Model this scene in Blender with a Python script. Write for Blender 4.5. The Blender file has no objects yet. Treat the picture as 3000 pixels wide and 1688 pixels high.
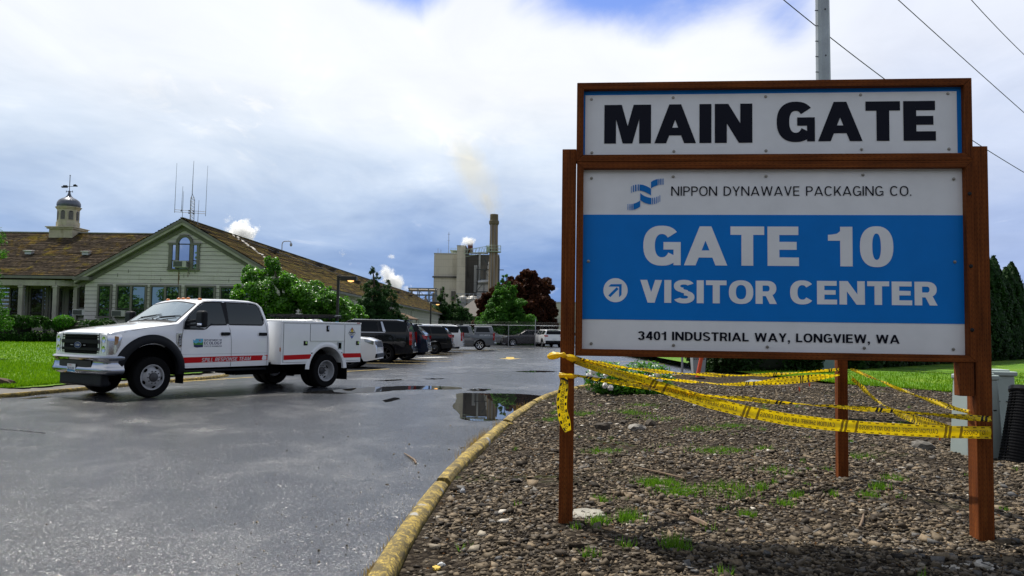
import bpy, bmesh, math, random
import numpy as np
from mathutils import Vector, Matrix
R = math.radians
random.seed(7)
rng = np.random.default_rng(7)
SC = bpy.context.scene
COL = SC.collection

# ------------------------------------------------------------------ camera
FPX = 2333.0                       # focal length in pixels of the 3000 px wide photograph
CAMH = 1.39
PITCH = math.atan(131 / FPX)
ROLL = 0.0145
aF = Vector((0, math.cos(PITCH), math.sin(PITCH)))
_r0 = Vector((1, 0, 0)); _u0 = Vector((0, -math.sin(PITCH), math.cos(PITCH)))
aR = math.cos(ROLL) * _r0 + math.sin(ROLL) * _u0
aU = -math.sin(ROLL) * _r0 + math.cos(ROLL) * _u0
cam = bpy.data.cameras.new('camera')
cam.sensor_width = 36; cam.lens = FPX / 3000 * 36
cam.clip_start = 0.05; cam.clip_end = 6000
co = bpy.data.objects.new('camera', cam); COL.objects.link(co)
m4 = Matrix((aR, aU, -aF)).transposed().to_4x4(); m4.translation = (0, 0, CAMH)
co.matrix_world = m4
SC.camera = co

# ------------------------------------------------------------------ light
SUN_AZ, SUN_EL = R(-36), R(64)
sv = Vector((math.sin(SUN_AZ) * math.cos(SUN_EL), math.cos(SUN_AZ) * math.cos(SUN_EL), math.sin(SUN_EL)))
sl = bpy.data.lights.new('sun', 'SUN'); sl.energy = 5.0; sl.angle = R(0.5); sl.color = (1, .95, .86)
so = bpy.data.objects.new('sun', sl); COL.objects.link(so)
so.rotation_euler = (-sv).to_track_quat('-Z', 'Y').to_euler()

class NT:
    """small helper round a node tree"""
    def __init__(s, tree): s.t = tree; s.L = tree.links
    def n(s, typ, *ins, out=0, **kw):
        nd = s.t.nodes.new(typ)
        kin = kw.pop('inp', {})
        for k, v in kw.items(): setattr(nd, k, v)
        for i, v in list(enumerate(ins)) + list(kin.items()):
            if v is None: continue
            if isinstance(v, bpy.types.NodeSocket): s.L.new(v, nd.inputs[i])
            else: nd.inputs[i].default_value = v
        return nd.outputs[out] if out is not None else nd
    def math(s, op, a, b=0.0, c=0.0, clamp=False):
        return s.n('ShaderNodeMath', a, b, c, operation=op, use_clamp=clamp)
    def vmath(s, op, a, b=(0, 0, 0), out=0):
        return s.n('ShaderNodeVectorMath', a, b, operation=op, out=out)
    def noise(s, vec, scale, detail=4, rough=.55, dist=0.0, out=0):
        return s.n('ShaderNodeTexNoise', inp={'Vector': vec, 'Scale': scale, 'Detail': detail, 'Roughness': rough, 'Distortion': dist}, out=out)
    def ramp(s, fac, stops, interp='LINEAR'):
        nd = s.t.nodes.new('ShaderNodeValToRGB'); nd.color_ramp.interpolation = interp
        e = nd.color_ramp.elements
        while len(e) < len(stops): e.new(0.5)
        for el, (p, c) in zip(e, stops):
            el.position = p; el.color = tuple(c) + (1,) if not isinstance(c, (int, float)) else (c, c, c, 1)
        s.L.new(fac, nd.inputs[0]); return nd.outputs[0]
    def mix(s, f, a, b, blend='MIX'):
        nd = s.t.nodes.new('ShaderNodeMix'); nd.data_type = 'RGBA'; nd.blend_type = blend
        for i, v in ((0, f), (6, a), (7, b)):
            if isinstance(v, bpy.types.NodeSocket): s.L.new(v, nd.inputs[i])
            else: nd.inputs[i].default_value = v if i == 0 else (tuple(v) + (1,))[:4]
        return nd.outputs[2]
    def sstep(s, x, a, b):
        return s.n('ShaderNodeMapRange', x, a, b, 0.0, 1.0, interpolation_type='SMOOTHSTEP')
    def sep(s, v):
        nd = s.n('ShaderNodeSeparateXYZ', v, out=None); return nd.outputs
    def comb(s, x, y, z): return s.n('ShaderNodeCombineXYZ', x, y, z)

world = bpy.data.worlds.new('World'); SC.world = world; world.use_nodes = True
w = NT(world.node_tree)
bg = world.node_tree.nodes['Background']
sky = w.n('ShaderNodeTexSky', out=None, sky_type='NISHITA', sun_disc=False, sun_elevation=SUN_EL, sun_rotation=SUN_AZ, air_density=1.0, dust_density=.6, ozone_density=2.0)
SKY_STRENGTH = 0.1                 # background strength; the cloud colours below are divided by it
d = w.n('ShaderNodeTexCoord', out=0)
dx, dy, dz = w.sep(w.vmath('NORMALIZE', d))
zc = w.math('MAXIMUM', dz, 0.0)
el = w.math('MULTIPLY', w.math('ARCSINE', dz), 57.2958)
az = w.math('MULTIPLY', w.math('ARCTAN2', dx, dy), 57.2958)
den = w.math('ADD', zc, 0.16)
flat = w.comb(w.math('DIVIDE', dx, den), w.math('DIVIDE', dy, den), 0.0)
n1 = w.noise(flat, 0.9, 7, .55, .4)
n2 = w.noise(w.vmath('ADD', flat, (7.3, 1.2, 0)), 1.7, 7, .55, .6)
n3 = w.noise(w.vmath('MULTIPLY', flat, (1.0, .55, 1)), 3.2, 8, .58, .9)
elj = w.math('ADD', el, w.math('ADD', w.math('MULTIPLY', w.math('SUBTRACT', n1, .5), 11.0), w.math('ADD', w.math('MULTIPLY', w.math('SUBTRACT', n2, .5), 4.5), w.math('MULTIPLY', w.math('SUBTRACT', n3, .5), 2.0))))
# cloud: grey-blue rain cloud low down, sunlit white higher up
elc = w.math('DIVIDE', elj, 40.0, clamp=True)
cl = w.ramp(elc, [(0.0, (.15, .27, .58)), (.08, (.175, .30, .60)), (.15, (.27, .40, .68)), (.22, (.45, .57, .79)), (.30, (.70, .79, .92)), (.40, (.92, .95, 1.0)), (.60, (.90, .93, 1.0)), (.78, (.56, .62, .74)), (1.0, (.30, .36, .48))])
# the bank to the right is paler
rgt = w.math('MULTIPLY', w.sstep(az, 16.0, 27.0), .75)
cl = w.mix(rgt, cl, w.ramp(elc, [(0.0, (.36, .46, .75)), (.2, (.46, .56, .82)), (.45, (.76, .81, .94)), (.65, (.78, .83, .95)), (1.0, (.30, .36, .48))]))
lft = w.math('MULTIPLY', w.n('ShaderNodeMapRange', az, -2.0, -14.0, 0.0, 1.0, interpolation_type='SMOOTHSTEP'), .42)
cl = w.mix(lft, cl, w.ramp(elc, [(0.0, (.33, .46, .70)), (.25, (.54, .66, .83)), (.45, (.86, .91, .98)), (.65, (.90, .93, 1.0)), (1.0, (.46, .53, .66))]))
wsp = w.sstep(w.math('ADD', n3, w.math('MULTIPLY', n2, .35)), .78, .95)
cl = w.mix(w.math('MULTIPLY', wsp, .30), cl, (1.0, 1.0, 1.0))
n4 = w.noise(w.vmath('MULTIPLY', flat, (1.0, .6, 1)), 6.5, 9, .6, 1.0)
def blob0(a0, e0, sa, se):
    u = w.math('DIVIDE', w.math('SUBTRACT', az, a0), sa); v = w.math('DIVIDE', w.math('SUBTRACT', el, e0), se)
    return w.math('EXPONENT', w.math('MULTIPLY', w.math('ADD', w.math('MULTIPLY', u, u), w.math('MULTIPLY', v, v)), -1.0))
cl = w.mix(w.math('MULTIPLY', w.math('MULTIPLY', w.sstep(n4, .52, .70), w.math('ADD', blob0(-5.0, 14.0, 7.0, 3.0), blob0(-20, 15.5, 6, 4))), .5), cl, (1.0, 1.0, 1.0))
# openings of blue high ahead and to the right
def blob(a0, e0, sa, se):
    u = w.math('DIVIDE', w.math('SUBTRACT', az, a0), sa); v = w.math('DIVIDE', w.math('SUBTRACT', el, e0), se)
    return w.math('EXPONENT', w.math('MULTIPLY', w.math('ADD', w.math('MULTIPLY', u, u), w.math('MULTIPLY', v, v)), -1.0))
op = w.math('ADD', w.math('MULTIPLY', blob(9.0, 24.0, 11, 3.4), 1.25), w.math('ADD', w.math('MULTIPLY', blob(-9.0, 24.2, 5.0, 2.4), .95), w.math('MULTIPLY', blob(19.5, 20.0, 2.6, 3.0), .55)))
op = w.sstep(w.math('ADD', op, w.math('ADD', w.math('MULTIPLY', w.math('SUBTRACT', n2, .5), 1.1), w.math('MULTIPLY', w.math('SUBTRACT', n3, .5), 1.1))), .36, 1.15)
skyc = w.mix(1.0, sky.outputs[0], (.42, .72, 1.35), 'MULTIPLY')
cls = w.mix(1.0, cl, (1 / SKY_STRENGTH * .87,) * 3, 'MULTIPLY')
tex = w.n('ShaderNodeMapRange', w.math('ADD', w.math('MULTIPLY', n2, .55), w.math('MULTIPLY', n3, .45)), .30, .70, .91, 1.06)
cls = w.mix(1.0, cls, w.comb(tex, tex, tex), 'MULTIPLY')
# the clouds are brightest on the sun's side and duller behind the viewer
sunside = w.n('ShaderNodeMapRange', w.math('COSINE', w.math('SUBTRACT', w.n('ShaderNodeMath', dx, dy, operation='ARCTAN2'), SUN_AZ * .25)), -.25, .65, .80, 1.0, interpolation_type='SMOOTHSTEP')
cls = w.mix(1.0, cls, w.comb(sunside, sunside, sunside), 'MULTIPLY')
fin = w.mix(w.math('MULTIPLY', op, .85), cls, skyc)
world.node_tree.links.new(fin, bg.inputs[0]); bg.inputs[1].default_value = SKY_STRENGTH
vs = SC.view_settings
vs.view_transform = 'Standard'; vs.look = 'None'; vs.exposure = 0.3; vs.gamma = 1.0; vs.use_curve_mapping = False
SC.cycles.max_bounces = 8; SC.cycles.transparent_max_bounces = 16
SC.cycles.use_denoising = True; SC.cycles.volume_bounces = 4
SC.cycles.sample_clamp_indirect = 6.0

def ray(u, v): return aR * ((u - 1500) / FPX) + aU * ((844 - v) / FPX) + aF
def gnd(u, v, z=0.0):
    r_ = ray(u, v); return Vector((0, 0, CAMH)) + r_ * ((z - CAMH) / r_.z)
def aty(u, v, Y):
    r_ = ray(u, v); return Vector((0, 0, CAMH)) + r_ * (Y / r_.y)

# ------------------------------------------------------------------ mesh and object helpers
class MB:
    def __init__(s): s.v = []; s.f = []; s.m = []
    def add(s, vs, fs, mi=0):
        b = len(s.v); s.v += [tuple(p) for p in vs]
        for f in fs: s.f.append(tuple(b + i for i in f)); s.m.append(mi)
        return s
    def box(s, c, size, rot=None, mi=0):
        hx, hy, hz = [k / 2 for k in size]
        P = [Vector((x, y, z)) for z in (-hz, hz) for y in (-hy, hy) for x in (-hx, hx)]
        if rot is not None:
            if isinstance(rot, (int, float)): rot = Matrix.Rotation(rot, 3, 'Z')
            P = [rot @ p for p in P]
        c = Vector(c)
        return s.add([p + c for p in P], [(0, 2, 3, 1), (4, 5, 7, 6), (0, 1, 5, 4), (2, 6, 7, 3), (0, 4, 6, 2), (1, 3, 7, 5)], mi)
    def bar(s, a, b, wd, ht, up=(0, 0, 1), mi=0):
        a, b = Vector(a), Vector(b); d = b - a; L = d.length; d.normalize()
        up = Vector(up)
        if abs(d.dot(up)) > .99: up = Vector((0, 1, 0))
        x = d.cross(up).normalized(); z = x.cross(d)
        M = Matrix((x, d, z)).transposed()
        return s.box((a + b) / 2, (wd, L, ht), M, mi)
    def tube(s, pts, r, n=8, caps=True, mi=0):
        pts = [Vector(p) for p in pts]; rs = r if isinstance(r, (list, tuple)) else [r] * len(pts)
        vs, fs = [], []
        prev = None
        for i, p in enumerate(pts):
            t = (pts[min(i + 1, len(pts) - 1)] - pts[max(i - 1, 0)])
            t = t.normalized() if t.length > 1e-9 else Vector((0, 0, 1))
            if prev is None:
                a = Vector((0, 0, 1)) if abs(t.z) < .9 else Vector((1, 0, 0))
                x = t.cross(a).normalized()
            else:
                x = (prev - t * prev.dot(t)).normalized()
            prev = x; y = t.cross(x)
            for k in range(n):
                q = 2 * math.pi * k / n
                vs.append(p + (x * math.cos(q) + y * math.sin(q)) * rs[i])
        for i in range(len(pts) - 1):
            for k in range(n):
                a = i * n + k; b = i * n + (k + 1) % n
                fs.append((a, b, b + n, a + n))
        if caps: fs.append(tuple(range(n - 1, -1, -1))); fs.append(tuple(range((len(pts) - 1) * n, len(pts) * n)))
        return s.add(vs, fs, mi)
    def lathe(s, prof, n=24, M=None, mi=0, closed=False, cap0=True):
        """prof: (radius, height) pairs, turned round z, then moved by the 4x4 matrix M"""
        vs = []; fs = []
        for (r, h) in prof:
            for k in range(n):
                q = 2 * math.pi * k / n
                p = Vector((r * math.cos(q), r * math.sin(q), h)); vs.append(M @ p if M is not None else p)
        m = len(prof)
        for i in range(m if closed else m - 1):
            j = (i + 1) % m
            for k in range(n):
                k2 = (k + 1) % n
                fs.append((i * n + k, i * n + k2, j * n + k2, j * n + k))
        if not closed:
            if cap0 and prof[0][0] > 1e-5: fs.append(tuple(range(n - 1, -1, -1)))
            if prof[-1][0] > 1e-5: fs.append(tuple(range((m - 1) * n, m * n)))
        return s.add(vs, fs, mi)
    def prism(s, poly, fn, mi=0, h0=0.0, h1=1.0):
        """poly: 2-D outline (counter-clockwise); fn(a, b, h) gives the 3-D point"""
        n = len(poly)
        vs = [fn(a, b, h0) for a, b in poly] + [fn(a, b, h1) for a, b in poly]
        fs = [tuple(range(n - 1, -1, -1)), tuple(range(n, 2 * n))] + [(i, (i + 1) % n, n + (i + 1) % n, n + i) for i in range(n)]
        return s.add(vs, fs, mi)
    def grid(s, P, mi=0, wrap=False):
        """P: list of rows of points"""
        nr, nc = len(P), len(P[0])
        vs = [p for row in P for p in row]; fs = []
        for i in range(nr - 1):
            for j in range(nc if wrap else nc - 1):
                j2 = (j + 1) % nc
                fs.append((i * nc + j, i * nc + j2, (i + 1) * nc + j2, (i + 1) * nc + j))
        return s.add(vs, fs, mi)
    def build(s, name, mats, parent=None, smooth=False, bevel=0.0, loc=None, seg=2):
        me = bpy.data.meshes.new(name)
        me.from_pydata([tuple(p) for p in s.v], [], s.f)
        if not isinstance(mats, (list, tuple)): mats = [mats]
        for m in mats: me.materials.append(m)
        if len(mats) > 1: me.polygons.foreach_set('material_index', s.m)
        bm = bmesh.new(); bm.from_mesh(me); bmesh.ops.recalc_face_normals(bm, faces=bm.faces); bm.to_mesh(me); bm.free()
        if smooth:
            me.polygons.foreach_set('use_smooth', [True] * len(me.polygons))
            if smooth is not True: me.set_sharp_from_angle(angle=R(smooth))
        o = bpy.data.objects.new(name, me); COL.objects.link(o)
        if parent is not None: o.parent = parent
        if loc is not None: o.location = loc
        if bevel > 0:
            b = o.modifiers.new('bevel', 'BEVEL'); b.width = bevel; b.segments = seg; b.limit_method = 'ANGLE'; b.angle_limit = R(40)
        return o

def np_mesh(name, V, F, mats, parent=None, attrs=None, smooth=False):
    """V (n,3) float, F (m,k) int, all faces with k corners"""
    me = bpy.data.meshes.new(name)
    V = np.ascontiguousarray(V, dtype=np.float32); F = np.ascontiguousarray(F, dtype=np.int32)
    k = F.shape[1]
    me.vertices.add(len(V)); me.vertices.foreach_set('co', V.ravel())
    me.loops.add(F.size); me.loops.foreach_set('vertex_index', F.ravel())
    me.polygons.add(len(F)); me.polygons.foreach_set('loop_start', np.arange(len(F), dtype=np.int32) * k)
    if smooth: me.polygons.foreach_set('use_smooth', np.ones(len(F), dtype=bool))
    for nm, (dom, arr) in (attrs or {}).items():
        a = me.attributes.new(nm, 'FLOAT', dom); a.data.foreach_set('value', np.ascontiguousarray(arr, dtype=np.float32))
    if not isinstance(mats, (list, tuple)): mats = [mats]
    for m in mats: me.materials.append(m)
    me.update(calc_edges=True); me.validate()
    o = bpy.data.objects.new(name, me); COL.objects.link(o)
    if parent is not None: o.parent = parent
    return o

def tag(o, label=None, cat=None, group=None, kind=None):
    if label: o['label'] = label
    if cat: o['category'] = cat
    if group: o['group'] = group
    if kind: o['kind'] = kind
    return o
def thing(name, label, cat, loc=(0, 0, 0), rz=0.0, group=None):
    o = bpy.data.objects.new(name, None); COL.objects.link(o); o.empty_display_size = .2
    o.location = loc; o.rotation_euler = (0, 0, rz)
    return tag(o, label, cat, group)
def struct(o): o['kind'] = 'structure'; return o
def copy_tree(o, parent=None):
    c = o.copy(); COL.objects.link(c)
    if parent is not None: c.parent = parent
    for ch in [k for k in COL.objects if k.parent == o]: copy_tree(ch, c)
    return c

# ------------------------------------------------------------------ lettering: a plain grotesque drawn from strokes
def _ell(cx, cy, rx, ry, tx, ty, a0, a1, n=20, e=2.35):
    out = []
    def pt(q, a, b):
        c, s_ = math.cos(q), math.sin(q)
        return (cx + a * math.copysign(abs(c) ** (2 / e), c), cy + b * math.copysign(abs(s_) ** (2 / e), s_))
    for i in range(n):
        q0 = a0 + (a1 - a0) * i / n; q1 = a0 + (a1 - a0) * (i + 1) / n
        out.append([pt(q0, rx, ry), pt(q1, rx, ry), pt(q1, rx - tx, ry - ty), pt(q0, rx - tx, ry - ty)])
    return out
def _rc(x0, y0, x1, y1): return [[(x0, y0), (x1, y0), (x1, y1), (x0, y1)]]
def _pa(x0, y0, x1, y1, w_): return [[(x0, y0), (x0 + w_, y0), (x1 + w_, y1), (x1, y1)]]
PI = math.pi
def glyph(c, tx, ty):
    """polygons and advance width for capital letters of height 1"""
    k = tx                                   # heavier letters are wider
    def W(b): return b - .03 + k * 1.2
    if c == ' ': return [], .30 + k * .2
    if c == 'I': return _rc(0, 0, tx, 1), tx
    if c == 'A':
        w_ = .57 + 1.6 * k; return _pa(0, 0, w_ / 2 - tx / 2, 1, tx) + _pa(w_ - tx, 0, w_ / 2 - tx / 2, 1, tx) + _rc(w_ * .22, .2, w_ * .78, .2 + ty * .85), w_
    if c == 'B':
        w_ = W(.46); r = w_ - tx
        return _rc(0, 0, tx, 1) + sum([_rc(tx, y, w_ - .28, y + h) for y, h in ((0, ty), (.5 - ty * .45, ty * .9), (1 - ty, ty))], []) + _ell(w_ - .28, .27, .28, .27, tx * .95, ty, -PI / 2, PI / 2) + _ell(w_ - .3, .765, .28, .235, tx * .9, ty, -PI / 2, PI / 2), w_
    if c in 'CG':
        w_ = W(.58); rx = w_ / 2
        g = _ell(rx, .5, rx, .515, tx, ty, R(40), R(320 if c == 'C' else 328), 30)
        if c == 'G': g += _rc(w_ * .54, .40, w_, .40 + ty * .9) + _rc(w_ - tx * .62, 0.0, w_, .42)
        return g, w_
    if c == 'D':
        w_ = W(.54); r = min(.5, w_ - tx * .5); return _rc(0, 0, tx, 1) + _rc(tx, 0, w_ - r + .01, ty) + _rc(tx, 1 - ty, w_ - r + .01, 1) + _ell(w_ - r, .5, r, .5, tx, ty, -PI / 2, PI / 2, 24), w_
    if c == 'E':
        w_ = W(.42); return _rc(0, 0, tx, 1) + _rc(tx, 0, w_, ty) + _rc(tx, .5 - ty * .42, w_ * .93, .5 + ty * .52) + _rc(tx, 1 - ty, w_ * .985, 1), w_
    if c == 'F':
        w_ = W(.40); return _rc(0, 0, tx, 1) + _rc(tx, .5 - ty * .5, w_ * .9, .5 + ty * .45) + _rc(tx, 1 - ty, w_, 1), w_
    if c == 'H':
        w_ = W(.52); return _rc(0, 0, tx, 1) + _rc(w_ - tx, 0, w_, 1) + _rc(tx, .5 - ty * .45, w_ - tx, .5 + ty * .45), w_
    if c == 'J':
        w_ = W(.36); return _rc(w_ - tx, .3, w_, 1) + _ell(w_ / 2, .3, w_ / 2, .31, tx, ty, PI, 2 * PI, 16), w_
    if c == 'K':
        w_ = W(.50); return _rc(0, 0, tx, 1) + _pa(tx * .8, .32, w_ - tx * 1.15, 1, tx * 1.15) + _pa(w_ - tx * 1.1, 0, tx * .95 + .08, .62, tx * 1.1), w_
    if c == 'L':
        w_ = W(.38); return _rc(0, 0, tx, 1) + _rc(tx, 0, w_, ty), w_
    if c == 'M':
        w_ = .65 + 1.8 * k; d_ = tx * (.82 if k > .2 else .98); m_ = w_ / 2; q_ = tx * (.66 if k > .2 else .2)
        return _rc(0, 0, tx, 1) + _rc(w_ - tx, 0, w_, 1) + _pa(m_ - d_ / 2, 0, q_, 1, d_) + _pa(m_ - d_ / 2, 0, w_ - q_ - d_, 1, d_), w_
    if c == 'N':
        w_ = .56 + 1.25 * k; return _rc(0, 0, tx, 1) + _rc(w_ - tx, 0, w_, 1) + _pa(w_ - tx * 1.12, 0, 0, 1, tx * 1.12), w_
    if c in 'OQ':
        w_ = W(.62); return _ell(w_ / 2, .5, w_ / 2, .515, tx, ty, 0, 2 * PI, 40), w_
    if c in 'PR':
        w_ = W(.47) + (.03 if c == 'R' else 0); t = .47 if c == 'P' else .44; r = (1 - t) / 2 + ty * .25; cy = 1 - r; xr = w_ - (.02 if c == 'R' else 0) - r
        g = _rc(0, 0, tx, 1) + _rc(tx, 1 - ty, xr + .01, 1) + _rc(tx, 1 - 2 * r, xr + .01, 1 - 2 * r + ty) + _ell(xr, cy, r, r, tx * .95, ty, -PI / 2, PI / 2, 18, 2.2)
        if c == 'R': g += _pa(w_ - tx * 1.02, 0, w_ - tx * 1.35 - .1, 1 - 2 * r + ty * .5, tx * 1.02)
        return g, w_
    if c == 'S':
        w_ = W(.50); rx = w_ / 2; ry = .275
        return _ell(rx, 1.015 - ry, rx * .97, ry, tx * .92, ty, R(22), R(265), 22, 2.2) + _ell(rx, -.015 + ry, rx, ry, tx * .92, ty, R(-158), R(90), 22, 2.2) + [[(rx * .55, .5 + ty * .72), (rx * .7, .5 - ty * .2), (rx * 1.5, .5 - ty * .62), (rx * 1.35, .5 + ty * .3)]], w_
    if c == 'T':
        w_ = W(.48); return _rc(w_ / 2 - tx / 2, 0, w_ / 2 + tx / 2, 1 - ty) + _rc(0, 1 - ty, w_, 1), w_
    if c == 'U':
        w_ = W(.52); return _rc(0, .33, tx, 1) + _rc(w_ - tx, .33, w_, 1) + _ell(w_ / 2, .33, w_ / 2, .345, tx, ty, PI, 2 * PI, 20), w_
    if c == 'V':
        w_ = W(.54); return _pa(w_ / 2 - tx / 2, 0, 0, 1, tx) + _pa(w_ / 2 - tx / 2, 0, w_ - tx, 1, tx), w_
    if c == 'W':
        w_ = W(.84) + k * .5; t = tx * .95; q = w_ / 4
        return _pa(q * 1.02 - t / 2, 0, 0, 1, t) + _pa(q * 1.02 - t / 2, 0, w_ / 2 - t / 2, 1, t) + _pa(w_ - q * 1.02 - t / 2, 0, w_ / 2 - t / 2, 1, t) + _pa(w_ - q * 1.02 - t / 2, 0, w_ - t, 1, t), w_
    if c == 'X':
        w_ = W(.52); return _pa(0, 0, w_ - tx * 1.1, 1, tx * 1.1) + _pa(w_ - tx * 1.1, 0, 0, 1, tx * 1.1), w_
    if c == 'Y':
        w_ = W(.53); return _rc(w_ / 2 - tx / 2, 0, w_ / 2 + tx / 2, .42) + _pa(w_ / 2 - tx / 2, .40, 0, 1, tx) + _pa(w_ / 2 - tx / 2, .40, w_ - tx, 1, tx), w_
    if c == 'Z':
        w_ = W(.48); return _rc(0, 0, w_, ty) + _rc(0, 1 - ty, w_, 1) + _pa(0, ty * .9, w_ - tx * 1.2, 1 - ty * .9, tx * 1.2), w_
    if c == '0':
        w_ = W(.42) + k * .05; return _ell(w_ / 2, .5, w_ / 2, .515, tx, ty * .92, 0, 2 * PI, 36), w_
    if c == '1':
        w_ = .20 + tx * 1.25; return _rc(w_ - tx, 0, w_, 1) + [[(0, .795 - ty * .75), (w_ - tx * .9, .795 - ty * .75), (w_ - tx * .9, 1), (w_ - tx * .95, .90), (w_ - tx * 1.25, .825), (w_ - tx * 1.7, .80), (0, .795)]], w_
    if c == '2':
        w_ = W(.44); rx = w_ / 2; return _ell(rx, .72, rx, .295, tx, ty, R(-20), R(175), 18, 2.2) + _pa(0, ty * .9, w_ - tx * 1.25, .66, tx * 1.15) + _rc(0, 0, w_, ty), w_
    if c == '3':
        w_ = W(.44); rx = w_ / 2; return _ell(rx, .735, rx * .95, .28, tx, ty, R(-85), R(165), 18, 2.2) + _ell(rx, .28, rx, .295, tx, ty, R(-165), R(88), 18, 2.2), w_
    if c == '4':
        w_ = W(.44); return _rc(w_ * .6, 0, w_ * .6 + tx, 1) + _rc(0, .22, w_, .22 + ty) + _pa(0, .24, w_ * .6 - tx * .2, 1, tx), w_
    if c == '5':
        w_ = W(.44); rx = w_ / 2; return _rc(tx * .3, 1 - ty, w_ * .95, 1) + _rc(tx * .3, .5, tx * 1.2, 1) + _ell(rx, .31, rx, .325, tx, ty, R(-160), R(140), 22, 2.2), w_
    if c == ',': return _rc(0, 0, tx, tx) + _pa(tx * .1, -tx * 1.1, tx * .5, 0, tx * .5), tx
    if c == '.': return _rc(0, 0, tx * 1.05, tx * 1.05), tx
    if c == '-': return _rc(0, .38, .28, .38 + ty), .28
    raise KeyError(c)
def text_polys(s_, h, tx, ty, gap=.09, width=None, slant=0.0):
    out = []; x = 0.0
    for c in s_:
        g, a = glyph(c, tx, ty)
        for i, p in enumerate(g): out.append(([(px + x + slant * py, py) for px, py in p], i))
        x += a + gap
    tot = (x - gap) or 1
    kx = (width / (tot * h)) if width else 1.0
    return [([(px * h * kx, py * h) for px, py in p], i) for p, i in out], tot * h * kx
def text_mb(mb, s_, h, tx, ty, fn, gap=.09, width=None, slant=0.0, mi=0, step=2e-5):
    """fn(a, b, lift) -> 3-D point; the strokes are staggered by a hair so that none share a plane"""
    P, tot = text_polys(s_, h, tx, ty, gap, width, slant)
    for p, i in P:
        mb.add([fn(a, b, step * i) for a, b in p], [tuple(range(len(p)))], mi)
    return tot

# ------------------------------------------------------------------ materials
def new_mat(name):
    m = bpy.data.materials.new(name); m.use_nodes = True
    return m, NT(m.node_tree), m.node_tree.nodes['Principled BSDF']
def setb(b, **kw):
    for k, v in kw.items():
        k = k.replace('_', ' ')
        if isinstance(v, bpy.types.NodeSocket): b.id_data.links.new(v, b.inputs[k])
        else: b.inputs[k].default_value = v if not (isinstance(v, tuple) and len(v) == 3 and 'Color' in k) else v + (1,)
_cache = {}
def M(name, col, rough=.6, metal=0.0, var=.12, scale=6.0, bump=0.0, bscale=40.0, coat=0.0, spec=.5, stretch=(1, 1, 1), rvar=.1, dirt=None):
    """general surface: base colour with uneven tone, uneven gloss, fine bump"""
    if name in _cache: return _cache[name]
    m, t, b = new_mat(name)
    c = t.n('ShaderNodeTexCoord', out=3)
    v = t.vmath('MULTIPLY', c, stretch)
    n = t.noise(v, scale, 6, .6)
    hi = tuple(min(1, k * (1 + var)) for k in col); lo = tuple(k * (1 - var) for k in col)
    cc = t.ramp(n, [(.3, lo), (.7, hi)])
    if dirt is not None:
        dn = t.sstep(t.noise(t.vmath('MULTIPLY', c, (1, 1, .25)), scale * .6, 7, .65, .5), .52, .75)
        cc = t.mix(t.math('MULTIPLY', dn, dirt[1]), cc, dirt[0])
    setb(b, Base_Color=cc, Metallic=metal, Specular_IOR_Level=spec, Coat_Weight=coat, Coat_Roughness=.03)
    setb(b, Roughness=t.n('ShaderNodeMapRange', n, .3, .7, max(.01, rough - rvar * rough), min(1, rough + rvar * rough)))
    if bump:
        bn = t.n('ShaderNodeBump', out=None); bn.inputs['Strength'].default_value = min(1, bump); bn.inputs['Distance'].default_value = .01
        t.L.new(t.noise(v, bscale, 5, .6), bn.inputs['Height']); t.L.new(bn.outputs[0], b.inputs['Normal'])
    _cache[name] = m
    return m
def emit(name, col, s_):
    m, t, b = new_mat(name); setb(b, Base_Color=col, Emission_Color=col, Emission_Strength=s_); return m
def glass(name, tint=(.012, .016, .016), refl=.3, rough=.02, rcol=(.9, .95, 1)):
    """pane seen from outside: dark behind, mirror-like on top"""
    m, t, b = new_mat(name)
    setb(b, Base_Color=tint, Roughness=.3, Specular_IOR_Level=.05)
    g = t.n('ShaderNodeBsdfGlossy', rcol + (1,), rough)
    ge = t.n('ShaderNodeNewGeometry', out=None)
    cs_ = t.math('ABSOLUTE', t.vmath('DOT_PRODUCT', ge.outputs['Normal'], ge.outputs['Incoming'], out=1))
    fr = t.math('ADD', refl, t.math('MULTIPLY', t.math('POWER', t.math('SUBTRACT', 1.0, cs_, clamp=True), 5.0), 1.0 - refl))
    mx = t.n('ShaderNodeMixShader', fr, b.outputs[0], g)
    t.L.new(mx, m.node_tree.nodes['Material Output'].inputs[0])
    return m
def leaf_mat(name, c1, c2, rough=.45, transl=.35, spec=.5, sk=.5):
    m, t, b = new_mat(name)
    at = t.n('ShaderNodeAttribute', attribute_name='tone', out=2)
    cc = t.ramp(at, [(0, c1), (1, c2)])
    setb(b, Base_Color=cc, Roughness=rough, Specular_IOR_Level=spec * sk)
    tr = t.n('ShaderNodeBsdfTranslucent', t.mix(1.0, cc, (1.5, 1.6, .7), 'MULTIPLY'))
    mx = t.n('ShaderNodeMixShader', transl, b.outputs[0], tr)
    t.L.new(mx, m.node_tree.nodes['Material Output'].inputs[0]); return m

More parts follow.
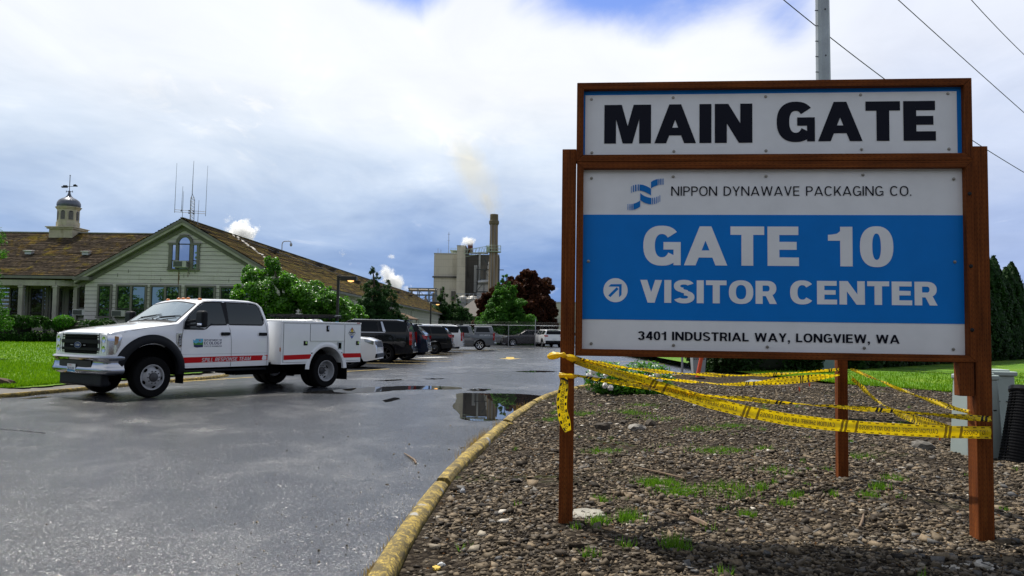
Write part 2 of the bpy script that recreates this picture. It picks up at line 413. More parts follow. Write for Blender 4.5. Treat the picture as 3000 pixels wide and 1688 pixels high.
# ------------------------------------------------------------------ foliage helpers
def unit(n):
    v = rng.normal(size=(n, 3)); return v / np.linalg.norm(v, axis=1, keepdims=True)
def leaf_quads(P, Nrm, size, aspect=.55, jitter=.8):
    """one bent diamond per leaf: centres P, facing roughly Nrm"""
    n = len(P)
    N_ = Nrm + unit(n) * jitter; N_ /= np.linalg.norm(N_, axis=1, keepdims=True)
    A = np.cross(N_, unit(n)); A /= np.linalg.norm(A, axis=1, keepdims=True) + 1e-9
    B = np.cross(N_, A)
    s_ = (size * rng.uniform(.6, 1.3, n))[:, None]
    bend = N_ * s_ * .18
    V = np.stack([P - A * s_ * .5 - bend, P + B * s_ * aspect * .5, P + A * s_ * .5 - bend, P - B * s_ * aspect * .5], 1).reshape(-1, 3)
    i = np.arange(n)[:, None] * 4
    F = np.concatenate([i + np.array([[0, 1, 3]]), i + np.array([[1, 2, 3]])], 1).reshape(-1, 3)
    return V, F
def leaves(name, P, Nrm, size, mat, parent=None, aspect=.55, jitter=.8, tone=None):
    V, F = leaf_quads(P, Nrm, size, aspect, jitter)
    t = rng.uniform(0, 1, len(P)) if tone is None else tone
    return np_mesh(name, V, F, mat, parent, {'tone': ('FACE', np.repeat(t, 2))})
def clump_points(centres, radii, per, squash=.8, shell=.55):
    Ps, Ns, Ts = [], [], []
    for c, r in zip(centres, radii):
        n = max(3, int(per * r * r)); u = unit(n)
        rad = r * (shell + (1 - shell) * rng.uniform(0, 1, n) ** .6)
        p = u * rad[:, None]; p[:, 2] *= squash
        Ps.append(np.asarray(c)[None] + p); Ns.append(u * .8 + np.array([0, 0, .5])); Ts.append(np.clip(rng.normal(rng.uniform(.25, .75), .22, n), 0, 1))
    return np.concatenate(Ps), np.concatenate(Ns), np.concatenate(Ts)

# ================================================================== THE SETTING: ground, road, kerbs, lawns, gravel bed
def asphalt_mat():
    m, t, b = new_mat('asphalt')
    c = t.n('ShaderNodeTexCoord', out=3)
    big = t.noise(c, .22, 5, .6, .6)
    mid = t.noise(t.vmath('MULTIPLY', c, (1.0, .7, 1)), 1.1, 6, .6, .8)
    dry = t.sstep(t.math('ADD', t.math('MULTIPLY', big, .55), t.math('MULTIPLY', mid, .45)), .47, .64)
    vor = t.n('ShaderNodeTexVoronoi', inp={'Vector': c, 'Scale': 95.0}, out=None, feature='F1')
    grain = t.noise(c, 240, 3, .6)
    chip = t.n('ShaderNodeSeparateColor', vor.outputs['Color'])
    wetc = t.ramp(chip, [(0, (.018, .020, .025)), (.75, (.038, .041, .048)), (1, (.072, .076, .085))])
    dryc = t.ramp(chip, [(0, (.030, .030, .031)), (.8, (.056, .055, .055)), (1, (.095, .093, .092))])
    cc = t.mix(dry, wetc, dryc)
    st = t.sstep(t.noise(c, .6, 4, .7, 1.5), .62, .70)
    cc = t.mix(t.math('MULTIPLY', st, .35), cc, (.02, .02, .021))
    rough = t.n('ShaderNodeMapRange', dry, 0.0, 1.0, .17, .29)
    h = t.math('ADD', t.math('MULTIPLY', vor.outputs['Distance'], -.9), t.math('MULTIPLY', grain, .5))
    bn = t.n('ShaderNodeBump', out=None); bn.inputs['Strength'].default_value = .52; bn.inputs['Distance'].default_value = .008
    t.L.new(h, bn.inputs['Height'])
    b2 = t.n('ShaderNodeBump', out=None); b2.inputs['Strength'].default_value = .25; b2.inputs['Distance'].default_value = .02
    t.L.new(t.noise(c, 2.0, 4, .5), b2.inputs['Height']); t.L.new(bn.outputs[0], b2.inputs['Normal'])
    # every chip of aggregate is a small facet with its own tilt
    v2 = t.n('ShaderNodeTexVoronoi', inp={'Vector': c, 'Scale': 125.0}, out=None, feature='F1')
    tilt = t.vmath('MULTIPLY', t.vmath('SUBTRACT', v2.outputs['Color'], (.5, .5, .5)), (.6, .6, 0))
    amt = t.n('ShaderNodeMapRange', t.noise(c, 1.6, 4, .6), .35, .65, .12, .8)
    glint = t.math('GREATER_THAN', t.n('ShaderNodeSeparateColor', v2.outputs['Color'], out=2), .90)
    amt = t.math('ADD', amt, t.math('MULTIPLY', glint, .55))
    tl = t.n('ShaderNodeVectorMath', tilt, operation='SCALE', out=None); t.L.new(amt, tl.inputs['Scale'])
    nrm = t.vmath('NORMALIZE', t.vmath('ADD', b2.outputs[0], tl.outputs[0]))
    setb(b, Base_Color=cc, Roughness=rough, Specular_IOR_Level=.9, Normal=nrm)
    return m
ASPH = asphalt_mat()
def ground_mat():
    m, t, b = new_mat('open_ground')
    c = t.n('ShaderNodeTexCoord', out=3)
    cc = t.ramp(t.noise(c, .05, 6, .6), [(.35, (.05, .075, .02)), (.65, (.11, .10, .07))])
    setb(b, Base_Color=cc, Roughness=.95); return m
g = MB(); g.add([(-2500, -900, -.05), (2500, -900, -.05), (2500, 4500, -.05), (-2500, 4500, -.05)], [(0, 1, 2, 3)])
struct(g.build('ground', ground_mat()))
g = MB(); g.add([(-75, -28, 0), (75, -28, 0), (75, 150, 0), (-75, 150, 0)], [(0, 1, 2, 3)])
struct(g.build('road', ASPH))

# kerb of the gravel bed: its road-side edge
KERB = [(-.50, -1.0), (-.68, 2.2), (-.752, 4.17), (-.705, 5.98), (-.577, 7.88), (-.382, 9.6), (-.14, 11.61), (.03, 12.89), (.421, 15.26), (.751, 16.87), (1.117, 18.17), (1.716, 19.72), (2.35, 21.0), (3.5, 23.2), (5.4, 25.9), (8.0, 27.8), (12.5, 29.2)]
def smooth_path(P, n):
    P = np.array(P); d_ = np.r_[0, np.cumsum(np.linalg.norm(np.diff(P, axis=0), axis=1))]
    T = np.linspace(0, d_[-1], n)
    # Catmull-Rom through the points
    out = []
    for tq in T:
        i = min(max(np.searchsorted(d_, tq) - 1, 0), len(P) - 2)
        u = (tq - d_[i]) / (d_[i + 1] - d_[i])
        p0, p1, p2, p3 = P[max(i - 1, 0)], P[i], P[i + 1], P[min(i + 2, len(P) - 1)]
        out.append(.5 * ((2 * p1) + (-p0 + p2) * u + (2 * p0 - 5 * p1 + 4 * p2 - p3) * u * u + (-p0 + 3 * p1 - 3 * p2 + p3) * u ** 3))
    return np.array(out)
KP = smooth_path(KERB, 260)
def kerb_mat():
    m, t, b = new_mat('worn_yellow_kerb')
    c = t.n('ShaderNodeTexCoord', out=3)
    a = t.noise(c, 9, 8, .7, .4); f = t.noise(c, 60, 5, .7)
    yel = t.ramp(t.noise(c, 3, 4), [(.3, (.38, .26, .045)), (.7, (.60, .43, .09))])
    dirt = t.sstep(t.math('ADD', t.math('MULTIPLY', a, .5), t.math('MULTIPLY', f, .5)), .41, .54)
    cc = t.mix(dirt, yel, t.ramp(f, [(.35, (.03, .026, .014)), (.7, (.19, .14, .045))]))
    con = t.sstep(t.noise(c, 3.3, 3), .66, .72)
    cc = t.mix(con, cc, (.33, .32, .30))
    side = t.n('ShaderNodeSeparateXYZ', t.n('ShaderNodeNewGeometry', out=1), out=2)
    bn = t.n('ShaderNodeBump', out=None); bn.inputs['Strength'].default_value = .8; bn.inputs['Distance'].default_value = .012
    t.L.new(t.math('ADD', f, a), bn.inputs['Height'])
    setb(b, Base_Color=cc, Roughness=.85, Normal=bn.outputs[0]); return m
KM = kerb_mat()
def kerb_mesh(mb, P, wd, h, ends=True, seed=0, side=1):
    """P: road-side edge; the kerb lies to the right of the path when side is 1"""
    r_ = random.Random(seed); rows = []
    for i, p in enumerate(P):
        tt = P[min(i + 1, len(P) - 1)] - P[max(i - 1, 0)]; tt = tt / (np.linalg.norm(tt) + 1e-9)
        nn = np.array([tt[1], -tt[0]]) * side
        j = [r_.uniform(-.006, .006) for _ in range(5)]
        prof = [(0 + j[0], -.06), (.012 + j[1], h - .035), (.035, h + j[2] * .6), (wd * .5, h + .006 + j[3] * .5), (wd - .03, h + j[2] * .6), (wd + j[4], h - .03), (wd + .015, -.06)]
        rows.append([(p[0] + nn[0] * a, p[1] + nn[1] * a, z) for a, z in prof])
    mb.grid(rows)
    if ends: mb.add(rows[0], [tuple(range(7))]); mb.add(rows[-1], [tuple(range(6, -1, -1))])
mb = MB()
brk = [(-9, 6.9), (6.93, 11.42), (11.62, 14.9), (14.93, 19.2), (19.23, 40)]
for k, (a, b_) in enumerate(brk):
    Q = KP[(KP[:, 1] >= a) & (KP[:, 1] <= b_)]
    kerb_mesh(mb, Q, .145, .13, True, k)
mb.box((-.04, 11.52, .05), (.13, .12, .09), .5)
struct(mb.build('kerb', KM, smooth=40))
kx = lambda y: np.interp(y, KP[:, 1], KP[:, 0])

# ---- gravel bed
PUD = (6.15, 12.9, 1.15, .55)
def gz(x, y):
    x = np.asarray(x, float); y = np.asarray(y, float)
    dk = np.clip((x - kx(y) - .17) / .7, 0, 1); dk = dk * dk * (3 - 2 * dk)
    z = .075 + .055 * dk + .010 * np.sin(2.1 * x + 1.3 * y) + .008 * np.sin(4.7 * x - 3.1 * y + 1) + .012 * np.sin(.9 * y - .6 * x + 2)
    q = np.exp(-(((x - PUD[0]) / (PUD[2] * 1.3)) ** 2 + ((y - PUD[1]) / (PUD[3] * 1.6)) ** 2) * 1.1)
    return z - .10 * q
def soil_mat():
    m, t, b = new_mat('dark_soil')
    c = t.n('ShaderNodeTexCoord', out=3)
    v = t.n('ShaderNodeTexVoronoi', inp={'Vector': c, 'Scale': 30.0}, out=None)
    ch = t.n('ShaderNodeSeparateColor', v.outputs['Color'])
    cc = t.ramp(ch, [(0, (.013, .010, .008)), (.6, (.042, .033, .024)), (.9, (.09, .073, .054)), (1, (.18, .155, .125))])
    mo = t.sstep(t.noise(c, 1.1, 6, .65, .5), .56, .72)
    cc = t.mix(t.math('MULTIPLY', mo, .6), cc, (.06, .035, .014))
    gr = t.sstep(t.noise(t.vmath('ADD', c, (9, 3, 0)), .55, 6, .7, .5), .57, .72)
    cc = t.mix(t.math('MULTIPLY', gr, .55), cc, (.055, .085, .012))
    bn = t.n('ShaderNodeBump', out=None); bn.inputs['Strength'].default_value = 1.0; bn.inputs['Distance'].default_value = .03
    t.L.new(t.math('ADD', t.math('MULTIPLY', v.outputs['Distance'], -1.2), t.math('MULTIPLY', t.noise(c, 90, 4), .7)), bn.inputs['Height'])
    setb(b, Base_Color=cc, Roughness=.95, Specular_IOR_Level=.06, Normal=bn.outputs[0]); return m
ys = np.r_[np.linspace(-1, 14, 150), np.linspace(14.2, 29, 80)]
tt = np.linspace(0, 1, 130) ** 2.0
GX = kx(ys)[:, None] + .16 + tt[None] * 46; GY = np.repeat(ys[:, None], len(tt), 1); GZ = gz(GX, GY)
V = np.stack([GX, GY, GZ], -1).reshape(-1, 3); nc = len(tt)
i = (np.arange(len(ys) - 1)[:, None] * nc + np.arange(nc - 1)[None]).ravel()
F = np.stack([i, i + 1, i + nc + 1, i + nc], 1)
struct(np_mesh('gravel_ground', V, F, soil_mat(), smooth=True))

# lawn on the right, behind the bed
LN = np.array([(7.3, 27.5), (8.2, 24.5), (8.9, 21.2), (10.4, 18.9), (12.5, 18.7), (15, 19.4), (22, 20.2), (48, 22)])
lny = lambda x: np.interp(x, LN[:, 0], LN[:, 1])
def lz(x, y): return .155 + .13 * np.clip((y - 18) / 26, 0, 1.6)
def lawn_mat():
    m, t, b = new_mat('mown_lawn')
    c = t.n('ShaderNodeTexCoord', out=3)
    a = t.noise(c, .55, 6, .65); f = t.noise(c, 45, 4, .7); s_ = t.noise(t.vmath('MULTIPLY', c, (.5, 3, 1)), 2.5, 4)
    k = t.math('ADD', t.math('MULTIPLY', a, .5), t.math('ADD', t.math('MULTIPLY', f, .35), t.math('MULTIPLY', s_, .2)))
    cc = t.ramp(k, [(.40, (.035, .105, .002)), (.49, (.08, .20, .004)), (.57, (.13, .25, .006)), (.68, (.22, .28, .02))])
    bn = t.n('ShaderNodeBump', out=None); bn.inputs['Strength'].default_value = .9; bn.inputs['Distance'].default_value = .05
    t.L.new(f, bn.inputs['Height'])
    setb(b, Base_Color=cc, Roughness=.8, Specular_IOR_Level=.25, Normal=bn.outputs[0])
    return m
LAWN = lawn_mat()
xs = np.r_[np.linspace(7.3, 20, 120), np.linspace(20.4, 75, 60)]; tv = np.linspace(0, 1, 70) ** 1.5
GX = np.repeat(xs[:, None], len(tv), 1)
edge = lny(xs) + .25 * np.sin(xs * 3.1) + .18 * np.sin(xs * 7.7 + 1) + rng.normal(0, .08, len(xs))
GY = edge[:, None] + tv[None] * (85 - edge[:, None]); GZ = lz(GX, GY) + .012
V = np.stack([GX, GY, GZ], -1).reshape(-1, 3); nc = len(tv)
i = (np.arange(len(xs) - 1)[:, None] * nc + np.arange(nc - 1)[None]).ravel()
struct(np_mesh('lawn', V, np.stack([i, i + nc, i + nc + 1, i + 1], 1), LAWN, smooth=True))

# lawn, pavement strip and kerb on the left
LK = [(-12.2, 9.5), (-10.75, 12.5), (-9.78, 15.4), (-9.32, 17.2), (-8.66, 20.4), (-8.25, 22.2), (-8.3, 23.6), (-9.2, 25.2), (-10.5, 26.6), (-11.0, 30), (-10.6, 44), (-10.0, 60), (-9.1, 84)]
LP = smooth_path(LK, 240)
mb = MB(); kerb_mesh(mb, LP[::1], .12, .07, True, 5, side=-1)
struct(mb.build('kerb', KM, smooth=40))
lkx = lambda y: np.interp(y, LP[:, 1], LP[:, 0])
mb = MB(); rows = []
for y in np.linspace(10, 84, 120): rows.append([(lkx(y) - .12, y, .066), (lkx(y) - .72 - (.25 if y < 16.5 else 0), y, .118)])
mb.grid(rows); struct(mb.build('pavement', M('pavement_concrete', (.12, .112, .10), .9, var=.25, scale=4, bump=.4, bscale=60)))
def llz(x, y): 
    d_ = np.clip((lkx(y) - .6 - x) / 14, 0, 1) * .6 + np.clip((y - 17) / 27, 0, 1) * .4
    return .125 + .34 * d_
ys = np.r_[np.linspace(9.6, 30, 160), np.linspace(30.5, 145, 70)]; tt = np.linspace(0, 1, 80) ** 1.7
e0 = lkx(ys) - .45 - np.where(ys < 16.3, .45, 0) + .05 * np.sin(ys * 6) + rng.normal(0, .03, len(ys))
GX = e0[:, None] - tt[None] * 70; GY = np.repeat(ys[:, None], len(tt), 1); GZ = llz(GX, GY)
V = np.stack([GX, GY, GZ], -1).reshape(-1, 3); nc = len(tt)
i = (np.arange(len(ys) - 1)[:, None] * nc + np.arange(nc - 1)[None]).ravel()
struct(np_mesh('lawn', V, np.stack([i, i + nc, i + nc + 1, i + 1], 1), LAWN, smooth=True))

# grass blades along the lawn edges and over the near lawn
def blades(P, h, wd=.006, lean=.35):
    n = len(P); a = rng.uniform(0, 2 * PI, n); hh = h * rng.uniform(.5, 1.3, n)
    dxy = np.stack([np.cos(a), np.sin(a)], 1)
    l_ = rng.uniform(0, lean, n) * hh; la = rng.uniform(0, 2 * PI, n)
    B = np.concatenate([P[:, :2] + dxy * wd, P[:, 2:]], 1); C_ = np.concatenate([P[:, :2] - dxy * wd, P[:, 2:]], 1)
    T_ = P + np.stack([np.cos(la) * l_, np.sin(la) * l_, hh], 1)
    V = np.stack([B, C_, T_], 1).reshape(-1, 3)
    return V, np.arange(3 * n).reshape(-1, 3)
GRASS = leaf_mat('grass_blades', (.06, .16, .003), (.17, .29, .012), .6, .4, .2)
n = 42000
y = 15.2 + 9.5 * rng.uniform(0, 1, n) ** 1.4; x = lkx(y) - .66 - np.where(y < 16.3, .35, 0) - 9 * rng.uniform(0, 1, n) ** 1.6
V, F = blades(np.stack([x, y, llz(x, y) - .01], 1), .075, .012)
o = np_mesh('grass', V, F, GRASS, None, {'tone': ('FACE', rng.uniform(0, 1, n))}); tag(o, 'short bright grass at the kerb edge of the lawn before the office', 'grass', kind='stuff')
n = 36000
x = 8 + 26 * rng.uniform(0, 1, n); y = lny(x) - .35 + 9 * rng.uniform(0, 1, n) ** 1.8
V, F = blades(np.stack([x, y, lz(x, y) - .005], 1), .085, .013)
o = np_mesh('grass', V, F, GRASS, None, {'tone': ('FACE', rng.uniform(0, 1, n))}); tag(o, 'bright mown grass on the lawn behind the gravel bed', 'grass', kind='stuff')

n = 60000
y = 20 + 27 * rng.uniform(0, 1, n); x = lkx(y) - .8 - 24 * rng.uniform(0, 1, n)
V, F = blades(np.stack([x, y, llz(x, y) - .01], 1), .07, .022)
o = np_mesh('grass', V, F, GRASS, None, {'tone': ('FACE', rng.uniform(0, 1, n))}); tag(o, 'bright mown grass stretching back to the office hedges', 'grass', kind='stuff')

# ---- loose stones of the bed
ico = bmesh.new(); bmesh.ops.create_icosphere(ico, subdivisions=1, radius=1.0)
ico.free()
IV = np.array([(x, y, z) for x in (-.8, .8) for y in (-.8, .8) for z in (-.8, .8)]); IF = np.array([(0, 1, 3), (0, 3, 2), (4, 6, 7), (4, 7, 5), (0, 4, 5), (0, 5, 1), (2, 3, 7), (2, 7, 6), (0, 2, 6), (0, 6, 4), (1, 5, 7), (1, 7, 3)])
def stones(x, y, size, zoff=0.0):
    n = len(x)
    rad = rng.uniform(.5, 1.25, (n, len(IV), 1))
    S = (IV[None] * rad + rng.normal(0, .17, (n, len(IV), 3))) * np.stack([rng.uniform(.75, 1.35, n), rng.uniform(.6, 1.0, n), rng.uniform(.32, .62, n)], 1)[:, None]
    a = rng.uniform(0, 2 * PI, n); tl = rng.normal(0, .45, n)
    ct, st = np.cos(tl)[:, None], np.sin(tl)[:, None]
    Y_ = S[..., 1] * ct - S[..., 2] * st; Z_ = S[..., 1] * st + S[..., 2] * ct; S = np.stack([S[..., 0], Y_, Z_], -1)
    ca, sa = np.cos(a)[:, None], np.sin(a)[:, None]
    S = np.stack([S[..., 0] * ca - S[..., 1] * sa, S[..., 0] * sa + S[..., 1] * ca, S[..., 2]], -1) * size[:, None, None]
    S += np.stack([x, y, gz(x, y) + size * .22 + zoff], 1)[:, None]
    F = (np.arange(n) * len(IV))[:, None, None] + IF[None]
    return S.reshape(-1, 3), F.reshape(-1, 3), n
def stone_mat():
    m, t, b = new_mat('crushed_stone')
    at = t.n('ShaderNodeAttribute', attribute_name='tone', out=2)
    c = t.n('ShaderNodeTexCoord', out=3)
    cc = t.ramp(at, [(0, (.016, .013, .010)), (.25, (.052, .041, .030)), (.5, (.140, .112, .078)), (.68, (.215, .166, .110)), (.8, (.10, .102, .106)), (.93, (.29, .25, .19)), (1, (.52, .49, .44))])
    cc = t.mix(1.0, cc, t.ramp(t.noise(c, 70, 4, .65), [(.3, (.65, .65, .65)), (.7, (1.25, 1.22, 1.18))]), 'MULTIPLY')
    bn = t.n('ShaderNodeBump', out=None); bn.inputs['Strength'].default_value = .6; bn.inputs['Distance'].default_value = .004
    t.L.new(t.noise(c, 160, 4), bn.inputs['Height'])
    setb(b, Base_Color=cc, Roughness=.66, Specular_IOR_Level=.14, Normal=bn.outputs[0]); return m
STONE = stone_mat()
def scatter(y0, y1, x1, dens, smin, smax, edge=.2):
    A = (y1 - y0) * (x1 + .9); n = int(A * dens)
    y = rng.uniform(y0, y1, n); x = rng.uniform(-.9, x1, n)
    k = (x > kx(y) + edge) & (y < lny(np.clip(x, 7.3, 99)) + .2 * rng.normal(size=n)) & (x < .75 * y + 2.2)
    pq = ((x - PUD[0]) / PUD[2]) ** 2 + ((y - PUD[1]) / PUD[3]) ** 2
    k &= (pq > .8)
    bare = np.sin(1.7 * x + 2.3 * y + 1.0) * np.sin(2.9 * x - 1.3 * y) + .5 * np.sin(5.1 * x + 3.7 * y) + rng.normal(0, .45, len(x))
    k &= bare < .75
    x, y = x[k], y[k]
    return x, y, smin * (smax / smin) ** (rng.uniform(0, 1, len(x)) ** 1.8)
SX, SY, SS = [], [], []
for a in [(2.6, 6.2, 6.0, 1700, .006, .021), (2.6, 6.2, 6.0, 140, .018, .040), (6.2, 9.2, 8.0, 950, .009, .025), (6.2, 9.2, 8.0, 45, .022, .045), (9.2, 14, 11, 360, .013, .031), (14, 21, 16, 120, .018, .04)]:
    x, y, s_ = scatter(*a); SX.append(x); SY.append(y); SS.append(s_)
SX, SY, SS = map(np.concatenate, (SX, SY, SS))
V, F, n = stones(SX, SY, SS)
tone = np.clip(rng.beta(2.0, 2.4, n) + rng.normal(0, .06, n), 0, 1)
wp = gnd(2850, 1648, .13); tone = np.where((((SX - wp.x) / .17) ** 2 + ((SY - wp.y) / .07) ** 2 < 1) & (rng.uniform(0, 1, n) > .45), 1.0, tone)
o = np_mesh('gravel', V, F, STONE, None, {'tone': ('FACE', np.repeat(tone, len(IF)))}); tag(o, 'crushed grey brown stones covering the bed under the sign', 'gravel', kind='stuff')
# grit on the road
n = 900; y = rng.uniform(3.0, 12, n); x = kx(y) - .05 - np.abs(rng.normal(0, 1, n)) * (.25 + .1 * y) - .02
s_ = rng.uniform(.002, .006, n) * (1 + (rng.uniform(0, 1, n) > .96) * 1.6)
V, F, n = stones(x, y, s_); V[:, 2] -= np.repeat(gz(x, y), len(IV)) - .0
o = np_mesh('grit', V, F, STONE, None, {'tone': ('FACE', np.repeat(rng.uniform(.3, .8, n), len(IF)))}); tag(o, 'loose grit scattered on the wet road beside the kerb', 'grit', kind='stuff')

# ---- weeds and tufts
tufts = []
def tuft(u, v, rad, n, h): 
    p = gnd(u, v, .12); tufts.append((p.x, p.y, rad, n, h))
for a in [(1930, 1425, .17, 620, .06), (1990, 1450, .18, 330, .06), (2060, 1440, .16, 90, .05), (2130, 1440, .2, 170, .06), (2165, 1462, .14, 120, .05), (2270, 1393, .2, 130, .05), (2080, 1330, .22, 380, .04), (2140, 1322, .2, 260, .035), (2150, 1253, .25, 260, .05),
          (1750, 1545, .07, 120, .07), (1840, 1538, .09, 180, .08), (1760, 1475, .06, 90, .05), (2580, 1440, .09, 130, .06), (2540, 1465, .1, 130, .05), (2440, 1460, .05, 70, .05), (2330, 1460, .06, 90, .05), (2230, 1440, .06, 80, .06), (2190, 1510, .06, 90, .05), (1960, 1610, .06, 60, .09), (2000, 1615, .05, 50, .08), (1730, 1640, .06, 50, .05), (1700, 1215, .3, 300, .05), (1620, 1228, .2, 220, .04), (1850, 1215, .3, 300, .05), (1930, 1230, .3, 260, .04), (1880, 1190, .3, 200, .05), (2050, 1260, .3, 260, .05), (1790, 1330, .15, 120, .05), (1740, 1330, .15, 120, .04), (2520, 1345, .15, 120, .05), (2240, 1320, .1, 100, .05), (2120, 1690, .05, 30, .06), (2300, 1480, .07, 90, .05), (2620, 1410, .1, 120, .05), (1640, 1210, .2, 150, .04)]: tuft(*a)
for _ in range(90):
    y = rng.uniform(4.3, 15); x = rng.uniform(kx(y) + .4, min(.62 * y + 1, 7.5)); tufts.append((x, y, rng.uniform(.02, .07), int(rng.uniform(6, 28)), rng.uniform(.025, .06)))
PP = []
HH = []
for (x, y, r_, n, h) in tufts:
    q = rng.normal(0, .5, (n, 2)) * r_; px, py = x + q[:, 0], y + q[:, 1]
    PP.append(np.stack([px, py, gz(px, py)], 1)); HH.append(np.full(n, h))
PP = np.concatenate(PP); HH = np.concatenate(HH)
V, F = blades(PP, 1.0 * HH, .0035, .8)
WEED = leaf_mat('weed_green', (.04, .12, .008), (.14, .26, .025), .55, .4, .4)
o = np_mesh('weeds', V, F, WEED, None, {'tone': ('FACE', rng.uniform(0, 1, len(F)))}); tag(o, 'small green weeds and grass tufts between the stones', 'weeds', kind='stuff')
# dry straw-coloured grass along the road side of the kerb
PP = []
for (y0, n, sp) in [(13.9, 90, .25), (12.6, 40, .12), (11.45, 60, .18), (10.2, 110, .22), (9.5, 160, .22), (8.8, 60, .2), (5.9, 60, .2), (5.2, 50, .1), (4.65, 150, .14), (4.3, 120, .12)]:
    y = y0 + rng.normal(0, sp, n); PP.append(np.stack([kx(y) - .012 - np.abs(rng.normal(0, .025, n)), y, np.zeros(n)], 1))
PP = np.concatenate(PP); V, F = blades(PP, np.where(PP[:, 1] > 8, .15, .045), .003, .5)
o = np_mesh('dry_grass', V, F, leaf_mat('straw', (.22, .13, .04), (.45, .30, .10), .7, .3), None, {'tone': ('FACE', rng.uniform(0, 1, len(F)))}); tag(o, 'dry straw-coloured grass along the foot of the yellow kerb', 'dry grass', kind='stuff')

n = 900; y = rng.uniform(3.2, 11, n); x = kx(y) + .2 + rng.uniform(0, 1, n) ** 1.2 * (.55 * y + 1.5)
P_ = np.stack([x, y, gz(x, y) + .012], 1); N_ = np.tile(np.array([[0, 0, 1.0]]), (n, 1))
o = leaves('litter', P_, N_, .028, leaf_mat('dead_leaf', (.05, .022, .008), (.17, .085, .03), .8, .15, .2), None, .45, .7); tag(o, 'brown leaf scraps and bark bits lying among the stones', 'litter', kind='stuff')
# ---- puddles
m_, t_, b_ = new_mat('still_water'); setb(b_, Base_Color=(.012, .012, .013, 1), Roughness=.0, IOR=1.33, Specular_IOR_Level=.5); WATER = m_
def puddle(pts, z, jag=.05, seed=1, name='puddle'):
    P = smooth_path(list(pts) + [pts[0]], 90)[:-1]; r_ = np.random.default_rng(seed)
    c_ = P.mean(0); k = np.convolve(r_.normal(0, 1, len(P) + 6), np.ones(3) / 3, 'same')[3:-3]
    nrm = (P - c_); nrm /= np.linalg.norm(nrm, axis=1, keepdims=True)
    P = P + nrm * (k * jag)[:, None]
    mb = MB(); mb.add([(x, y, z) for x, y in P], [tuple(range(len(P)))]); return struct(mb.build(name, WATER))
G = lambda u, v: tuple(gnd(u, v)[:2])
puddle([G(1326, 1192), G(1345, 1212), G(1352, 1228), G(1400, 1234), G(1458, 1231), (kx(13.4) - .03, 13.4), (kx(14.6) - .02, 14.6), (kx(16.0) - .02, 16.0), (kx(17.3) - .03, 17.3), G(1545, 1156), G(1450, 1153), G(1345, 1153), G(1338, 1168)], .004, .035, 2)
puddle([G(860, 1152), G(940, 1146), G(1040, 1138), G(1190, 1131), G(1290, 1132), G(1352, 1137), G(1330, 1141), G(1200, 1142), G(1090, 1150), G(960, 1154)], .004, .07, 3)
puddle([G(1372, 1142), G(1400, 1139), G(1436, 1141), G(1420, 1145), G(1385, 1146)], .004, .09, 4)
puddle([G(1095, 1116), G(1150, 1112), G(1180, 1112), G(1140, 1117)], .004, .12, 5)
puddle([G(1245, 1110), G(1296, 1109), G(1290, 1111), G(1250, 1112)], .004, .12, 6)
puddle([G(1510, 1089), G(1560, 1086), G(1625, 1088), G(1600, 1091), G(1540, 1091)], .004, .16, 7)
puddle([G(1120, 1175), G(1150, 1166), G(1172, 1166), G(1160, 1172), G(1135, 1178)], .004, .05, 8)
puddle([G(0, 1162), G(60, 1158), G(110, 1155), G(95, 1160), G(20, 1166)], .004, .03, 9)
puddle([G(60, 1168), G(120, 1163), G(150, 1163), G(110, 1168)], .004, .03, 10)
a_ = np.linspace(0, 2 * PI, 20)[:-1]
zp = float(gz(PUD[0], PUD[1])) + .028
puddle([(PUD[0] + PUD[2] * math.cos(q) * 1.05, PUD[1] + PUD[3] * math.sin(q) * 1.15) for q in a_], zp, .08, 12)

# ---- paint on the lot
def paint_mat(name, col):
    m, t, b = new_mat(name); c = t.n('ShaderNodeTexCoord', out=3)
    w_ = t.sstep(t.noise(c, 7, 7, .7), .40, .62)
    setb(b, Base_Color=t.mix(w_, tuple(k * .45 for k in col), col), Roughness=.6); return m
YP, WP = paint_mat('yellow_road_paint', (.62, .42, .05)), paint_mat('white_road_paint', (.7, .7, .68))
def strip(a, b, wd, mat, name='road_marking', z=.004):
    a = Vector((a[0], a[1], 0)); b = Vector((b[0], b[1], 0)); n_ = (b - a).normalized(); n_ = Vector((-n_.y, n_.x, 0)) * wd / 2
    mb = MB(); mb.add([tuple(q + Vector((0, 0, z))) for q in (a + n_, a - n_, b - n_, b + n_)], [(0, 1, 2, 3)]); return struct(mb.build(name, mat))
strip(G(505, 1120), G(740, 1105.5), .11, YP); strip(G(744, 1105), G(1140, 1081), .11, YP)
for (xa, xb, y) in [(-9.5, -4.1, 34.3), (-9.5, -3.3, 37.35), (-9.5, -3.4, 40.6), (-9.3, -3.4, 48.2), (-9.3, -3.1, 51.9), (-9.2, -2.2, 60.8), (-9.0, -1.0, 65.0)]: strip((xa, y), (xb + .5, y - .1), .11, YP)
strip((-4.75, 42.3), (-3.6, 44.0), .8, WP)
mb = MB()
for (y0, y1, wa, wb) in [(43.2, 45.6, .22, .22), (41.6, 43.2, .62, .0)]:
    mb.add([(-.05 - wa, y1, .004), (-.05 - wb, y0, .004), (-.05 + wb, y0, .004), (-.05 + wa, y1, .004)], [(0, 1, 2, 3)])
struct(mb.build('road_marking', YP))
strip(G(1650, 1073), G(1985, 1066), .1, YP); strip(G(1700, 1062), G(1990, 1058), .1, YP); strip(G(1955, 1050), G(1995, 1062), .12, YP)
strip((2.5, 68), (6.5, 67.6), .1, YP); strip((-.5, 70), (2, 69.8), .1, YP)
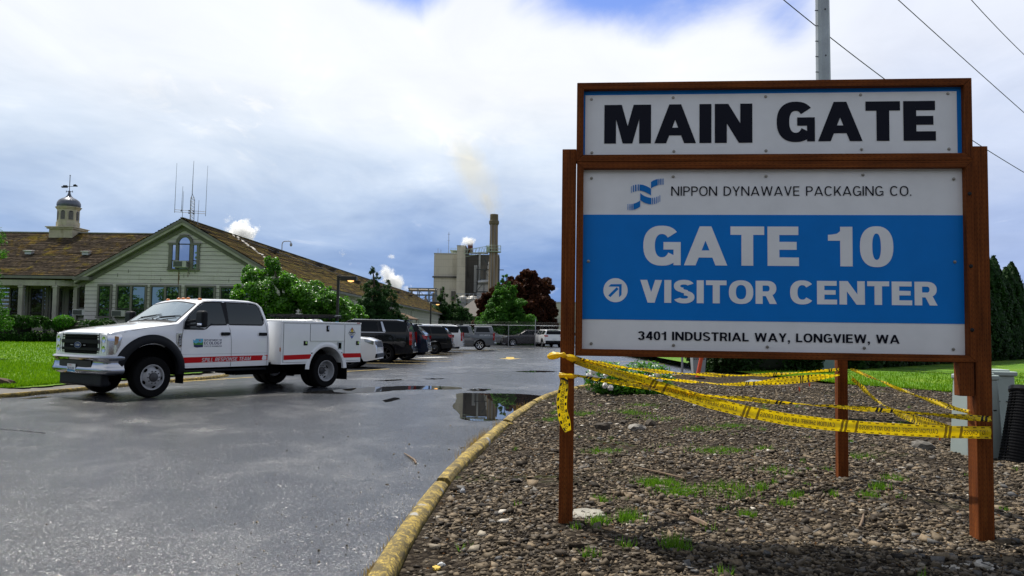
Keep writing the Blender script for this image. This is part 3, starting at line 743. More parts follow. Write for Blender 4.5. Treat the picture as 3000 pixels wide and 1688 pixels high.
# tar-sealed cracks
TAR = M('tar_seal', (.012, .012, .013), .35, bump=.2)
def crack(pts, wd, seed):
    P = smooth_path([G(*p) for p in pts], 60); r_ = np.random.default_rng(seed); P = P + r_.normal(0, .02, P.shape); rows = []
    for i, p in enumerate(P):
        q = P[min(i + 1, 59)] - P[max(i - 1, 0)]; q = np.array([-q[1], q[0]]) / (np.linalg.norm(q) + 1e-9) * wd * r_.uniform(.5, 1.2)
        rows.append([(p[0] + q[0], p[1] + q[1], .003), (p[0] - q[0], p[1] - q[1], .003)])
    mb = MB(); mb.grid(rows); struct(mb.build('crack_seal', TAR))
crack([(1010, 1108), (1200, 1101), (1400, 1092), (1640, 1081)], .045, 1)
crack([(520, 1128), (760, 1117), (1000, 1104)], .03, 2)
crack([(0, 1258), (60, 1262), (130, 1270)], .02, 4)

# ================================================================== THE GATE SIGN
def wood_mat():
    """red-brown treated lumber with rows of incising cuts along the grain; grain runs along the 'g' direction stored per part in UV-free object space"""
    m, t, b = new_mat('incised_lumber')
    uv = t.n('ShaderNodeUVMap', uv_map='grain')
    u, v, _ = t.sep(uv)
    g_ = t.noise(t.comb(t.math('MULTIPLY', u, 1.5), t.math('MULTIPLY', v, 90.0), 0.0), 1.0, 6, .65, .3)
    cc = t.ramp(g_, [(.25, (.085, .020, .005)), (.5, (.17, .045, .009)), (.8, (.26, .085, .018))])
    row = t.math('FLOOR', t.math('MULTIPLY', v, 1 / .0145))
    off = t.math('MULTIPLY', t.math('FRACT', t.math('MULTIPLY', row, .5)), .5)
    fu = t.math('FRACT', t.math('ADD', t.math('MULTIPLY', u, 1 / .034), off)); fv = t.math('FRACT', t.math('MULTIPLY', v, 1 / .0145))
    cut = t.math('MULTIPLY', t.math('LESS_THAN', fu, .42), t.math('LESS_THAN', t.math('ABSOLUTE', t.math('SUBTRACT', fv, .5)), .12))
    cc = t.mix(t.math('MULTIPLY', cut, .6), cc, (.03, .010, .004))
    big = t.noise(t.comb(u, t.math('MULTIPLY', v, 6.0), 3.0), 3.0, 5, .6)
    cc = t.mix(1.0, cc, t.ramp(big, [(.3, (.6, .6, .6)), (.65, (1.15, 1.15, 1.15))]), 'MULTIPLY')
    bn = t.n('ShaderNodeBump', out=None); bn.inputs['Strength'].default_value = .5; bn.inputs['Distance'].default_value = .004
    t.L.new(t.math('SUBTRACT', g_, cut), bn.inputs['Height'])
    setb(b, Base_Color=cc, Roughness=.75, Specular_IOR_Level=.15, Normal=bn.outputs[0]); return m
WOOD = wood_mat()
def grain_uv(o, axis):
    """axis: direction of the grain in the object's own space"""
    me = o.data; ax = Vector(axis).normalized(); uv = me.uv_layers.new(name='grain')
    for p in me.polygons:
        n_ = p.normal; s_ = n_.cross(ax)
        s_ = s_.normalized() if s_.length > .2 else Vector((ax.y, ax.z, ax.x))
        for li in p.loop_indices:
            c = me.vertices[me.loops[li].vertex_index].co; uv.data[li].uv = (c.dot(ax), c.dot(s_) + 5 + .37 * abs(n_.x))
    return o
SA = Vector((.43077, 5.35, 0)); SROT = math.atan2(-.08667903, .99623629)
sign = thing('gate_sign', 'large timber framed blue and white gate sign wrapped in yellow tape', 'sign', SA, SROT)
# own axes: x along the board to the right, y away from the viewer, z up; the board's front face is y = 0
GB = .09
def timber(name, c, size, axis, bevel=.004, parent=sign, rot=None):
    mb = MB(); mb.box((0, 0, 0), size, rot); o = mb.build(name, WOOD, parent, bevel=bevel, loc=c); return grain_uv(o, axis)
def post(x0, x1, y0, y1, z0, z1): return timber('post', ((x0 + x1) / 2, (y0 + y1) / 2, (z0 + z1) / 2), (x1 - x0, y1 - y0, z1 - z0), (0, 0, 1))
post(-.101, -.0063, -.012, .08, GB - .1, 2.64)
post(2.5568, 2.655, -.012, .115, GB - .1, 2.645)
post(2.5575, 2.617, .118, .20, 1.9, 3.075)
timber('offcut_block', (2.497, .02, 1.135), (.088, .085, .215), (0, 0, 1))
# the hind post, standing behind the board
q = gnd(2467, 1398, .13); ql = Matrix.Rotation(-SROT, 3, 'Z') @ (q - SA)
timber('post', (ql.x, ql.y, 1.35), (.089, .089, 2.6), (0, 0, 1))
timber('brace', ((ql.x + 2.58) / 2, (ql.y + .12) / 2, 2.2), (.06, math.hypot(ql.x - 2.58, ql.y - .12), .09), (0, 1, 0), rot=None).rotation_euler = (0, 0, -math.atan2(ql.x - 2.58, ql.y - .12))
# mitred frames
def frame(x0, x1, z0, z1, wd, y0=-.028, y1=.06):
    for nm, P, ax in (('frame_rail', [(x0, z1), (x1, z1), (x1 - wd, z1 - wd), (x0 + wd, z1 - wd)], (1, 0, 0)), ('frame_rail', [(x0, z0), (x0 + wd, z0 + wd), (x1 - wd, z0 + wd), (x1, z0)], (1, 0, 0)),
                      ('frame_stile', [(x0, z0), (x0, z1), (x0 + wd, z1 - wd), (x0 + wd, z0 + wd)], (0, 0, 1)), ('frame_stile', [(x1, z0), (x1 - wd, z0 + wd), (x1 - wd, z1 - wd), (x1, z1)], (0, 0, 1))):
        cx = sum(p[0] for p in P) / 4; cz = sum(p[1] for p in P) / 4
        P = [(cx + (a - cx) * .9995, cz + (c - cz) * (.998 if nm == 'frame_rail' else .9995)) for a, c in P]
        mb = MB(); mb.prism(P, lambda a, c, h: (a, y0 + (y1 - y0) * h, c)); grain_uv(mb.build(nm, WOOD, sign, bevel=.003), ax)
frame(-.006, 2.556, 2.551, 3.092, .046)
frame(-.002, 2.554, 1.243, 2.549, .046)
mb = MB(); mb.box((1.277, .045, 2.8), (2.47, .02, .46)); mb.box((1.277, .045, 1.9), (2.47, .02, 1.22)); o = grain_uv(mb.build('backing', WOOD, sign), (1, 0, 0))
def panel_mat(name, col, r_=.42):
    m, t, b = new_mat(name); c = t.n('ShaderNodeTexCoord', out=3)
    n_ = t.noise(c, 3.5, 6, .6); sp = t.sstep(t.noise(c, 120, 3, .6), .74, .80)
    cc = t.mix(1.0, tuple(col), t.ramp(n_, [(.3, (.93, .93, .93)), (.7, (1.04, 1.04, 1.04))]), 'MULTIPLY')
    cc = t.mix(t.math('MULTIPLY', sp, .25), cc, (.3, .28, .25))
    setb(b, Base_Color=cc, Roughness=r_, Specular_IOR_Level=.16); return m
PW, PB, PN = panel_mat('white_panel', (.85, .86, .88)), panel_mat('blue_panel', (.003, .20, .66)), panel_mat('navy_lettering', (.003, .004, .014), .4)
def sheet(name, x0, x1, z0, z1, y, mat, th=.004):
    mb = MB(); mb.box(((x0 + x1) / 2, y + th / 2, (z0 + z1) / 2), (x1 - x0, th, z1 - z0)); return mb.build(name, mat, sign)
up = sheet('upper_panel', .040, 2.510, 2.590, 3.046, .022, PB)
sheet('panel_face', .0515, 2.4815, 2.605, 3.018, .0195, PW, .0022).parent = up
lo = sheet('lower_panel', .042, 2.508, 1.285, 2.503, .0225, PW)
sheet('blue_field', .0425, 2.5075, 1.4885, 2.197, .0195, PB, .0025).parent = lo
def lettering(name, s_, x0, x1, z0, z1, tx, ty, gap, mat, y, parent):
    mb = MB(); h = z1 - z0
    text_mb(mb, s_, h, tx, ty, lambda a, b_, l: (x0 + a, y - l, z0 + b_), gap, width=x1 - x0)
    return mb.build(name, mat, parent)
YF = .0180
lettering('lettering', 'MAIN', .181, 1.167, 2.683, 2.949, .30, .235, .085, PN, YF - .0012, up)
lettering('lettering', 'GATE', 1.326, 2.346, 2.690, 2.955, .30, .235, .075, PN, YF - .0012, up)
lettering('lettering', 'NIPPON DYNAWAVE PACKAGING CO.', .632, 2.186, 2.3255, 2.3885, .112, .102, .12, PN, YF, lo)
lettering('lettering', 'GATE', .448, 1.466, 1.857, 2.119, .27, .215, .075, PW, YF, lo)
lettering('lettering', '10', 1.653, 2.068, 1.857, 2.119, .27, .20, .16, PW, YF, lo)
lettering('lettering', 'VISITOR', .429, 1.323, 1.6045, 1.757, .26, .205, .085, PW, YF, lo)
lettering('lettering', 'CENTER', 1.408, 2.340, 1.606, 1.760, .26, .205, .085, PW, YF, lo)
lettering('lettering', '3401 INDUSTRIAL WAY, LONGVIEW, WA', .415, 2.100, 1.3555, 1.412, .20, .165, .11, PN, YF, lo)
# arrow roundel
mb = MB(); cx, cz, rr = .2645, 1.6855, .081
mb.add([(cx + rr * math.cos(q), YF, cz + rr * math.sin(q)) for q in np.linspace(0, 2 * PI, 49)[:-1]], [tuple(range(48))], 0)
s2 = .7071
A_ = lambda a, b_: (cx + (a * s2 + b_ * s2) * rr, YF - .0006, cz + (-a * s2 + b_ * s2) * rr)   # arrow drawn upright, turned to the upper right
mb.add([A_(*p) for p in [(-.11, -.72), (.11, -.72), (.11, .25), (-.11, .25)]], [(0, 1, 2, 3)], 1)
mb.add([(p[0], p[1] - .0003, p[2]) for p in (A_(*p) for p in [(0, .72), (-.62, .08), (-.62, -.2), (0, .42)])], [(0, 1, 2, 3)], 1)
mb.add([(p[0], p[1] - .0003, p[2]) for p in (A_(*p) for p in [(0, .72), (0, .42), (.62, -.2), (.62, .08)])], [(0, 1, 2, 3)], 1)
mb.build('arrow_symbol', [PW, PB], lo)
# company mark: two pairs of waved ribbons ending in bars
mb = MB()
def lp(a, b_): return sgn(1640 + a / 3.0833, 230 + b_ / 3.0833)
def sgn(u, v):
    r_ = ray(u, v); n_ = Vector((-.08667903, -.99623629, 0)); P0 = SA.copy()
    t_ = (P0 - Vector((0, 0, CAMH))).dot(n_) / r_.dot(n_); p = Vector((0, 0, CAMH)) + r_ * t_
    return ((p - SA).dot(Vector((.99623629, -.08667903, 0))), YF, p.z)
def wave(top, bot, bars):
    """top and bottom edges as point lists of equal length"""
    k = len(top); mb.add([lp(*p) for p in top] + [lp(*p) for p in bot], [(i, i + 1, k + i + 1, k + i) for i in range(k - 1)])
    for (xa, xb, ya, yb, yc, yd) in bars: mb.add([lp(xa, ya), lp(xb, yb), lp(xb, yd), lp(xa, yc)], [(0, 1, 2, 3)])
wave([(722, 953), (755, 957), (785, 968), (808, 980), (826, 992)], [(722, 1008), (755, 1014), (785, 1027), (808, 1040), (826, 1054)], [(705, 715, 952, 952, 1010, 1009), (682, 694, 956, 954, 1016, 1013), (662, 672, 962, 959, 1022, 1019), (645, 650, 972, 968, 1032, 1029)])
wave([(826, 930), (845, 918), (866, 909), (887, 903)], [(826, 990), (845, 976), (866, 966), (887, 960)], [(894, 902, 902, 901, 958, 957), (910, 917, 900, 900, 956, 955), (924, 929, 900, 900, 955, 955), (935, 940, 900, 900, 955, 955)])
wave([(729, 1030), (748, 1047), (770, 1060), (800, 1070), (830, 1075)], [(729, 1095), (748, 1108), (770, 1120), (800, 1130), (830, 1134)], [(838, 846, 1074, 1073, 1133, 1132), (856, 864, 1072, 1070, 1131, 1129), (874, 880, 1066, 1064, 1126, 1123), (888, 893, 1061, 1058, 1120, 1117), (904, 909, 1053, 1050, 1112, 1109)])
wave([(666, 1128), (690, 1120), (710, 1110), (728, 1098)], [(666, 1183), (690, 1176), (710, 1165), (728, 1153)], [(649, 659, 1130, 1129, 1187, 1185), (632, 640, 1131, 1131, 1187, 1187), (614, 620, 1131, 1131, 1185, 1186)])
mb.build('company_emblem', panel_mat('logo_blue', (.006, .18, .56)), lo)
# screws
SCM = M('screw_steel', (.32, .30, .27), .4, .9)
for (u, v, par) in [(1733, 289, up), (1973, 284, up), (2245, 281, up), (2524, 276, up), (2781, 272, up), (1734, 446, up), (1975, 442, up), (2246, 440, up), (2527, 436, up), (2784, 435, up), (1733, 521, lo), (1973, 516, lo), (2246, 515, lo), (2531, 511, lo), (2798, 523, lo), (1724, 765, lo), (2801, 767, lo), (1732, 1007, lo), (1974, 1012, lo), (2250, 1017, lo), (2535, 1020, lo), (2797, 1024, lo)]:
    p = sgn(u, v); mb = MB(); mb.lathe([(.0001, .0075), (.0045, .0072), (.0052, .005), (.0052, .0035), (.0098, .003), (.0105, 0)], 14, Matrix.Translation((p[0], YF + .0005, p[2])) @ Matrix.Rotation(R(90), 4, 'X'))
    mb.build('screw', SCM, par, smooth=30)
for (s_, z) in [(2.512, 2.33), (2.512, 1.86), (2.513, 1.45)]:
    mb = MB(); mb.lathe([(.0001, .008), (.009, .007), (.013, .001), (.013, 0)], 12, Matrix.Translation((s_ + .018, -.028, z)) @ Matrix.Rotation(R(90), 4, 'X')); mb.build('bolt', M('black_bolt', (.02, .02, .022), .5, .6), sign, smooth=30)

# concrete footing of the left post
mb = MB(); p0 = gnd(1655, 1518, .12); pts = []
for k in range(22):
    q = 2 * PI * k / 22; rr = 1 + random.uniform(-.16, .16); pts.append((p0.x + .08 + .21 * rr * math.cos(q), p0.y + .05 + .13 * rr * math.sin(q)))
mb.prism(pts, lambda a, c, h: (a, c, .06 + h * (.085 + .012 * math.sin(9 * a + 7 * c))))
tag(mb.build('concrete_footing', M('old_concrete', (.30, .285, .24), .9, var=.35, scale=9, bump=.6, bscale=70, dirt=((.10, .09, .05), .8)), bevel=.008), 'pale crumbling concrete footing round the foot of the left sign post', 'footing')

# ================================================================== CAUTION TAPE
def tape_mat():
    m, t, b = new_mat('yellow_tape')
    u, v, _ = t.sep(t.n('ShaderNodeUVMap', uv_map='tape'))
    c = t.n('ShaderNodeTexCoord', out=3)
    atf = t.n('ShaderNodeAttribute', attribute_name='faded', out=2)
    edge = t.math('GREATER_THAN', t.math('ABSOLUTE', t.math('SUBTRACT', v, .5)), t.n('ShaderNodeMapRange', atf, 0.0, .5, .27, .355))
    inn = t.math('LESS_THAN', t.math('ABSOLUTE', t.math('SUBTRACT', v, .5)), .455)
    tick = t.math('LESS_THAN', t.math('FRACT', t.math('ADD', t.math('MULTIPLY', u, 1 / .048), t.math('MULTIPLY', v, .5))), .43)
    blk = t.math('MULTIPLY', t.math('MULTIPLY', edge, inn), tick)
    # pairs of slanting bars between the words
    fu = t.math('FRACT', t.math('SUBTRACT', t.math('MULTIPLY', u, 1 / .62), t.math('MULTIPLY', v, .02)))
    bars = t.math('ADD', t.math('MULTIPLY', t.math('GREATER_THAN', fu, .02), t.math('LESS_THAN', fu, .045)), t.math('ADD', t.math('MULTIPLY', t.math('GREATER_THAN', fu, .060), t.math('LESS_THAN', fu, .085)), t.math('MULTIPLY', t.math('GREATER_THAN', fu, .165), t.math('LESS_THAN', fu, .19))))
    blk = t.math('MAXIMUM', blk, bars, clamp=True)
    crease = t.noise(t.vmath('MULTIPLY', c, (1, 1, 1)), 45, 4, .6)
    yc = t.ramp(crease, [(.3, (.78, .52, .004)), (.7, (.92, .70, .012))])
    at = t.n('ShaderNodeAttribute', attribute_name='faded', out=2)
    ink = t.mix(at, (.012, .012, .010), (.24, .155, .006))
    cc = t.mix(blk, yc, ink)
    bn = t.n('ShaderNodeBump', out=None); bn.inputs['Strength'].default_value = .35; bn.inputs['Distance'].default_value = .01
    t.L.new(crease, bn.inputs['Height'])
    setb(b, Base_Color=cc, Roughness=.38, Normal=bn.outputs[0])
    tr = t.n('ShaderNodeBsdfTranslucent', cc)
    mx = t.n('ShaderNodeMixShader', .45, b.outputs[0], tr)
    t.L.new(mx, m.node_tree.nodes['Material Output'].inputs[0]); return m
TAPE = tape_mat()
INK = M('tape_ink', (.012, .012, .010), .5); INKF = M('tape_ink_showing_through', (.15, .095, .008), .5)
def tape(pts, label, faded=0.0, text=True, mirror=False, n=70, u0=0.0, up=None, name='caution_tape', toff=.0, flip=False):
    """pts: (u, v, depth, width in m, roll in degrees)"""
    K = np.array([[*aty(u, v, Y), wd, rl] for u, v, Y, wd, rl in pts])
    S = smooth_path(K, n); rows = []; uu = u0; UV = []
    prev = None
    rr = np.random.default_rng(int(pts[0][0] + pts[-1][1]))
    for i in range(n):
        p = Vector(S[i, :3]); a = Vector(S[max(i - 1, 0), :3]); b_ = Vector(S[min(i + 1, n - 1), :3]); t_ = (b_ - a).normalized()
        if prev is not None: uu += (p - prev).length
        prev = p
        side = (up or Vector((0, 0, 1))); side = (side - t_ * side.dot(t_)).normalized(); nn = t_.cross(side)
        q = R(S[i, 4]); wv = side * math.cos(q) + nn * math.sin(q); nv = t_.cross(wv)
        wd = S[i, 3] / 2; row = []
        for k in range(7):
            f = (k - 3) / 3; row.append(p + wv * (wd * f) + nv * (.012 * math.sin(uu * 9 + f * 2) * (1 - wd / .045) + .0035 * math.sin(uu * 23 + f * 4) + rr.normal(0, .0007)))
        rows.append(row); UV.append(uu)
    V = np.array([[list(p) for p in r_] for r_ in rows]).reshape(-1, 3)
    i = (np.arange(n - 1)[:, None] * 7 + np.arange(6)[None]).ravel(); F = np.stack([i, i + 1, i + 8, i + 7], 1)
    o = np_mesh(name, V, F, TAPE, None, {'faded': ('POINT', np.full(len(V), faded))}, smooth=True)
    uvl = o.data.uv_layers.new(name='tape'); vi = np.empty(len(o.data.loops), dtype=np.int32); o.data.loops.foreach_get('vertex_index', vi)
    uvl.data.foreach_set('uv', np.stack([np.array(UV)[vi // 7], (vi % 7) / 6.0], 1).astype(np.float32).ravel())
    tag(o, label, 'tape', 'strips of yellow caution tape round the sign posts')
    if text:
        UV = np.array(UV); mb = MB()
        def fn(a, b_, l):
            x = min(max(a, UV[0]), UV[-1] - 1e-4); k = min(max(int(np.searchsorted(UV, x)) - 1, 0), n - 2); f = (x - UV[k]) / max(UV[k + 1] - UV[k], 1e-6)
            g_ = min(max(b_, 0), 1) * 6; j = min(int(g_), 5); h = g_ - j
            r0 = rows[k][j] * (1 - h) + rows[k][j + 1] * h; r1 = rows[k + 1][j] * (1 - h) + rows[k + 1][j + 1] * h
            p = r0 * (1 - f) + r1 * f
            t_ = rows[k + 1][3] - rows[k][3]; nv = t_.cross(rows[k][6] - rows[k][0]).normalized()
            if nv.dot(Vector((0, 0, CAMH)) - p) < 0: nv = -nv
            return p + nv * (.0012 + l)
        P, tot = text_polys('CAUTION SHERIFF LINE DO NOT CROSS', .36, .17, .14, .12, width=.47 / 1.0)
        per = .62; k0 = math.floor(UV[0] / per)
        for r_ in range(k0, math.ceil(UV[-1] / per) + 1):
            base = r_ * per + .125
            for poly, i in P:
                Q = [((base + .475 - a) if mirror else (base + a), .32 + (b_ if not flip else .36 - b_)) for a, b_ in poly]
                if min(q[0] for q in Q) < UV[0] + .01 or max(q[0] for q in Q) > UV[-1] - .01: continue
                mb.add([fn(a, b_, 2e-5 * i) for a, b_ in Q], [tuple(range(len(Q)))])
        if mb.v: mb.build('printed_words', INKF if faded > .5 else INK, o)
    return o
L_, R_, B_ = 5.33, 5.10, 7.22
tape([(1674, 1046, L_, .03, 20), (1740, 1062, 5.5, .026, 40), (1850, 1080, 5.85, .024, 30), (2000, 1094, 6.3, .026, 50), (2150, 1100, 6.7, .024, 30), (2300, 1095, 7.0, .022, 45), (2458, 1082, B_, .022, 40)], 'narrow twisted caution tape, uppermost of those running to the hind post', 0, True)
tape([(1676, 1052, L_, .034, 10), (1740, 1070, 5.5, .036, 30), (1830, 1095, 5.8, .034, 20), (1960, 1112, 6.2, .026, 60), (2100, 1124, 6.6, .02, 70), (2180, 1125, 6.8, .03, 30), (2300, 1115, 7.0, .066, 0), (2390, 1107, 7.15, .06, 10), (2458, 1099, B_, .03, 40)], 'caution tape roped near the left post and flat near the hind post', .0, True, u0=.3)
tape([(1676, 1058, L_, .035, 25), (1760, 1083, 5.33, .044, 10), (1850, 1107, 5.31, .052, 8), (1950, 1139, 5.29, .072, 0), (2080, 1180, 5.26, .076, 0), (2250, 1219, 5.22, .076, 0), (2420, 1243, 5.18, .076, 0), (2600, 1257, 5.13, .076, 0), (2780, 1266, 5.06, .076, 0), (2846, 1268, 5.03, .076, 0), (2904, 1268, 5.02, .076, 0)], 'widest caution tape sagging flat across the front of both posts', .85, True, mirror=True, n=110, u0=.1)
tape([(1650, 1101, 5.25, .022, 0), (1690, 1101, L_, .02, 20), (1760, 1113, 5.33, .028, 5), (1850, 1126, 5.31, .038, 5), (1950, 1140, 5.29, .034, 10), (2040, 1155, 5.27, .026, 40), (2200, 1171, 5.22, .026, 30), (2400, 1188, 5.17, .024, 40), (2600, 1203, 5.12, .026, 30), (2760, 1217, 5.06, .028, 20), (2846, 1224, 5.03, .036, 0), (2904, 1228, 5.02, .034, 0)], 'narrow half-folded caution tape crossing above the widest strip', 0, True, mirror=True, n=110, u0=.45)
tape([(2493, 1082, 7.2, .022, 40), (2560, 1108, 6.8, .026, 20), (2640, 1142, 6.3, .03, 50), (2720, 1172, 5.85, .034, 20), (2790, 1194, 5.45, .036, 10), (2842, 1209, 5.17, .03, 20)], 'twisted caution tape from the hind post to the right post, upper one', 0, False, u0=.2)
tape([(2494, 1106, 7.2, .05, 15), (2530, 1140, 6.9, .062, 10), (2580, 1182, 6.5, .04, 50), (2620, 1206, 6.2, .05, 10), (2680, 1228, 5.8, .062, 0), (2745, 1248, 5.35, .062, 5), (2800, 1262, 5.12, .05, 5), (2842, 1266, 5.06, .05, 0)], 'caution tape slanting down from the hind post behind the widest strip', 0, True, u0=.5)
tape([(1655, 1096, 5.245, .03, 60), (1652, 1130, 5.235, .058, 85), (1646, 1170, 5.23, .068, 90), (1648, 1205, 5.23, .068, 80), (1655, 1235, 5.235, .07, 95), (1664, 1264, 5.24, .045, 70)], 'loose tail of caution tape hanging down the left post', 0, True, n=40, up=Vector((0, 1, 0)), u0=.08)
# knots round the left post
def crumple(name, pts, label, seed):
    """bunched tape end: a wrinkled tapering bag"""
    r_ = np.random.default_rng(seed); P = [aty(u, v, Y) for u, v, Y, rd in pts]; rows = []
    for i, (p, q) in enumerate(zip(P, pts)):
        t_ = (P[min(i + 1, len(P) - 1)] - P[max(i - 1, 0)]).normalized(); x = t_.cross(Vector((0, 1, 0))).normalized(); y = t_.cross(x)
        rows.append([p + (x * math.cos(a) + y * math.sin(a) * .7) * q[3] * (1 + .28 * math.sin(5 * a + i) + r_.normal(0, .07)) for a in np.linspace(0, 2 * PI, 23)[:-1]])
    mb = MB(); mb.grid(rows, wrap=True); mb.add(rows[0], [tuple(range(22))]); mb.add(rows[-1], [tuple(range(22))])
    o = mb.build(name, TAPE, smooth=True); uv = o.data.uv_layers.new(name='tape')
    for l in o.data.loops: c = o.data.vertices[l.vertex_index].co; uv.data[l.index].uv = (c.x + c.y * .5 + 9.3, .5 + (c.z - P[0].z) * 6)
    a = o.data.attributes.new('faded', 'FLOAT', 'POINT'); a.data.foreach_set('value', np.full(len(o.data.vertices), .0, dtype=np.float32))
    tag(o, label, 'tape', 'strips of yellow caution tape round the sign posts')
crumple('tape_knot', [(1603, 1044, 5.25, .006), (1610, 1045, 5.25, .018), (1622, 1043, 5.24, .022), (1635, 1041, 5.23, .017), (1643, 1040, 5.225, .010), (1650, 1040, 5.22, .017), (1655, 1042, 5.22, .012), (1662, 1046, 5.22, .007)], 'bunched loose end of yellow tape sticking out left of the post', 3)
crumple('tape_knot', [(1656, 1043, 5.225, .008), (1665, 1047, 5.22, .017), (1676, 1050, 5.22, .020), (1686, 1051, 5.24, .016), (1697, 1055, 5.30, .010)], 'knotted yellow tape gathered at the top of the left post', 5)
crumple('tape_knot', [(1640, 1100, 5.245, .016), (1650, 1100, 5.225, .014), (1658, 1100, 5.22, .008), (1668, 1102, 5.225, .013), (1682, 1103, 5.26, .015), (1690, 1102, 5.3, .008)], 'small yellow tape knot tied round the left post, the lower one', 7)

# ================================================================== VEHICLES
RUBBER = M('tyre_rubber', (.006, .006, .0065), .85, var=.3, scale=12, bump=.3, spec=.12)
PLAST = M('black_plastic', (.005, .006, .009), .5, var=.15, scale=8, spec=.2)
DARK = M('underbody', (.003, .003, .0035), .9, spec=.03)
CHROME = M('chrome', (.58, .59, .62), .07, 1.0, var=.04)
ALLOY = M('alloy', (.55, .56, .58), .25, .9)
WSTEEL = M('white_painted_steel', (.36, .365, .38), .4, 0, var=.12, scale=14, dirt=((.14, .12, .10), .5))
SEAM = M('panel_gap', (.012, .012, .013), .8)
GLASSD = glass('tinted_window', (.003, .004, .005), .015)
GLASSM = glass('clear_window', (.014, .022, .024), .045)
GLASSW = glass('windscreen_glass', (.05, .06, .06), .50, .03, (.88, .97, .97))
LENS = glass('clear_lens', (.22, .22, .21), .22)
LAMPH = M('lamp_housing', (.09, .09, .10), .3, .5, var=.6, scale=14)
RED = M('red_lens', (.35, .008, .008), .15, coat=.8)
AMBER = M('amber_lens', (.55, .15, .01), .2, coat=.6)
def paint(name, col, rough=.35, coat=1.0, metal=0.0): return M(name, col, rough, metal, var=.03, scale=1.5, coat=coat if max(col) > .1 else .5, spec=.5 if max(col) > .1 else .1)
WHITE = paint('white_paint', (.85, .86, .89))

def interp(P, x):
    P = sorted(P); return float(np.interp(x, [p[0] for p in P], [p[1] for p in P]))
class Hull:
    """a vehicle shell: outline in side view times a half-width that varies with x and z"""
    def __init__(s, top, sill, arches, wfun, crown=.03, er=.05, ends=(.3, .35)):
        s.top = top; s.sill = sill; s.ar = arches; s.w = wfun; s.crown = crown; s.er = er
        s.x0 = max(p[0] for p in top); s.x1 = min(p[0] for p in top)
    def zt(s, x): return interp(s.top, x)
    def zb(s, x):
        z = interp(s.sill, x)
        for (xc, zc, r) in s.ar:
            d_ = abs(x - xc)
            if d_ < r: z = max(z, zc + math.sqrt(r * r - d_ * d_))
        return z
    def side(s, sd): return lambda x, z, off=0.0: Vector((x, sd * (s.w(x, z) + off), z))
    def roof(s):
        def f(x, y, off=0.0):
            e = .02; sl_ = (s.zt(x + e) - s.zt(x - e)) / (2 * e); n_ = Vector((-sl_, 0, 1)).normalized()
            wt = max(.2, s.w(x, s.zt(x))); return Vector((x, y, s.zt(x) - s.crown * (y / wt) ** 2)) + n_ * off
        return f
    def end(s, sgn_):
        """front (1) or rear (-1) face as a function of (y, z)"""
        half = [p for p in s.top if (p[0] > (s.x0 + s.x1) / 2) == (sgn_ > 0)]
        zx = sorted((p[1], p[0]) for p in half)
        def f(y, z, off=0.0):
            x = float(np.interp(z, [a for a, _ in zx], [b for _, b in zx])); return Vector((x + sgn_ * off, y, z))
        return f
    def mesh(s, name, mat, parent, nz=9):
        xs = set(np.linspace(s.x0, s.x1, 64)); xs |= {p[0] for p in s.top} | {p[0] for p in s.sill}
        for (xc, zc, r) in s.ar: xs |= {xc + r * math.cos(a) for a in np.linspace(0, PI, 25)}
        xs = sorted((x for x in xs if s.x1 <= x <= s.x0), reverse=True); rows = []
        for x in xs:
            zt, zb = s.zt(x), s.zb(x); zb = min(zb, zt - .06)
            er = min(s.er, (zt - zb) * .4); zc = zt - s.crown
            half = []
            for k in range(nz): z = zb + (zc - er - zb) * k / (nz - 1); half.append((s.w(x, z), z))
            y0 = half[-1][0]
            for k in (1, 2, 3): a = PI / 2 * k / 3; half.append((y0 - er * (1 - math.cos(a)), zc - er + er * math.sin(a)))
            yt = half[-1][0]
            for f in (.8, .55, .28): half.append((yt * f, zc + s.crown * (1 - f * f)))
            row = [(x, -y, z) for y, z in half] + [(x, 0, zc + s.crown)] + [(x, y, z) for y, z in reversed(half)]
            rows.append(row)
        mb = MB(); mb.grid(rows, wrap=True)
        k = len(rows[0]); h = k // 2
        for row in (rows[0], rows[-1]):
            mb.add(row, [(i, i + 1, k - 2 - i, k - 1 - i) for i in range(h - 1)] + [(h - 1, h, h + 1)])
        return mb.build(name, mat, parent, smooth=32)
def patch(name, poly, fn, mat, parent, off=.004, grid=.14, th=0.0):
    bm = bmesh.new(); vs = [bm.verts.new((a, b_, 0)) for a, b_ in poly]; bm.faces.new(vs)
    for ax in (0, 1):
        lo, hi = min(p[ax] for p in poly), max(p[ax] for p in poly); k = math.ceil(lo / grid) * grid
        while k < hi - 1e-6:
            if k > lo + 1e-6:
                n_ = Vector((1, 0, 0)) if ax == 0 else Vector((0, 1, 0))
                bmesh.ops.bisect_plane(bm, geom=bm.verts[:] + bm.edges[:] + bm.faces[:], plane_co=n_ * k, plane_no=n_)
            k += grid
    bmesh.ops.triangulate(bm, faces=[f for f in bm.faces if len(f.verts) > 4])
    for v in bm.verts: v.co = fn(v.co.x, v.co.y, off)
    bmesh.ops.recalc_face_normals(bm, faces=bm.faces)
    me = bpy.data.meshes.new(name); bm.to_mesh(me); bm.free(); me.materials.append(mat)
    if not th: me.polygons.foreach_set('use_smooth', [True] * len(me.polygons))
    o = bpy.data.objects.new(name, me); COL.objects.link(o); o.parent = parent
    if th: md = o.modifiers.new('thick', 'SOLIDIFY'); md.thickness = th; md.offset = 0
    return o
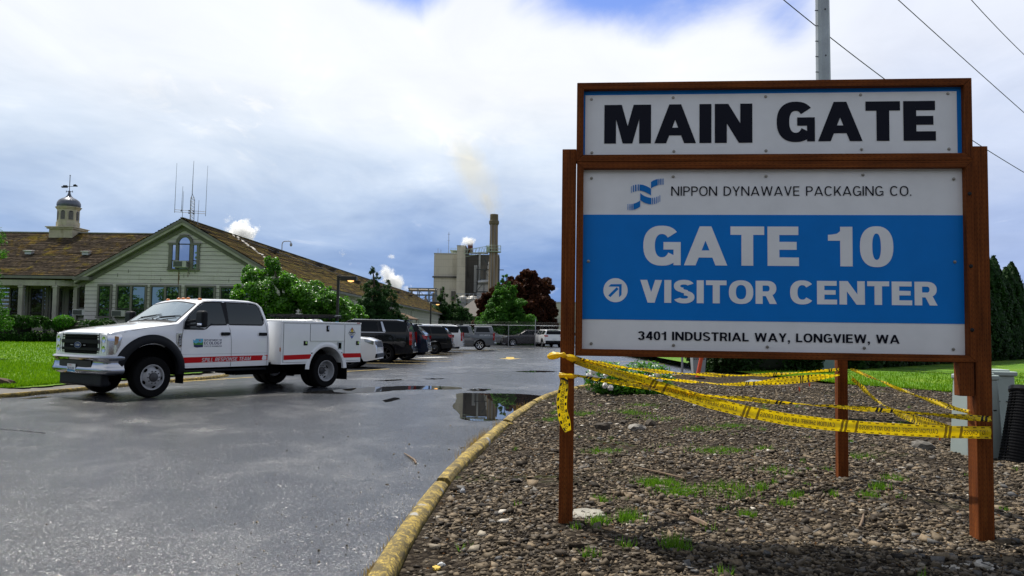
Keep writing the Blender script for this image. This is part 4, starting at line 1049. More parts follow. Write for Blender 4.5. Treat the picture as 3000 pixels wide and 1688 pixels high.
def seam_mb(mb, pts, fn, wd=.009, off=.0035, step=.06):
    Q = [pts[0]]
    for a, b_ in zip(pts, pts[1:]):
        n = max(1, int(math.hypot(b_[0] - a[0], b_[1] - a[1]) / step)); Q += [(a[0] + (b_[0] - a[0]) * i / n, a[1] + (b_[1] - a[1]) * i / n) for i in range(1, n + 1)]
    rows = []
    for i, p in enumerate(Q):
        a = Q[max(i - 1, 0)]; c = Q[min(i + 1, len(Q) - 1)]; L = math.hypot(c[0] - a[0], c[1] - a[1]) or 1
        n_ = (-(c[1] - a[1]) / L * wd / 2, (c[0] - a[0]) / L * wd / 2)
        rows.append([fn(p[0] + n_[0], p[1] + n_[1], off), fn(p[0] - n_[0], p[1] - n_[1], off)])
    mb.grid(rows)
def seams(name, lines, fn, parent, wd=.009, mat=None, off=.0035):
    mb = MB()
    for l in lines: seam_mb(mb, l, fn, wd, off)
    return mb.build(name, mat or SEAM, parent)
ROTY = Matrix.Rotation(R(-90), 4, 'X')       # turns a lathe's axis from z to +y
def wheel(parent, c, sd, r=.37, wd=.24, rr=.24, style='spokes', rim=None, tyre_mat=None, n=36):
    """c: centre of the wheel; sd: 1 faces +y, -1 faces -y"""
    Mx = Matrix.Translation(c) @ Matrix.Scale(sd, 4, (0, 1, 0)) @ ROTY; h = wd / 2; rim = rim or ALLOY
    wh = bpy.data.objects.new('wheel', None); COL.objects.link(wh); wh.parent = parent; wh.empty_display_size = .1
    mb = MB(); mb.lathe([(rr, -h * .9), (r * .93, -h), (r * .985, -h * .82), (r, -h * .5), (r, h * .5), (r * .985, h * .82), (r * .93, h), (rr + .035, h * .98), (rr, h * .86)], n, Mx, closed=True)
    mb.build('tyre', tyre_mat or RUBBER, wh, smooth=35)
    mb = MB()
    if style == 'convex':
        mb.lathe([(rr + .006, h * .80), (rr + .006, h * .95), (rr - .012, h * .93), (rr - .03, h * .6), (rr - .045, h * .62), (rr * .70, h * .95), (rr * .52, h * 1.22), (rr * .40, h * 1.26), (rr * .38, h * 1.2)], n, Mx, cap0=False)
    elif style == 'deep':
        mb.lathe([(rr + .006, h * .80), (rr + .006, h * .98), (rr - .012, h * .95), (rr - .028, h * .2), (rr - .04, -h * .35), (rr * .62, -h * .55), (rr * .4, -h * .6)], n, Mx, cap0=False)
    elif style == 'steel':
        mb.lathe([(rr + .004, h * .8), (rr + .004, h * .92), (rr - .02, h * .85), (rr - .035, h * .35), (rr * .6, h * .45), (rr * .32, h * .62), (rr * .3, h * .3)], n, Mx, cap0=False)
    else:
        mb.lathe([(rr + .004, h * .75), (rr + .004, h * .92), (rr - .014, h * .9), (rr - .022, h * .2)], n, Mx, cap0=False)
        k = 6
        for i in range(k):
            for q in (-.13, .13):
                a = 2 * PI * i / k; p0 = Vector((.05 * math.cos(a), .05 * math.sin(a), h * .55)); p1 = Vector(((rr - .012) * math.cos(a + q), (rr - .012) * math.sin(a + q), h * .8))
                mb.bar(Mx @ p0, Mx @ p1, .028, .02, up=(0, sd, 0))
    rm = mb.build('rim', rim, wh, smooth=30)
    mb = MB()
    if style == 'spokes':
        mb.lathe([(.0001, h * .3), (rr - .02, h * .3)], n, Mx, 0); mb.lathe([(.0001, h * .68), (.045, h * .66), (.055, h * .5), (.055, h * .2)], 14, Mx, 1)
        mb.build('brake_and_cap', [DARK, rim], wh)
    elif style == 'steel':
        mb.lathe([(.0001, h * .72), (.06, h * .68), (.07, h * .6)], 18, Mx, 0)
        mb.build('hub_cap', [CHROME], wh, smooth=30)
    else:
        f = h * (1.0 if style == 'convex' else -.44); 
        for i in range(5 if style == 'convex' else 4):
            a = 2 * PI * i / (5 if style == 'convex' else 4) + .5; q = rr * (.80 if style == 'convex' else .74)
            MM = Mx @ Matrix.Translation((q * math.cos(a), q * math.sin(a), (h * .80 + .008) if style == 'convex' else -h * .42)) @ Matrix.Rotation(a, 4, 'Z')
            if style == 'convex': MM = MM @ Matrix.Rotation(R(32), 4, 'Y')
            mb.add([MM @ Vector((.026 * math.cos(t_), .042 * math.sin(t_), .004)) for t_ in np.linspace(0, 2 * PI, 17)[:-1]], [tuple(range(16))], 0)
        for i in range(10):
            a = 2 * PI * i / 10; q = rr * .49; z0 = h * 1.22 if style == 'convex' else -h * .56
            mb.lathe([(.011, z0), (.011, z0 + .028), (.0001, z0 + .032)], 6, Mx @ Matrix.Translation((q * math.cos(a), q * math.sin(a), 0)), 1)
        z0 = h * 1.15 if style == 'convex' else -h * .6
        mb.lathe([(rr * .37, z0), (rr * .36, z0 + .03), (rr * .2, z0 + .045), (.0001, z0 + .05)], 18, Mx, 1)
        mb.build('hub', [DARK, M('hub_grey', (.05, .05, .055), .5, .3)], wh, smooth=30)
    return wh

# ------------------------------------------------------------------ the response truck
TH = .6038387
tr = thing('utility_truck', 'white crew cab utility truck with red stripe and spill response lettering', 'truck', (-7.93, 16.454, 0), -PI / 2 - TH)
def tw(x, z):
    w_ = 1.0
    if z < .8: w_ -= .03 * ((.8 - z) / .25) ** 2
    if z > 1.30: w_ -= .018 * min(1, (z - 1.30) / .1)
    if z > 1.44: w_ -= .20 * ((z - 1.44) / .56) ** 1.15
    if x > .45: w_ -= .05 * ((x - .45) / .5) ** 2
    if x > .1 and z > 1.22: w_ -= .05 * min(1, (z - 1.22) / .1) * min(1, (x - .1) / .3)
    if x < -2.6: w_ -= .03 * ((-2.6 - x) / .22) ** 2
    return w_
H = Hull([(.93, 1.275), (.905, 1.30), (.80, 1.338), (.5, 1.392), (0, 1.455), (-.45, 1.52), (-.53, 1.535), (-1.10, 1.965), (-1.22, 2.015), (-1.5, 2.045), (-2.0, 2.06), (-2.4, 2.05), (-2.6, 2.01), (-2.70, 1.92), (-2.80, 1.55), (-2.83, 1.2), (-2.84, 1.0)],
         [(.94, .56), (-.6, .56), (-2.84, .57)], [(.02, .42, .64)], tw, .035, .055)
H.mesh('cab', WHITE, tr)
sL, sR, rf, fr = H.side(1), H.side(-1), H.roof(), H.end(1)
fr = lambda y, z, off=0.0: Vector((.93 + off - .05 * (y / .95) ** 4 - .02 * abs(z - 1.05), y, z))
for sd, sf in ((1, sL), (-1, sR)):
    fd = patch('door', [(-.625, .60), (-1.79, .60), (-1.74, 1.40), (-1.69, 1.455), (-.66, 1.40), (-.60, 1.1)], sf, WHITE, tr, .003, .12); 
    patch('window', [(-.665, 1.385), (-.70, 1.50), (-.84, 1.66), (-1.05, 1.83), (-1.19, 1.915), (-1.28, 1.935), (-1.625, 1.945), (-1.665, 1.49), (-1.30, 1.478), (-1.235, 1.455), (-1.16, 1.395), (-1.10, 1.38)], sf, GLASSM, fd, .006, .1)
    seams('window_seal', [[(-.655, 1.372), (-.69, 1.51), (-.83, 1.675), (-1.04, 1.845), (-1.18, 1.93), (-1.28, 1.95), (-1.66, 1.96)], [(-.655, 1.372), (-1.10, 1.367), (-1.17, 1.382), (-1.245, 1.445), (-1.30, 1.465), (-1.68, 1.475)]], sf, fd, .026, PLAST, .0075)
    patch('mirror_sail', [(-.67, 1.385), (-.705, 1.50), (-.80, 1.60), (-.80, 1.385)], sf, PLAST, fd, .008, .1)
    rd = patch('door', [(-1.815, .60), (-2.755, .60), (-2.745, 1.25), (-2.72, 1.46), (-1.72, 1.46), (-1.765, 1.38)], sf, WHITE, tr, .003, .12)
    patch('window', [(-1.735, 1.49), (-1.765, 1.945), (-2.40, 1.945), (-2.53, 1.925), (-2.585, 1.86), (-2.655, 1.60), (-2.645, 1.53), (-2.60, 1.492)], sf, GLASSM, rd, .006, .1)
    seams('window_seal', [[(-1.74, 1.477), (-2.60, 1.479), (-2.655, 1.52), (-2.668, 1.60), (-2.597, 1.87), (-2.54, 1.937), (-2.40, 1.958), (-1.72, 1.96)]], sf, rd, .024, PLAST, .0075)
    patch('pillar_cover', [(-1.665, 1.49), (-1.625, 1.955), (-1.765, 1.955), (-1.735, 1.49)], sf, PLAST, tr, .0045, .1)
    seams('door_gap', [[(-.60, .57), (-.595, 1.1), (-.64, 1.40), (-.66, 1.52), (-.82, 1.70), (-1.03, 1.87), (-1.17, 1.955), (-1.30, 1.98), (-1.7, 1.99), (-2.42, 1.985), (-2.56, 1.965), (-2.625, 1.88), (-2.72, 1.50), (-2.765, 1.2), (-2.775, .57)], [(-1.805, .57), (-1.80, 1.1), (-1.75, 1.41), (-1.705, 1.48)]], sf, tr, .008)
    seams('body_crease_shade', [[(-.62, .845), (-2.76, .855)]], sf, tr, .006, M('crease_shade', (.45, .46, .48), .4), .0045)  # flat grey strip: the shade of the door crease put into colour
    for dr, hx in ((fd, -1.63), (rd, -2.61)):
        mb = MB(); mb.box((hx, sd * 1.022, 1.275), (.205, .04, .072)); mb.box((hx - .09, sd * 1.026, 1.275), (.03, .04, .05)); mb.build('handle', PLAST, dr, bevel=.012)
    patch('stripe', [(-.612, .665), (-2.785, .69), (-2.785, .805), (-.612, .785)], sf, M('red_stripe', (.50, .006, .009), .5, spec=.15, var=.04), tr, .0055, .2)
    # flare: a black arch standing out from the wing
    mb = MB(); mb.grid([[(.02 + .625 * math.cos(a), sd * y_, .42 + .625 * math.sin(a)) for y_ in (.955, .55)] for a in np.linspace(0, PI, 25)]); mb.build('wheel_liner', DARK, tr)
    A_ = np.linspace(R(3), R(181), 40); mb = MB(); rows = []
    for a in A_:
        ro, ri = .80, .625; c_, s_ = math.cos(a), math.sin(a)
        P = []
        for (q, o_) in ((ri, -.06), (ri, .045), (ri + .03, .062), (ro - .05, .05), (ro, .012), (ro, -.02)):
            x, z = .025 + q * c_ * (1.0 if c_ > 0 else .93), .45 + q * s_; P.append(Vector((x, sd * (tw(min(x, .9), z) + o_), z)))
        rows.append(P)
    mb.grid(rows); mb.build('wheel_flare', PLAST, tr, smooth=40)
    patch('wing_gap', [(.60, 1.29), (.10, 1.385), (-.45, 1.45), (-.45, 1.456), (.10, 1.392), (.60, 1.297)], sf, SEAM, tr, .003, .1)
    # mirror
    mb = MB(); mb.box((-.83, sd * 1.33, 1.575), (.15, .26, .35)); mi_ = mb.build('mirror', PLAST, tr, bevel=.055, seg=4)
    mb = MB(); mb.bar((-.74, sd * 1.0, 1.52), (-.80, sd * 1.24, 1.55), .07, .05); mb.bar((-.74, sd * 1.0, 1.44), (-.80, sd * 1.24, 1.46), .06, .04); mb.build('arm', PLAST, mi_, bevel=.01)
    mb = MB(); mb.box((-.757, sd * 1.36, 1.47), (.012, .14, .045)); mb.build('marker_lamp', CHROME, mi_)
# windscreen, wipers, roof lights
patch('windscreen', [(-.545, -.86), (-.56, -.5), (-.565, 0), (-.56, .5), (-.545, .86), (-1.04, .755), (-1.075, .5), (-1.085, 0), (-1.075, -.5), (-1.04, -.755)], rf, GLASSW, tr, .006, .1)
seams('windscreen_seal', [[(-.53, -.87), (-.545, 0), (-.53, .87), (-1.05, .77), (-1.10, 0), (-1.05, -.77), (-.53, -.87)]], rf, tr, .03, PLAST, .007)
mb = MB()
for y0 in (-.52, .18):
    mb.tube([rf(-.545, y0, .03), rf(-.60, y0 + .12, .035), rf(-.66, y0 + .5, .03)], .009, 6); mb.tube([rf(-.62, y0 - .02, .022), rf(-.70, y0 + .62, .022)], .008, 6)
mb.build('wiper', PLAST, tr)
patch('cowl', [(-.46, -.82), (-.46, .82), (-.54, .86), (-.54, -.86)], rf, PLAST, tr, .004, .1)
for y in (-.60, -.19, -.02, .16, .58):
    mb = MB(); mb.lathe([(.055, 0), (.055, .02), (.042, .042), (.02, .052), (.0001, .053)], 14, Matrix.Translation((-1.27, y, H.zt(-1.27) - .035 * (y / .8) ** 2 - .003)) @ Matrix.Scale(.8, 4)); mb.build('roof_marker', AMBER, tr, smooth=40)
seams('bonnet_gap', [[(.90, .74), (.5, .80), (0, .83), (-.45, .86)], [(.90, -.74), (.5, -.80), (-.45, -.86)]], rf, tr, .008)
seams('bonnet_crease_shade', [[(.88, .38), (.3, .50), (-.40, .60)], [(.88, -.38), (.3, -.50), (-.40, -.60)]], rf, tr, .012, M('crease_pale_shade', (.62, .63, .66), .35, coat=1), .004)  # grey strips painted along the bonnet creases in place of their shading
mb = MB(); text_mb(mb, 'SUPER DUTY', .05, .2, .17, lambda a, b_, l: fr(-.43 + a, 1.205 + b_, .016 + l) if False else rf(.875 - b_ * .8, -.43 + a, .006 + l), .2, width=.86); mb.build('embossed_lettering', M('emboss', (.66, .67, .69), .4, coat=1), tr)
# grille
gr = patch('grille', [(-.70, .865), (.70, .865), (.665, 1.24), (-.665, 1.24)], fr, M('grille_black', (.004, .004, .005), .7, spec=.05), tr, .012, .2)
mb = MB()
for z, hh, x_ in ((1.222, .016, .03), (1.185, .014, .03), (1.10, .07, .045), (.955, .055, .04), (.895, .014, .03)):
    rows = []
    for y in np.linspace(-.69, .69, 15): rows.append([fr(y, z + hh / 2, .012), fr(y, z + hh / 2, x_), fr(y, z - hh / 2, x_ - .006), fr(y, z - hh / 2, .012)])
    mb.grid(rows)
mb.build('bars', M('grille_bar', (.014, .015, .017), .6, spec=.1), gr)
patch('surround', [(-.96, 1.245), (-.665, 1.243), (.665, 1.243), (.96, 1.245), (.96, 1.275), (-.96, 1.275)], fr, WHITE, gr, .008, .2)
mb = MB()
ov = lambda k, x_: [fr(k * .125 * math.cos(t_), 1.03 + k * .056 * math.sin(t_), x_) for t_ in np.linspace(0, 2 * PI, 33)[:-1]]
mb.add(ov(1.10, .058), [tuple(range(32))], 0); mb.add(ov(1.0, .062), [tuple(range(32))], 1)
text_mb(mb, 'FORD', .042, .16, .14, lambda a, b_, l: fr(-.072 + a, 1.009 + b_, .064 + l), .14, width=.145, slant=.25, mi=2)
mb.build('badge', [M('badge_ring', (.4, .41, .43), .5, .2), M('badge_blue', (.008, .025, .12), .4, spec=.1), M('badge_white', (.7, .7, .7), .4)], gr)
mb = MB()
for y in (-.24, .24): mb.box(fr(y, 1.03, .05), (.01, .075, .012))
mb.build('side_slots', bpy.data.materials['badge_ring'], gr)
# headlamps
for sd in (1, -1):
    fy = (lambda y, z, off=0.0: fr(y, z, off)); sf = sL if sd > 0 else sR
    hl = patch('headlight', [(sd * .668, 1.262), (sd * .955, 1.262), (sd * .955, .855), (sd * .695, .855)], fr, LAMPH, tr, .018, .1)
    patch('lens', [(sd * .77, 1.235), (sd * .94, 1.235), (sd * .94, .885), (sd * .77, .885)], fr, LENS, hl, .026, .1)
    mb = MB()
    for z in (1.145, .965):
        mb.lathe([(.068, 0), (.062, .012), (.02, .004), (.0001, .004)], 18, Matrix.Translation(fr(sd * .855, z, .03)) @ Matrix.Rotation(R(90), 4, 'Y'))
    mb.build('reflector', [CHROME], hl, smooth=40)
    patch('chrome_return', [(.925, 1.262), (.74, 1.262), (.66, 1.25), (.655, 1.20), (.69, 1.03), (.77, .87), (.925, .86)], sf, CHROME, hl, .012, .07)
    patch('turn_signal', [(.795, 1.215), (.725, 1.205), (.72, 1.17), (.745, 1.06), (.795, 1.04)], sf, M('amber_signal', (.30, .15, .05), .2, coat=.5), hl, .018, .07)
# bumper
mb = MB(); rows = []
plan = [(.62, 1.055), (.80, 1.055), (.92, 1.035), (.985, .96), (1.02, .80), (1.04, .5), (1.052, 0)]
plan = smooth_path(plan + [(x, -y) for x, y in reversed(plan[:-1])], 61)
for k_, (x, y) in enumerate(plan):
    tg = plan[min(k_ + 1, 60)] - plan[max(k_ - 1, 0)]; n_ = Vector((-tg[1], tg[0], 0)).normalized()
    rows.append([Vector((x, y, z)) + n_ * o_ for z, o_ in ((.795, -.10), (.825, -.06), (.832, -.02), (.80, .012), (.765, .0), (.74, -.028), (.70, -.028), (.62, -.015), (.57, .012), (.52, .0), (.475, -.05), (.46, -.12))])
mb.grid(rows); bp = mb.build('front_bumper', M('bumper_chrome', (.40, .41, .44), .06, 1.0, var=.05), tr, smooth=50)
mb = MB(); rows = []
for y in np.linspace(-.60, .60, 9): x_ = float(np.interp(abs(y), [0, .25, .5, .78], [1.041, 1.039, 1.031, 1.008])); rows.append([(x_ + .002, y, .735), (x_ + .002, y, .575)])
mb.grid(rows); mb.build('air_opening', M('opening_black', (.004, .004, .005), .6), bp)
mb = MB(); mb.box((1.060, -.06, .585), (.008, .305, .155)); pl = mb.build('number_plate', M('plate_white', (.7, .72, .74), .4), tr)
mb = MB(); text_mb(mb, '30352E', .066, .16, .13, lambda a, b_, l: (1.0655 + l, -.20 + a, .535 + b_), .15, width=.255); text_mb(mb, 'WASHINGTON', .02, .2, .16, lambda a, b_, l: (1.0655 + l, -.16 + a, .628 + b_), .15, width=.12, mi=1)
mb.add([(1.0648, -.205, .512), (1.0648, .085, .512), (1.0648, .085, .545), (1.0648, -.205, .56)], [(0, 1, 2, 3)], 2)
mb.build('registration', [M('plate_navy', (.01, .03, .14), .5), M('plate_red', (.4, .02, .02), .5), M('plate_sky', (.12, .38, .62), .5)], pl)
mb = MB(); mb.box((.84, 0, .37), (.16, 1.62, .27)); mb.box((.80, 0, .30), (.22, 1.5, .12)); mb.build('valance', PLAST, tr, bevel=.05, seg=3)
# badge on the wing, lettering and emblem on the door
vb = patch('wing_badge', [(-.475, 1.285), (-.60, 1.285), (-.60, 1.01), (-.575, .985), (-.545, 1.0), (-.485, 1.09)], sL, CHROME, tr, .016, .1)
patch('badge_insert', [(-.525, 1.255), (-.592, 1.255), (-.592, 1.02), (-.565, 1.02), (-.525, 1.07)], sL, PLAST, vb, .020, .1)
mb = MB(); text_mb(mb, 'F550', .05, .2, .18, lambda a, b_, l: sL(-.535 - b_ * .85, 1.245 - a, .022 + l), .12, width=.20); mb.build('badge_letters', M('badge_silver', (.6, .6, .62), .3, .5), vb)
NAVY = M('decal_navy', (.008, .014, .09), .5)
mb = MB()
for s_, z0, h_, tx in (('DEPARTMENT OF', 1.122, .038, .17), ('ECOLOGY', 1.048, .060, .19), ('STATE OF WASHINGTON', .998, .028, .16)):
    text_mb(mb, s_, h_, tx, .15, lambda a, b_, l: sL(-1.125 - a, z0 + b_, .0062 + l), .14, width=.43)
mb.build('decal_words', NAVY, tr)
st = patch('decal_emblem', [(-.86, 1.155), (-.905, 1.13), (-.925, 1.17), (-1.10, 1.17), (-1.10, 1.075), (-.87, 1.08)], sL, M('decal_sky', (.10, .42, .62), .5), tr, .0055, .1)
patch('emblem_green', [(-.872, 1.095), (-.93, 1.07), (-.99, 1.095), (-1.05, 1.08), (-1.10, 1.105), (-1.10, 1.035), (-.88, 1.035)], sL, M('decal_green', (.05, .25, .04), .5), st, .0062, .1)
patch('emblem_blue', [(-.88, 1.04), (-1.10, 1.04), (-1.10, .995), (-.955, .985), (-.93, .99), (-.885, 1.0)], sL, NAVY, st, .0068, .1)
mb = MB(); mb.add([sL(-1.02 + .016 * math.cos(q), 1.135 + .016 * math.sin(q), .0068) for q in np.linspace(0, 2 * PI, 13)[:-1]], [tuple(range(12))]); mb.build('emblem_sun', M('decal_red', (.5, .04, .02), .5), st)
mb = MB(); text_mb(mb, 'SPILL RESPONSE TEAM', .082, .17, .15, lambda a, b_, l: sL(-1.08 - a, .682 + b_ + .0095 * a, .008 + l), .13, width=1.22, slant=.16); mb.build('stripe_words', M('decal_silver', (.62, .63, .66), .5), tr)
# service body
def bodyside(sd):
    y1 = sd * 1.225; y0 = sd * .72; cx, cz, r_ = -4.335, .44, .555
    arc = [(cx + r_ * math.cos(a), cz + r_ * math.sin(a)) for a in np.linspace(R(16), R(164), 22)]
    poly = [(-2.97, 1.575), (-2.97, .59), (-3.70, .59)] + [(x, z) for x, z in arc if True][::1] + [(-5.46, .605), (-5.46, 1.575)]
    poly = [(-2.97, 1.575), (-5.46, 1.575), (-5.46, .60), (arc[-1][0], .60)] + arc[::-1] + [(arc[0][0], .59), (-2.97, .59)]
    mb = MB(); mb.prism(poly, lambda x, z, h: (x, y0 + (y1 - y0) * h, z)); b_ = mb.build('side_locker', M('white_box_paint', (.80, .82, .84), .38, coat=.6, var=.04, scale=2), tr, bevel=.008)
    S = lambda x, z, off=0.0: Vector((x, y1 + sd * off, z))
    dp = M('locker_door_paint', (.80, .82, .84), .36, coat=.6, var=.04, scale=2)
    for Pd in ([(-3.02, 1.53), (-3.785, 1.53), (-3.785, .73), (-3.72, .635), (-3.02, .635)], [(-3.805, 1.53), (-4.885, 1.53), (-4.885, 1.125), (-3.805, 1.125)], [(-4.905, 1.53), (-5.425, 1.53), (-5.425, .645), (-4.905, .645)]):
        dr = patch('locker_door', Pd, S, dp, b_, .012, .5, .012)
        seams('door_gap', [Pd + [Pd[0]]], S, b_, .011, SEAM, .0025)
    # rolled trim round the arch
    rows = []
    for a in np.linspace(R(2), R(178), 30):
        c_, s_ = math.cos(a), math.sin(a); rows.append([S(cx + q * c_, cz + q * s_, o_) for q, o_ in ((r_ - .012, -.05), (r_ - .01, .012), (r_ + .02, .022), (r_ + .085, .018), (r_ + .105, .002))])
    mb = MB(); mb.grid(rows); mb.build('arch_trim', dp, b_, smooth=40)
    mb = MB(); mb.box((-4.215, y1 + sd * .004, 1.565), (2.5, .03, .035)); mb.build('top_rail', dp, b_, bevel=.008)
    for (x, z, w_, h_) in ((-4.335, 1.425, .085, .145), (-3.655, 1.075, .115, .105), (-5.335, 1.075, .10, .105)):
        mb = MB(); mb.box((x, y1 + sd * .022, z), (w_, .016, h_)); la = mb.build('latch', PLAST, b_, bevel=.006)
        mb = MB(); mb.box((x - .005, y1 + sd * .036, z + .01), (w_ * .4, .014, h_ * .55)); mb.build('latch_lever', CHROME, la, bevel=.004)
    mb = MB(); mb.box((-4.735, y1 + sd * .016, 1.01), (.135, .014, .19)); fu = mb.build('filler_frame', ALLOY, b_, bevel=.012)
    mb = MB(); mb.box((-4.735, y1 + sd * .021, 1.01), (.095, .01, .145)); mb.build('filler_recess', DARK, fu, bevel=.012)
    for x in (-3.86, -4.80): mb = MB(); mb.box((x, y1 + sd * .014, .835), (.055, .012, .03)); mb.build('drain_cover', PLAST, b_)
    rs = bpy.data.materials['red_stripe']
    for Ps in ([(-3.022, .69), (-3.845, .705), (-3.83, .815), (-3.022, .80)], [(-4.825, .71), (-5.455, .715), (-5.455, .82), (-4.835, .82)]): patch('stripe', Ps, S, rs, tr, .0200, .5)
    mb = MB(); mb.box((-5.35, y1 + sd * .02, 1.57), (.11, .012, .02)); mb.build('rear_marker', RED, b_)
    mb = MB(); mb.box((-2.962, sd * 1.19, .93), (.012, .03, .09)); mb.build('front_marker', AMBER, b_, bevel=.004)
    return S
SL = bodyside(1); bodyside(-1)
# hazard diamond
mb = MB(); cx, cz, k = -5.135, 1.325, .125
D = lambda pts, o_, mi: mb.add([SL(cx - a * k, cz + b_ * k * 1.18, o_) for a, b_ in pts], [tuple(range(len(pts)))], mi)
D([(0, 1), (-1, 0), (0, -1), (1, 0)], .0205, 0); D([(0, .92), (-.92, 0), (0, -.92), (.92, 0)], .0212, 1)
D([(0, .90), (-.42, .47), (.42, .47)], .0220, 2); D([(0, -.90), (-.38, -.50), (.38, -.50)], .0220, 3); D([(-.34, .50), (-.30, .05), (.30, .05), (.34, .50), (0, .62)], .0226, 4)
D([(-.72, .02), (-.72, .17), (.72, .17), (.72, .02)], .0229, 5)
for s_, z_ in (('HAZMAT', -.18), ('SPILLS', -.42)): text_mb(mb, s_, .028, .2, .17, lambda a, b_, l: SL(cx + .062 - a, cz + z_ * k + b_ - .01, .0222 + l), .12, width=.124, mi=5)
mb.build('hazard_diamond', [NAVY, M('diamond_white', (.62, .64, .66), .5), M('diamond_red', (.40, .04, .02), .5), M('diamond_blue', (.03, .12, .5), .5), M('diamond_yellow', (.6, .45, .02), .5), M('diamond_black', (.02, .02, .03), .5)], tr)
# load bed, bulkhead, chassis
mb = MB(); mb.box((-4.215, 0, .95), (2.47, 1.43, .05)); mb.box((-2.995, 0, 1.06), (.045, 1.43, .9)); mb.box((-5.43, 0, 1.1), (.045, 1.43, .5)); mb.build('load_bed', M('bed_white', (.6, .61, .62), .5), tr)
mb = MB()
for y in (-.43, .43): mb.box((-2.35, y, .60), (6.2, .09, .2))
mb.box((-1.75, 0, .52), (2.1, 1.75, .1)); mb.box((-2.6, .70, .50), (1.2, .34, .26)); mb.box((-3.3, -.2, .5), (1.6, .7, .3)); mb.box((-4.39, 0, .42), (.24, 1.6, .2)); mb.box((0, 0, .42), (.22, 1.5, .16)); mb.lathe([(.19, -.15), (.19, .15)], 16, Matrix.Translation((-4.39, 0, .42)))
mb.box((-4.4, 0, .78), (1.3, 1.43, .3)); mb.box((.05, 0, .85), (1.5, 1.5, .5)); mb.build('chassis', DARK, tr)
for sd in (1, -1):
    mb = MB(); mb.box((-1.72, sd * .90, .495), (2.1, .14, .05)); mb.build('running_board', PLAST, tr, bevel=.015)
    mb = MB(); mb.box((-5.02, sd * .98, .40), (.02, .46, .46)); mb.build('mud_flap', RUBBER, tr)
    mb = MB(); mb.box((-.66, sd * .88, .42), (.02, .26, .34)); mb.build('mud_flap', RUBBER, tr)
    wheel(tr, (0, sd * .885, .405), sd, .405, .235, .247, 'convex', WSTEEL)
    wheel(tr, (-4.39, sd * 1.06, .405), sd, .405, .225, .247, 'deep', WSTEEL)
    wheel(tr, (-4.39, sd * .78, .405), sd, .405, .225, .247, 'deep', WSTEEL)

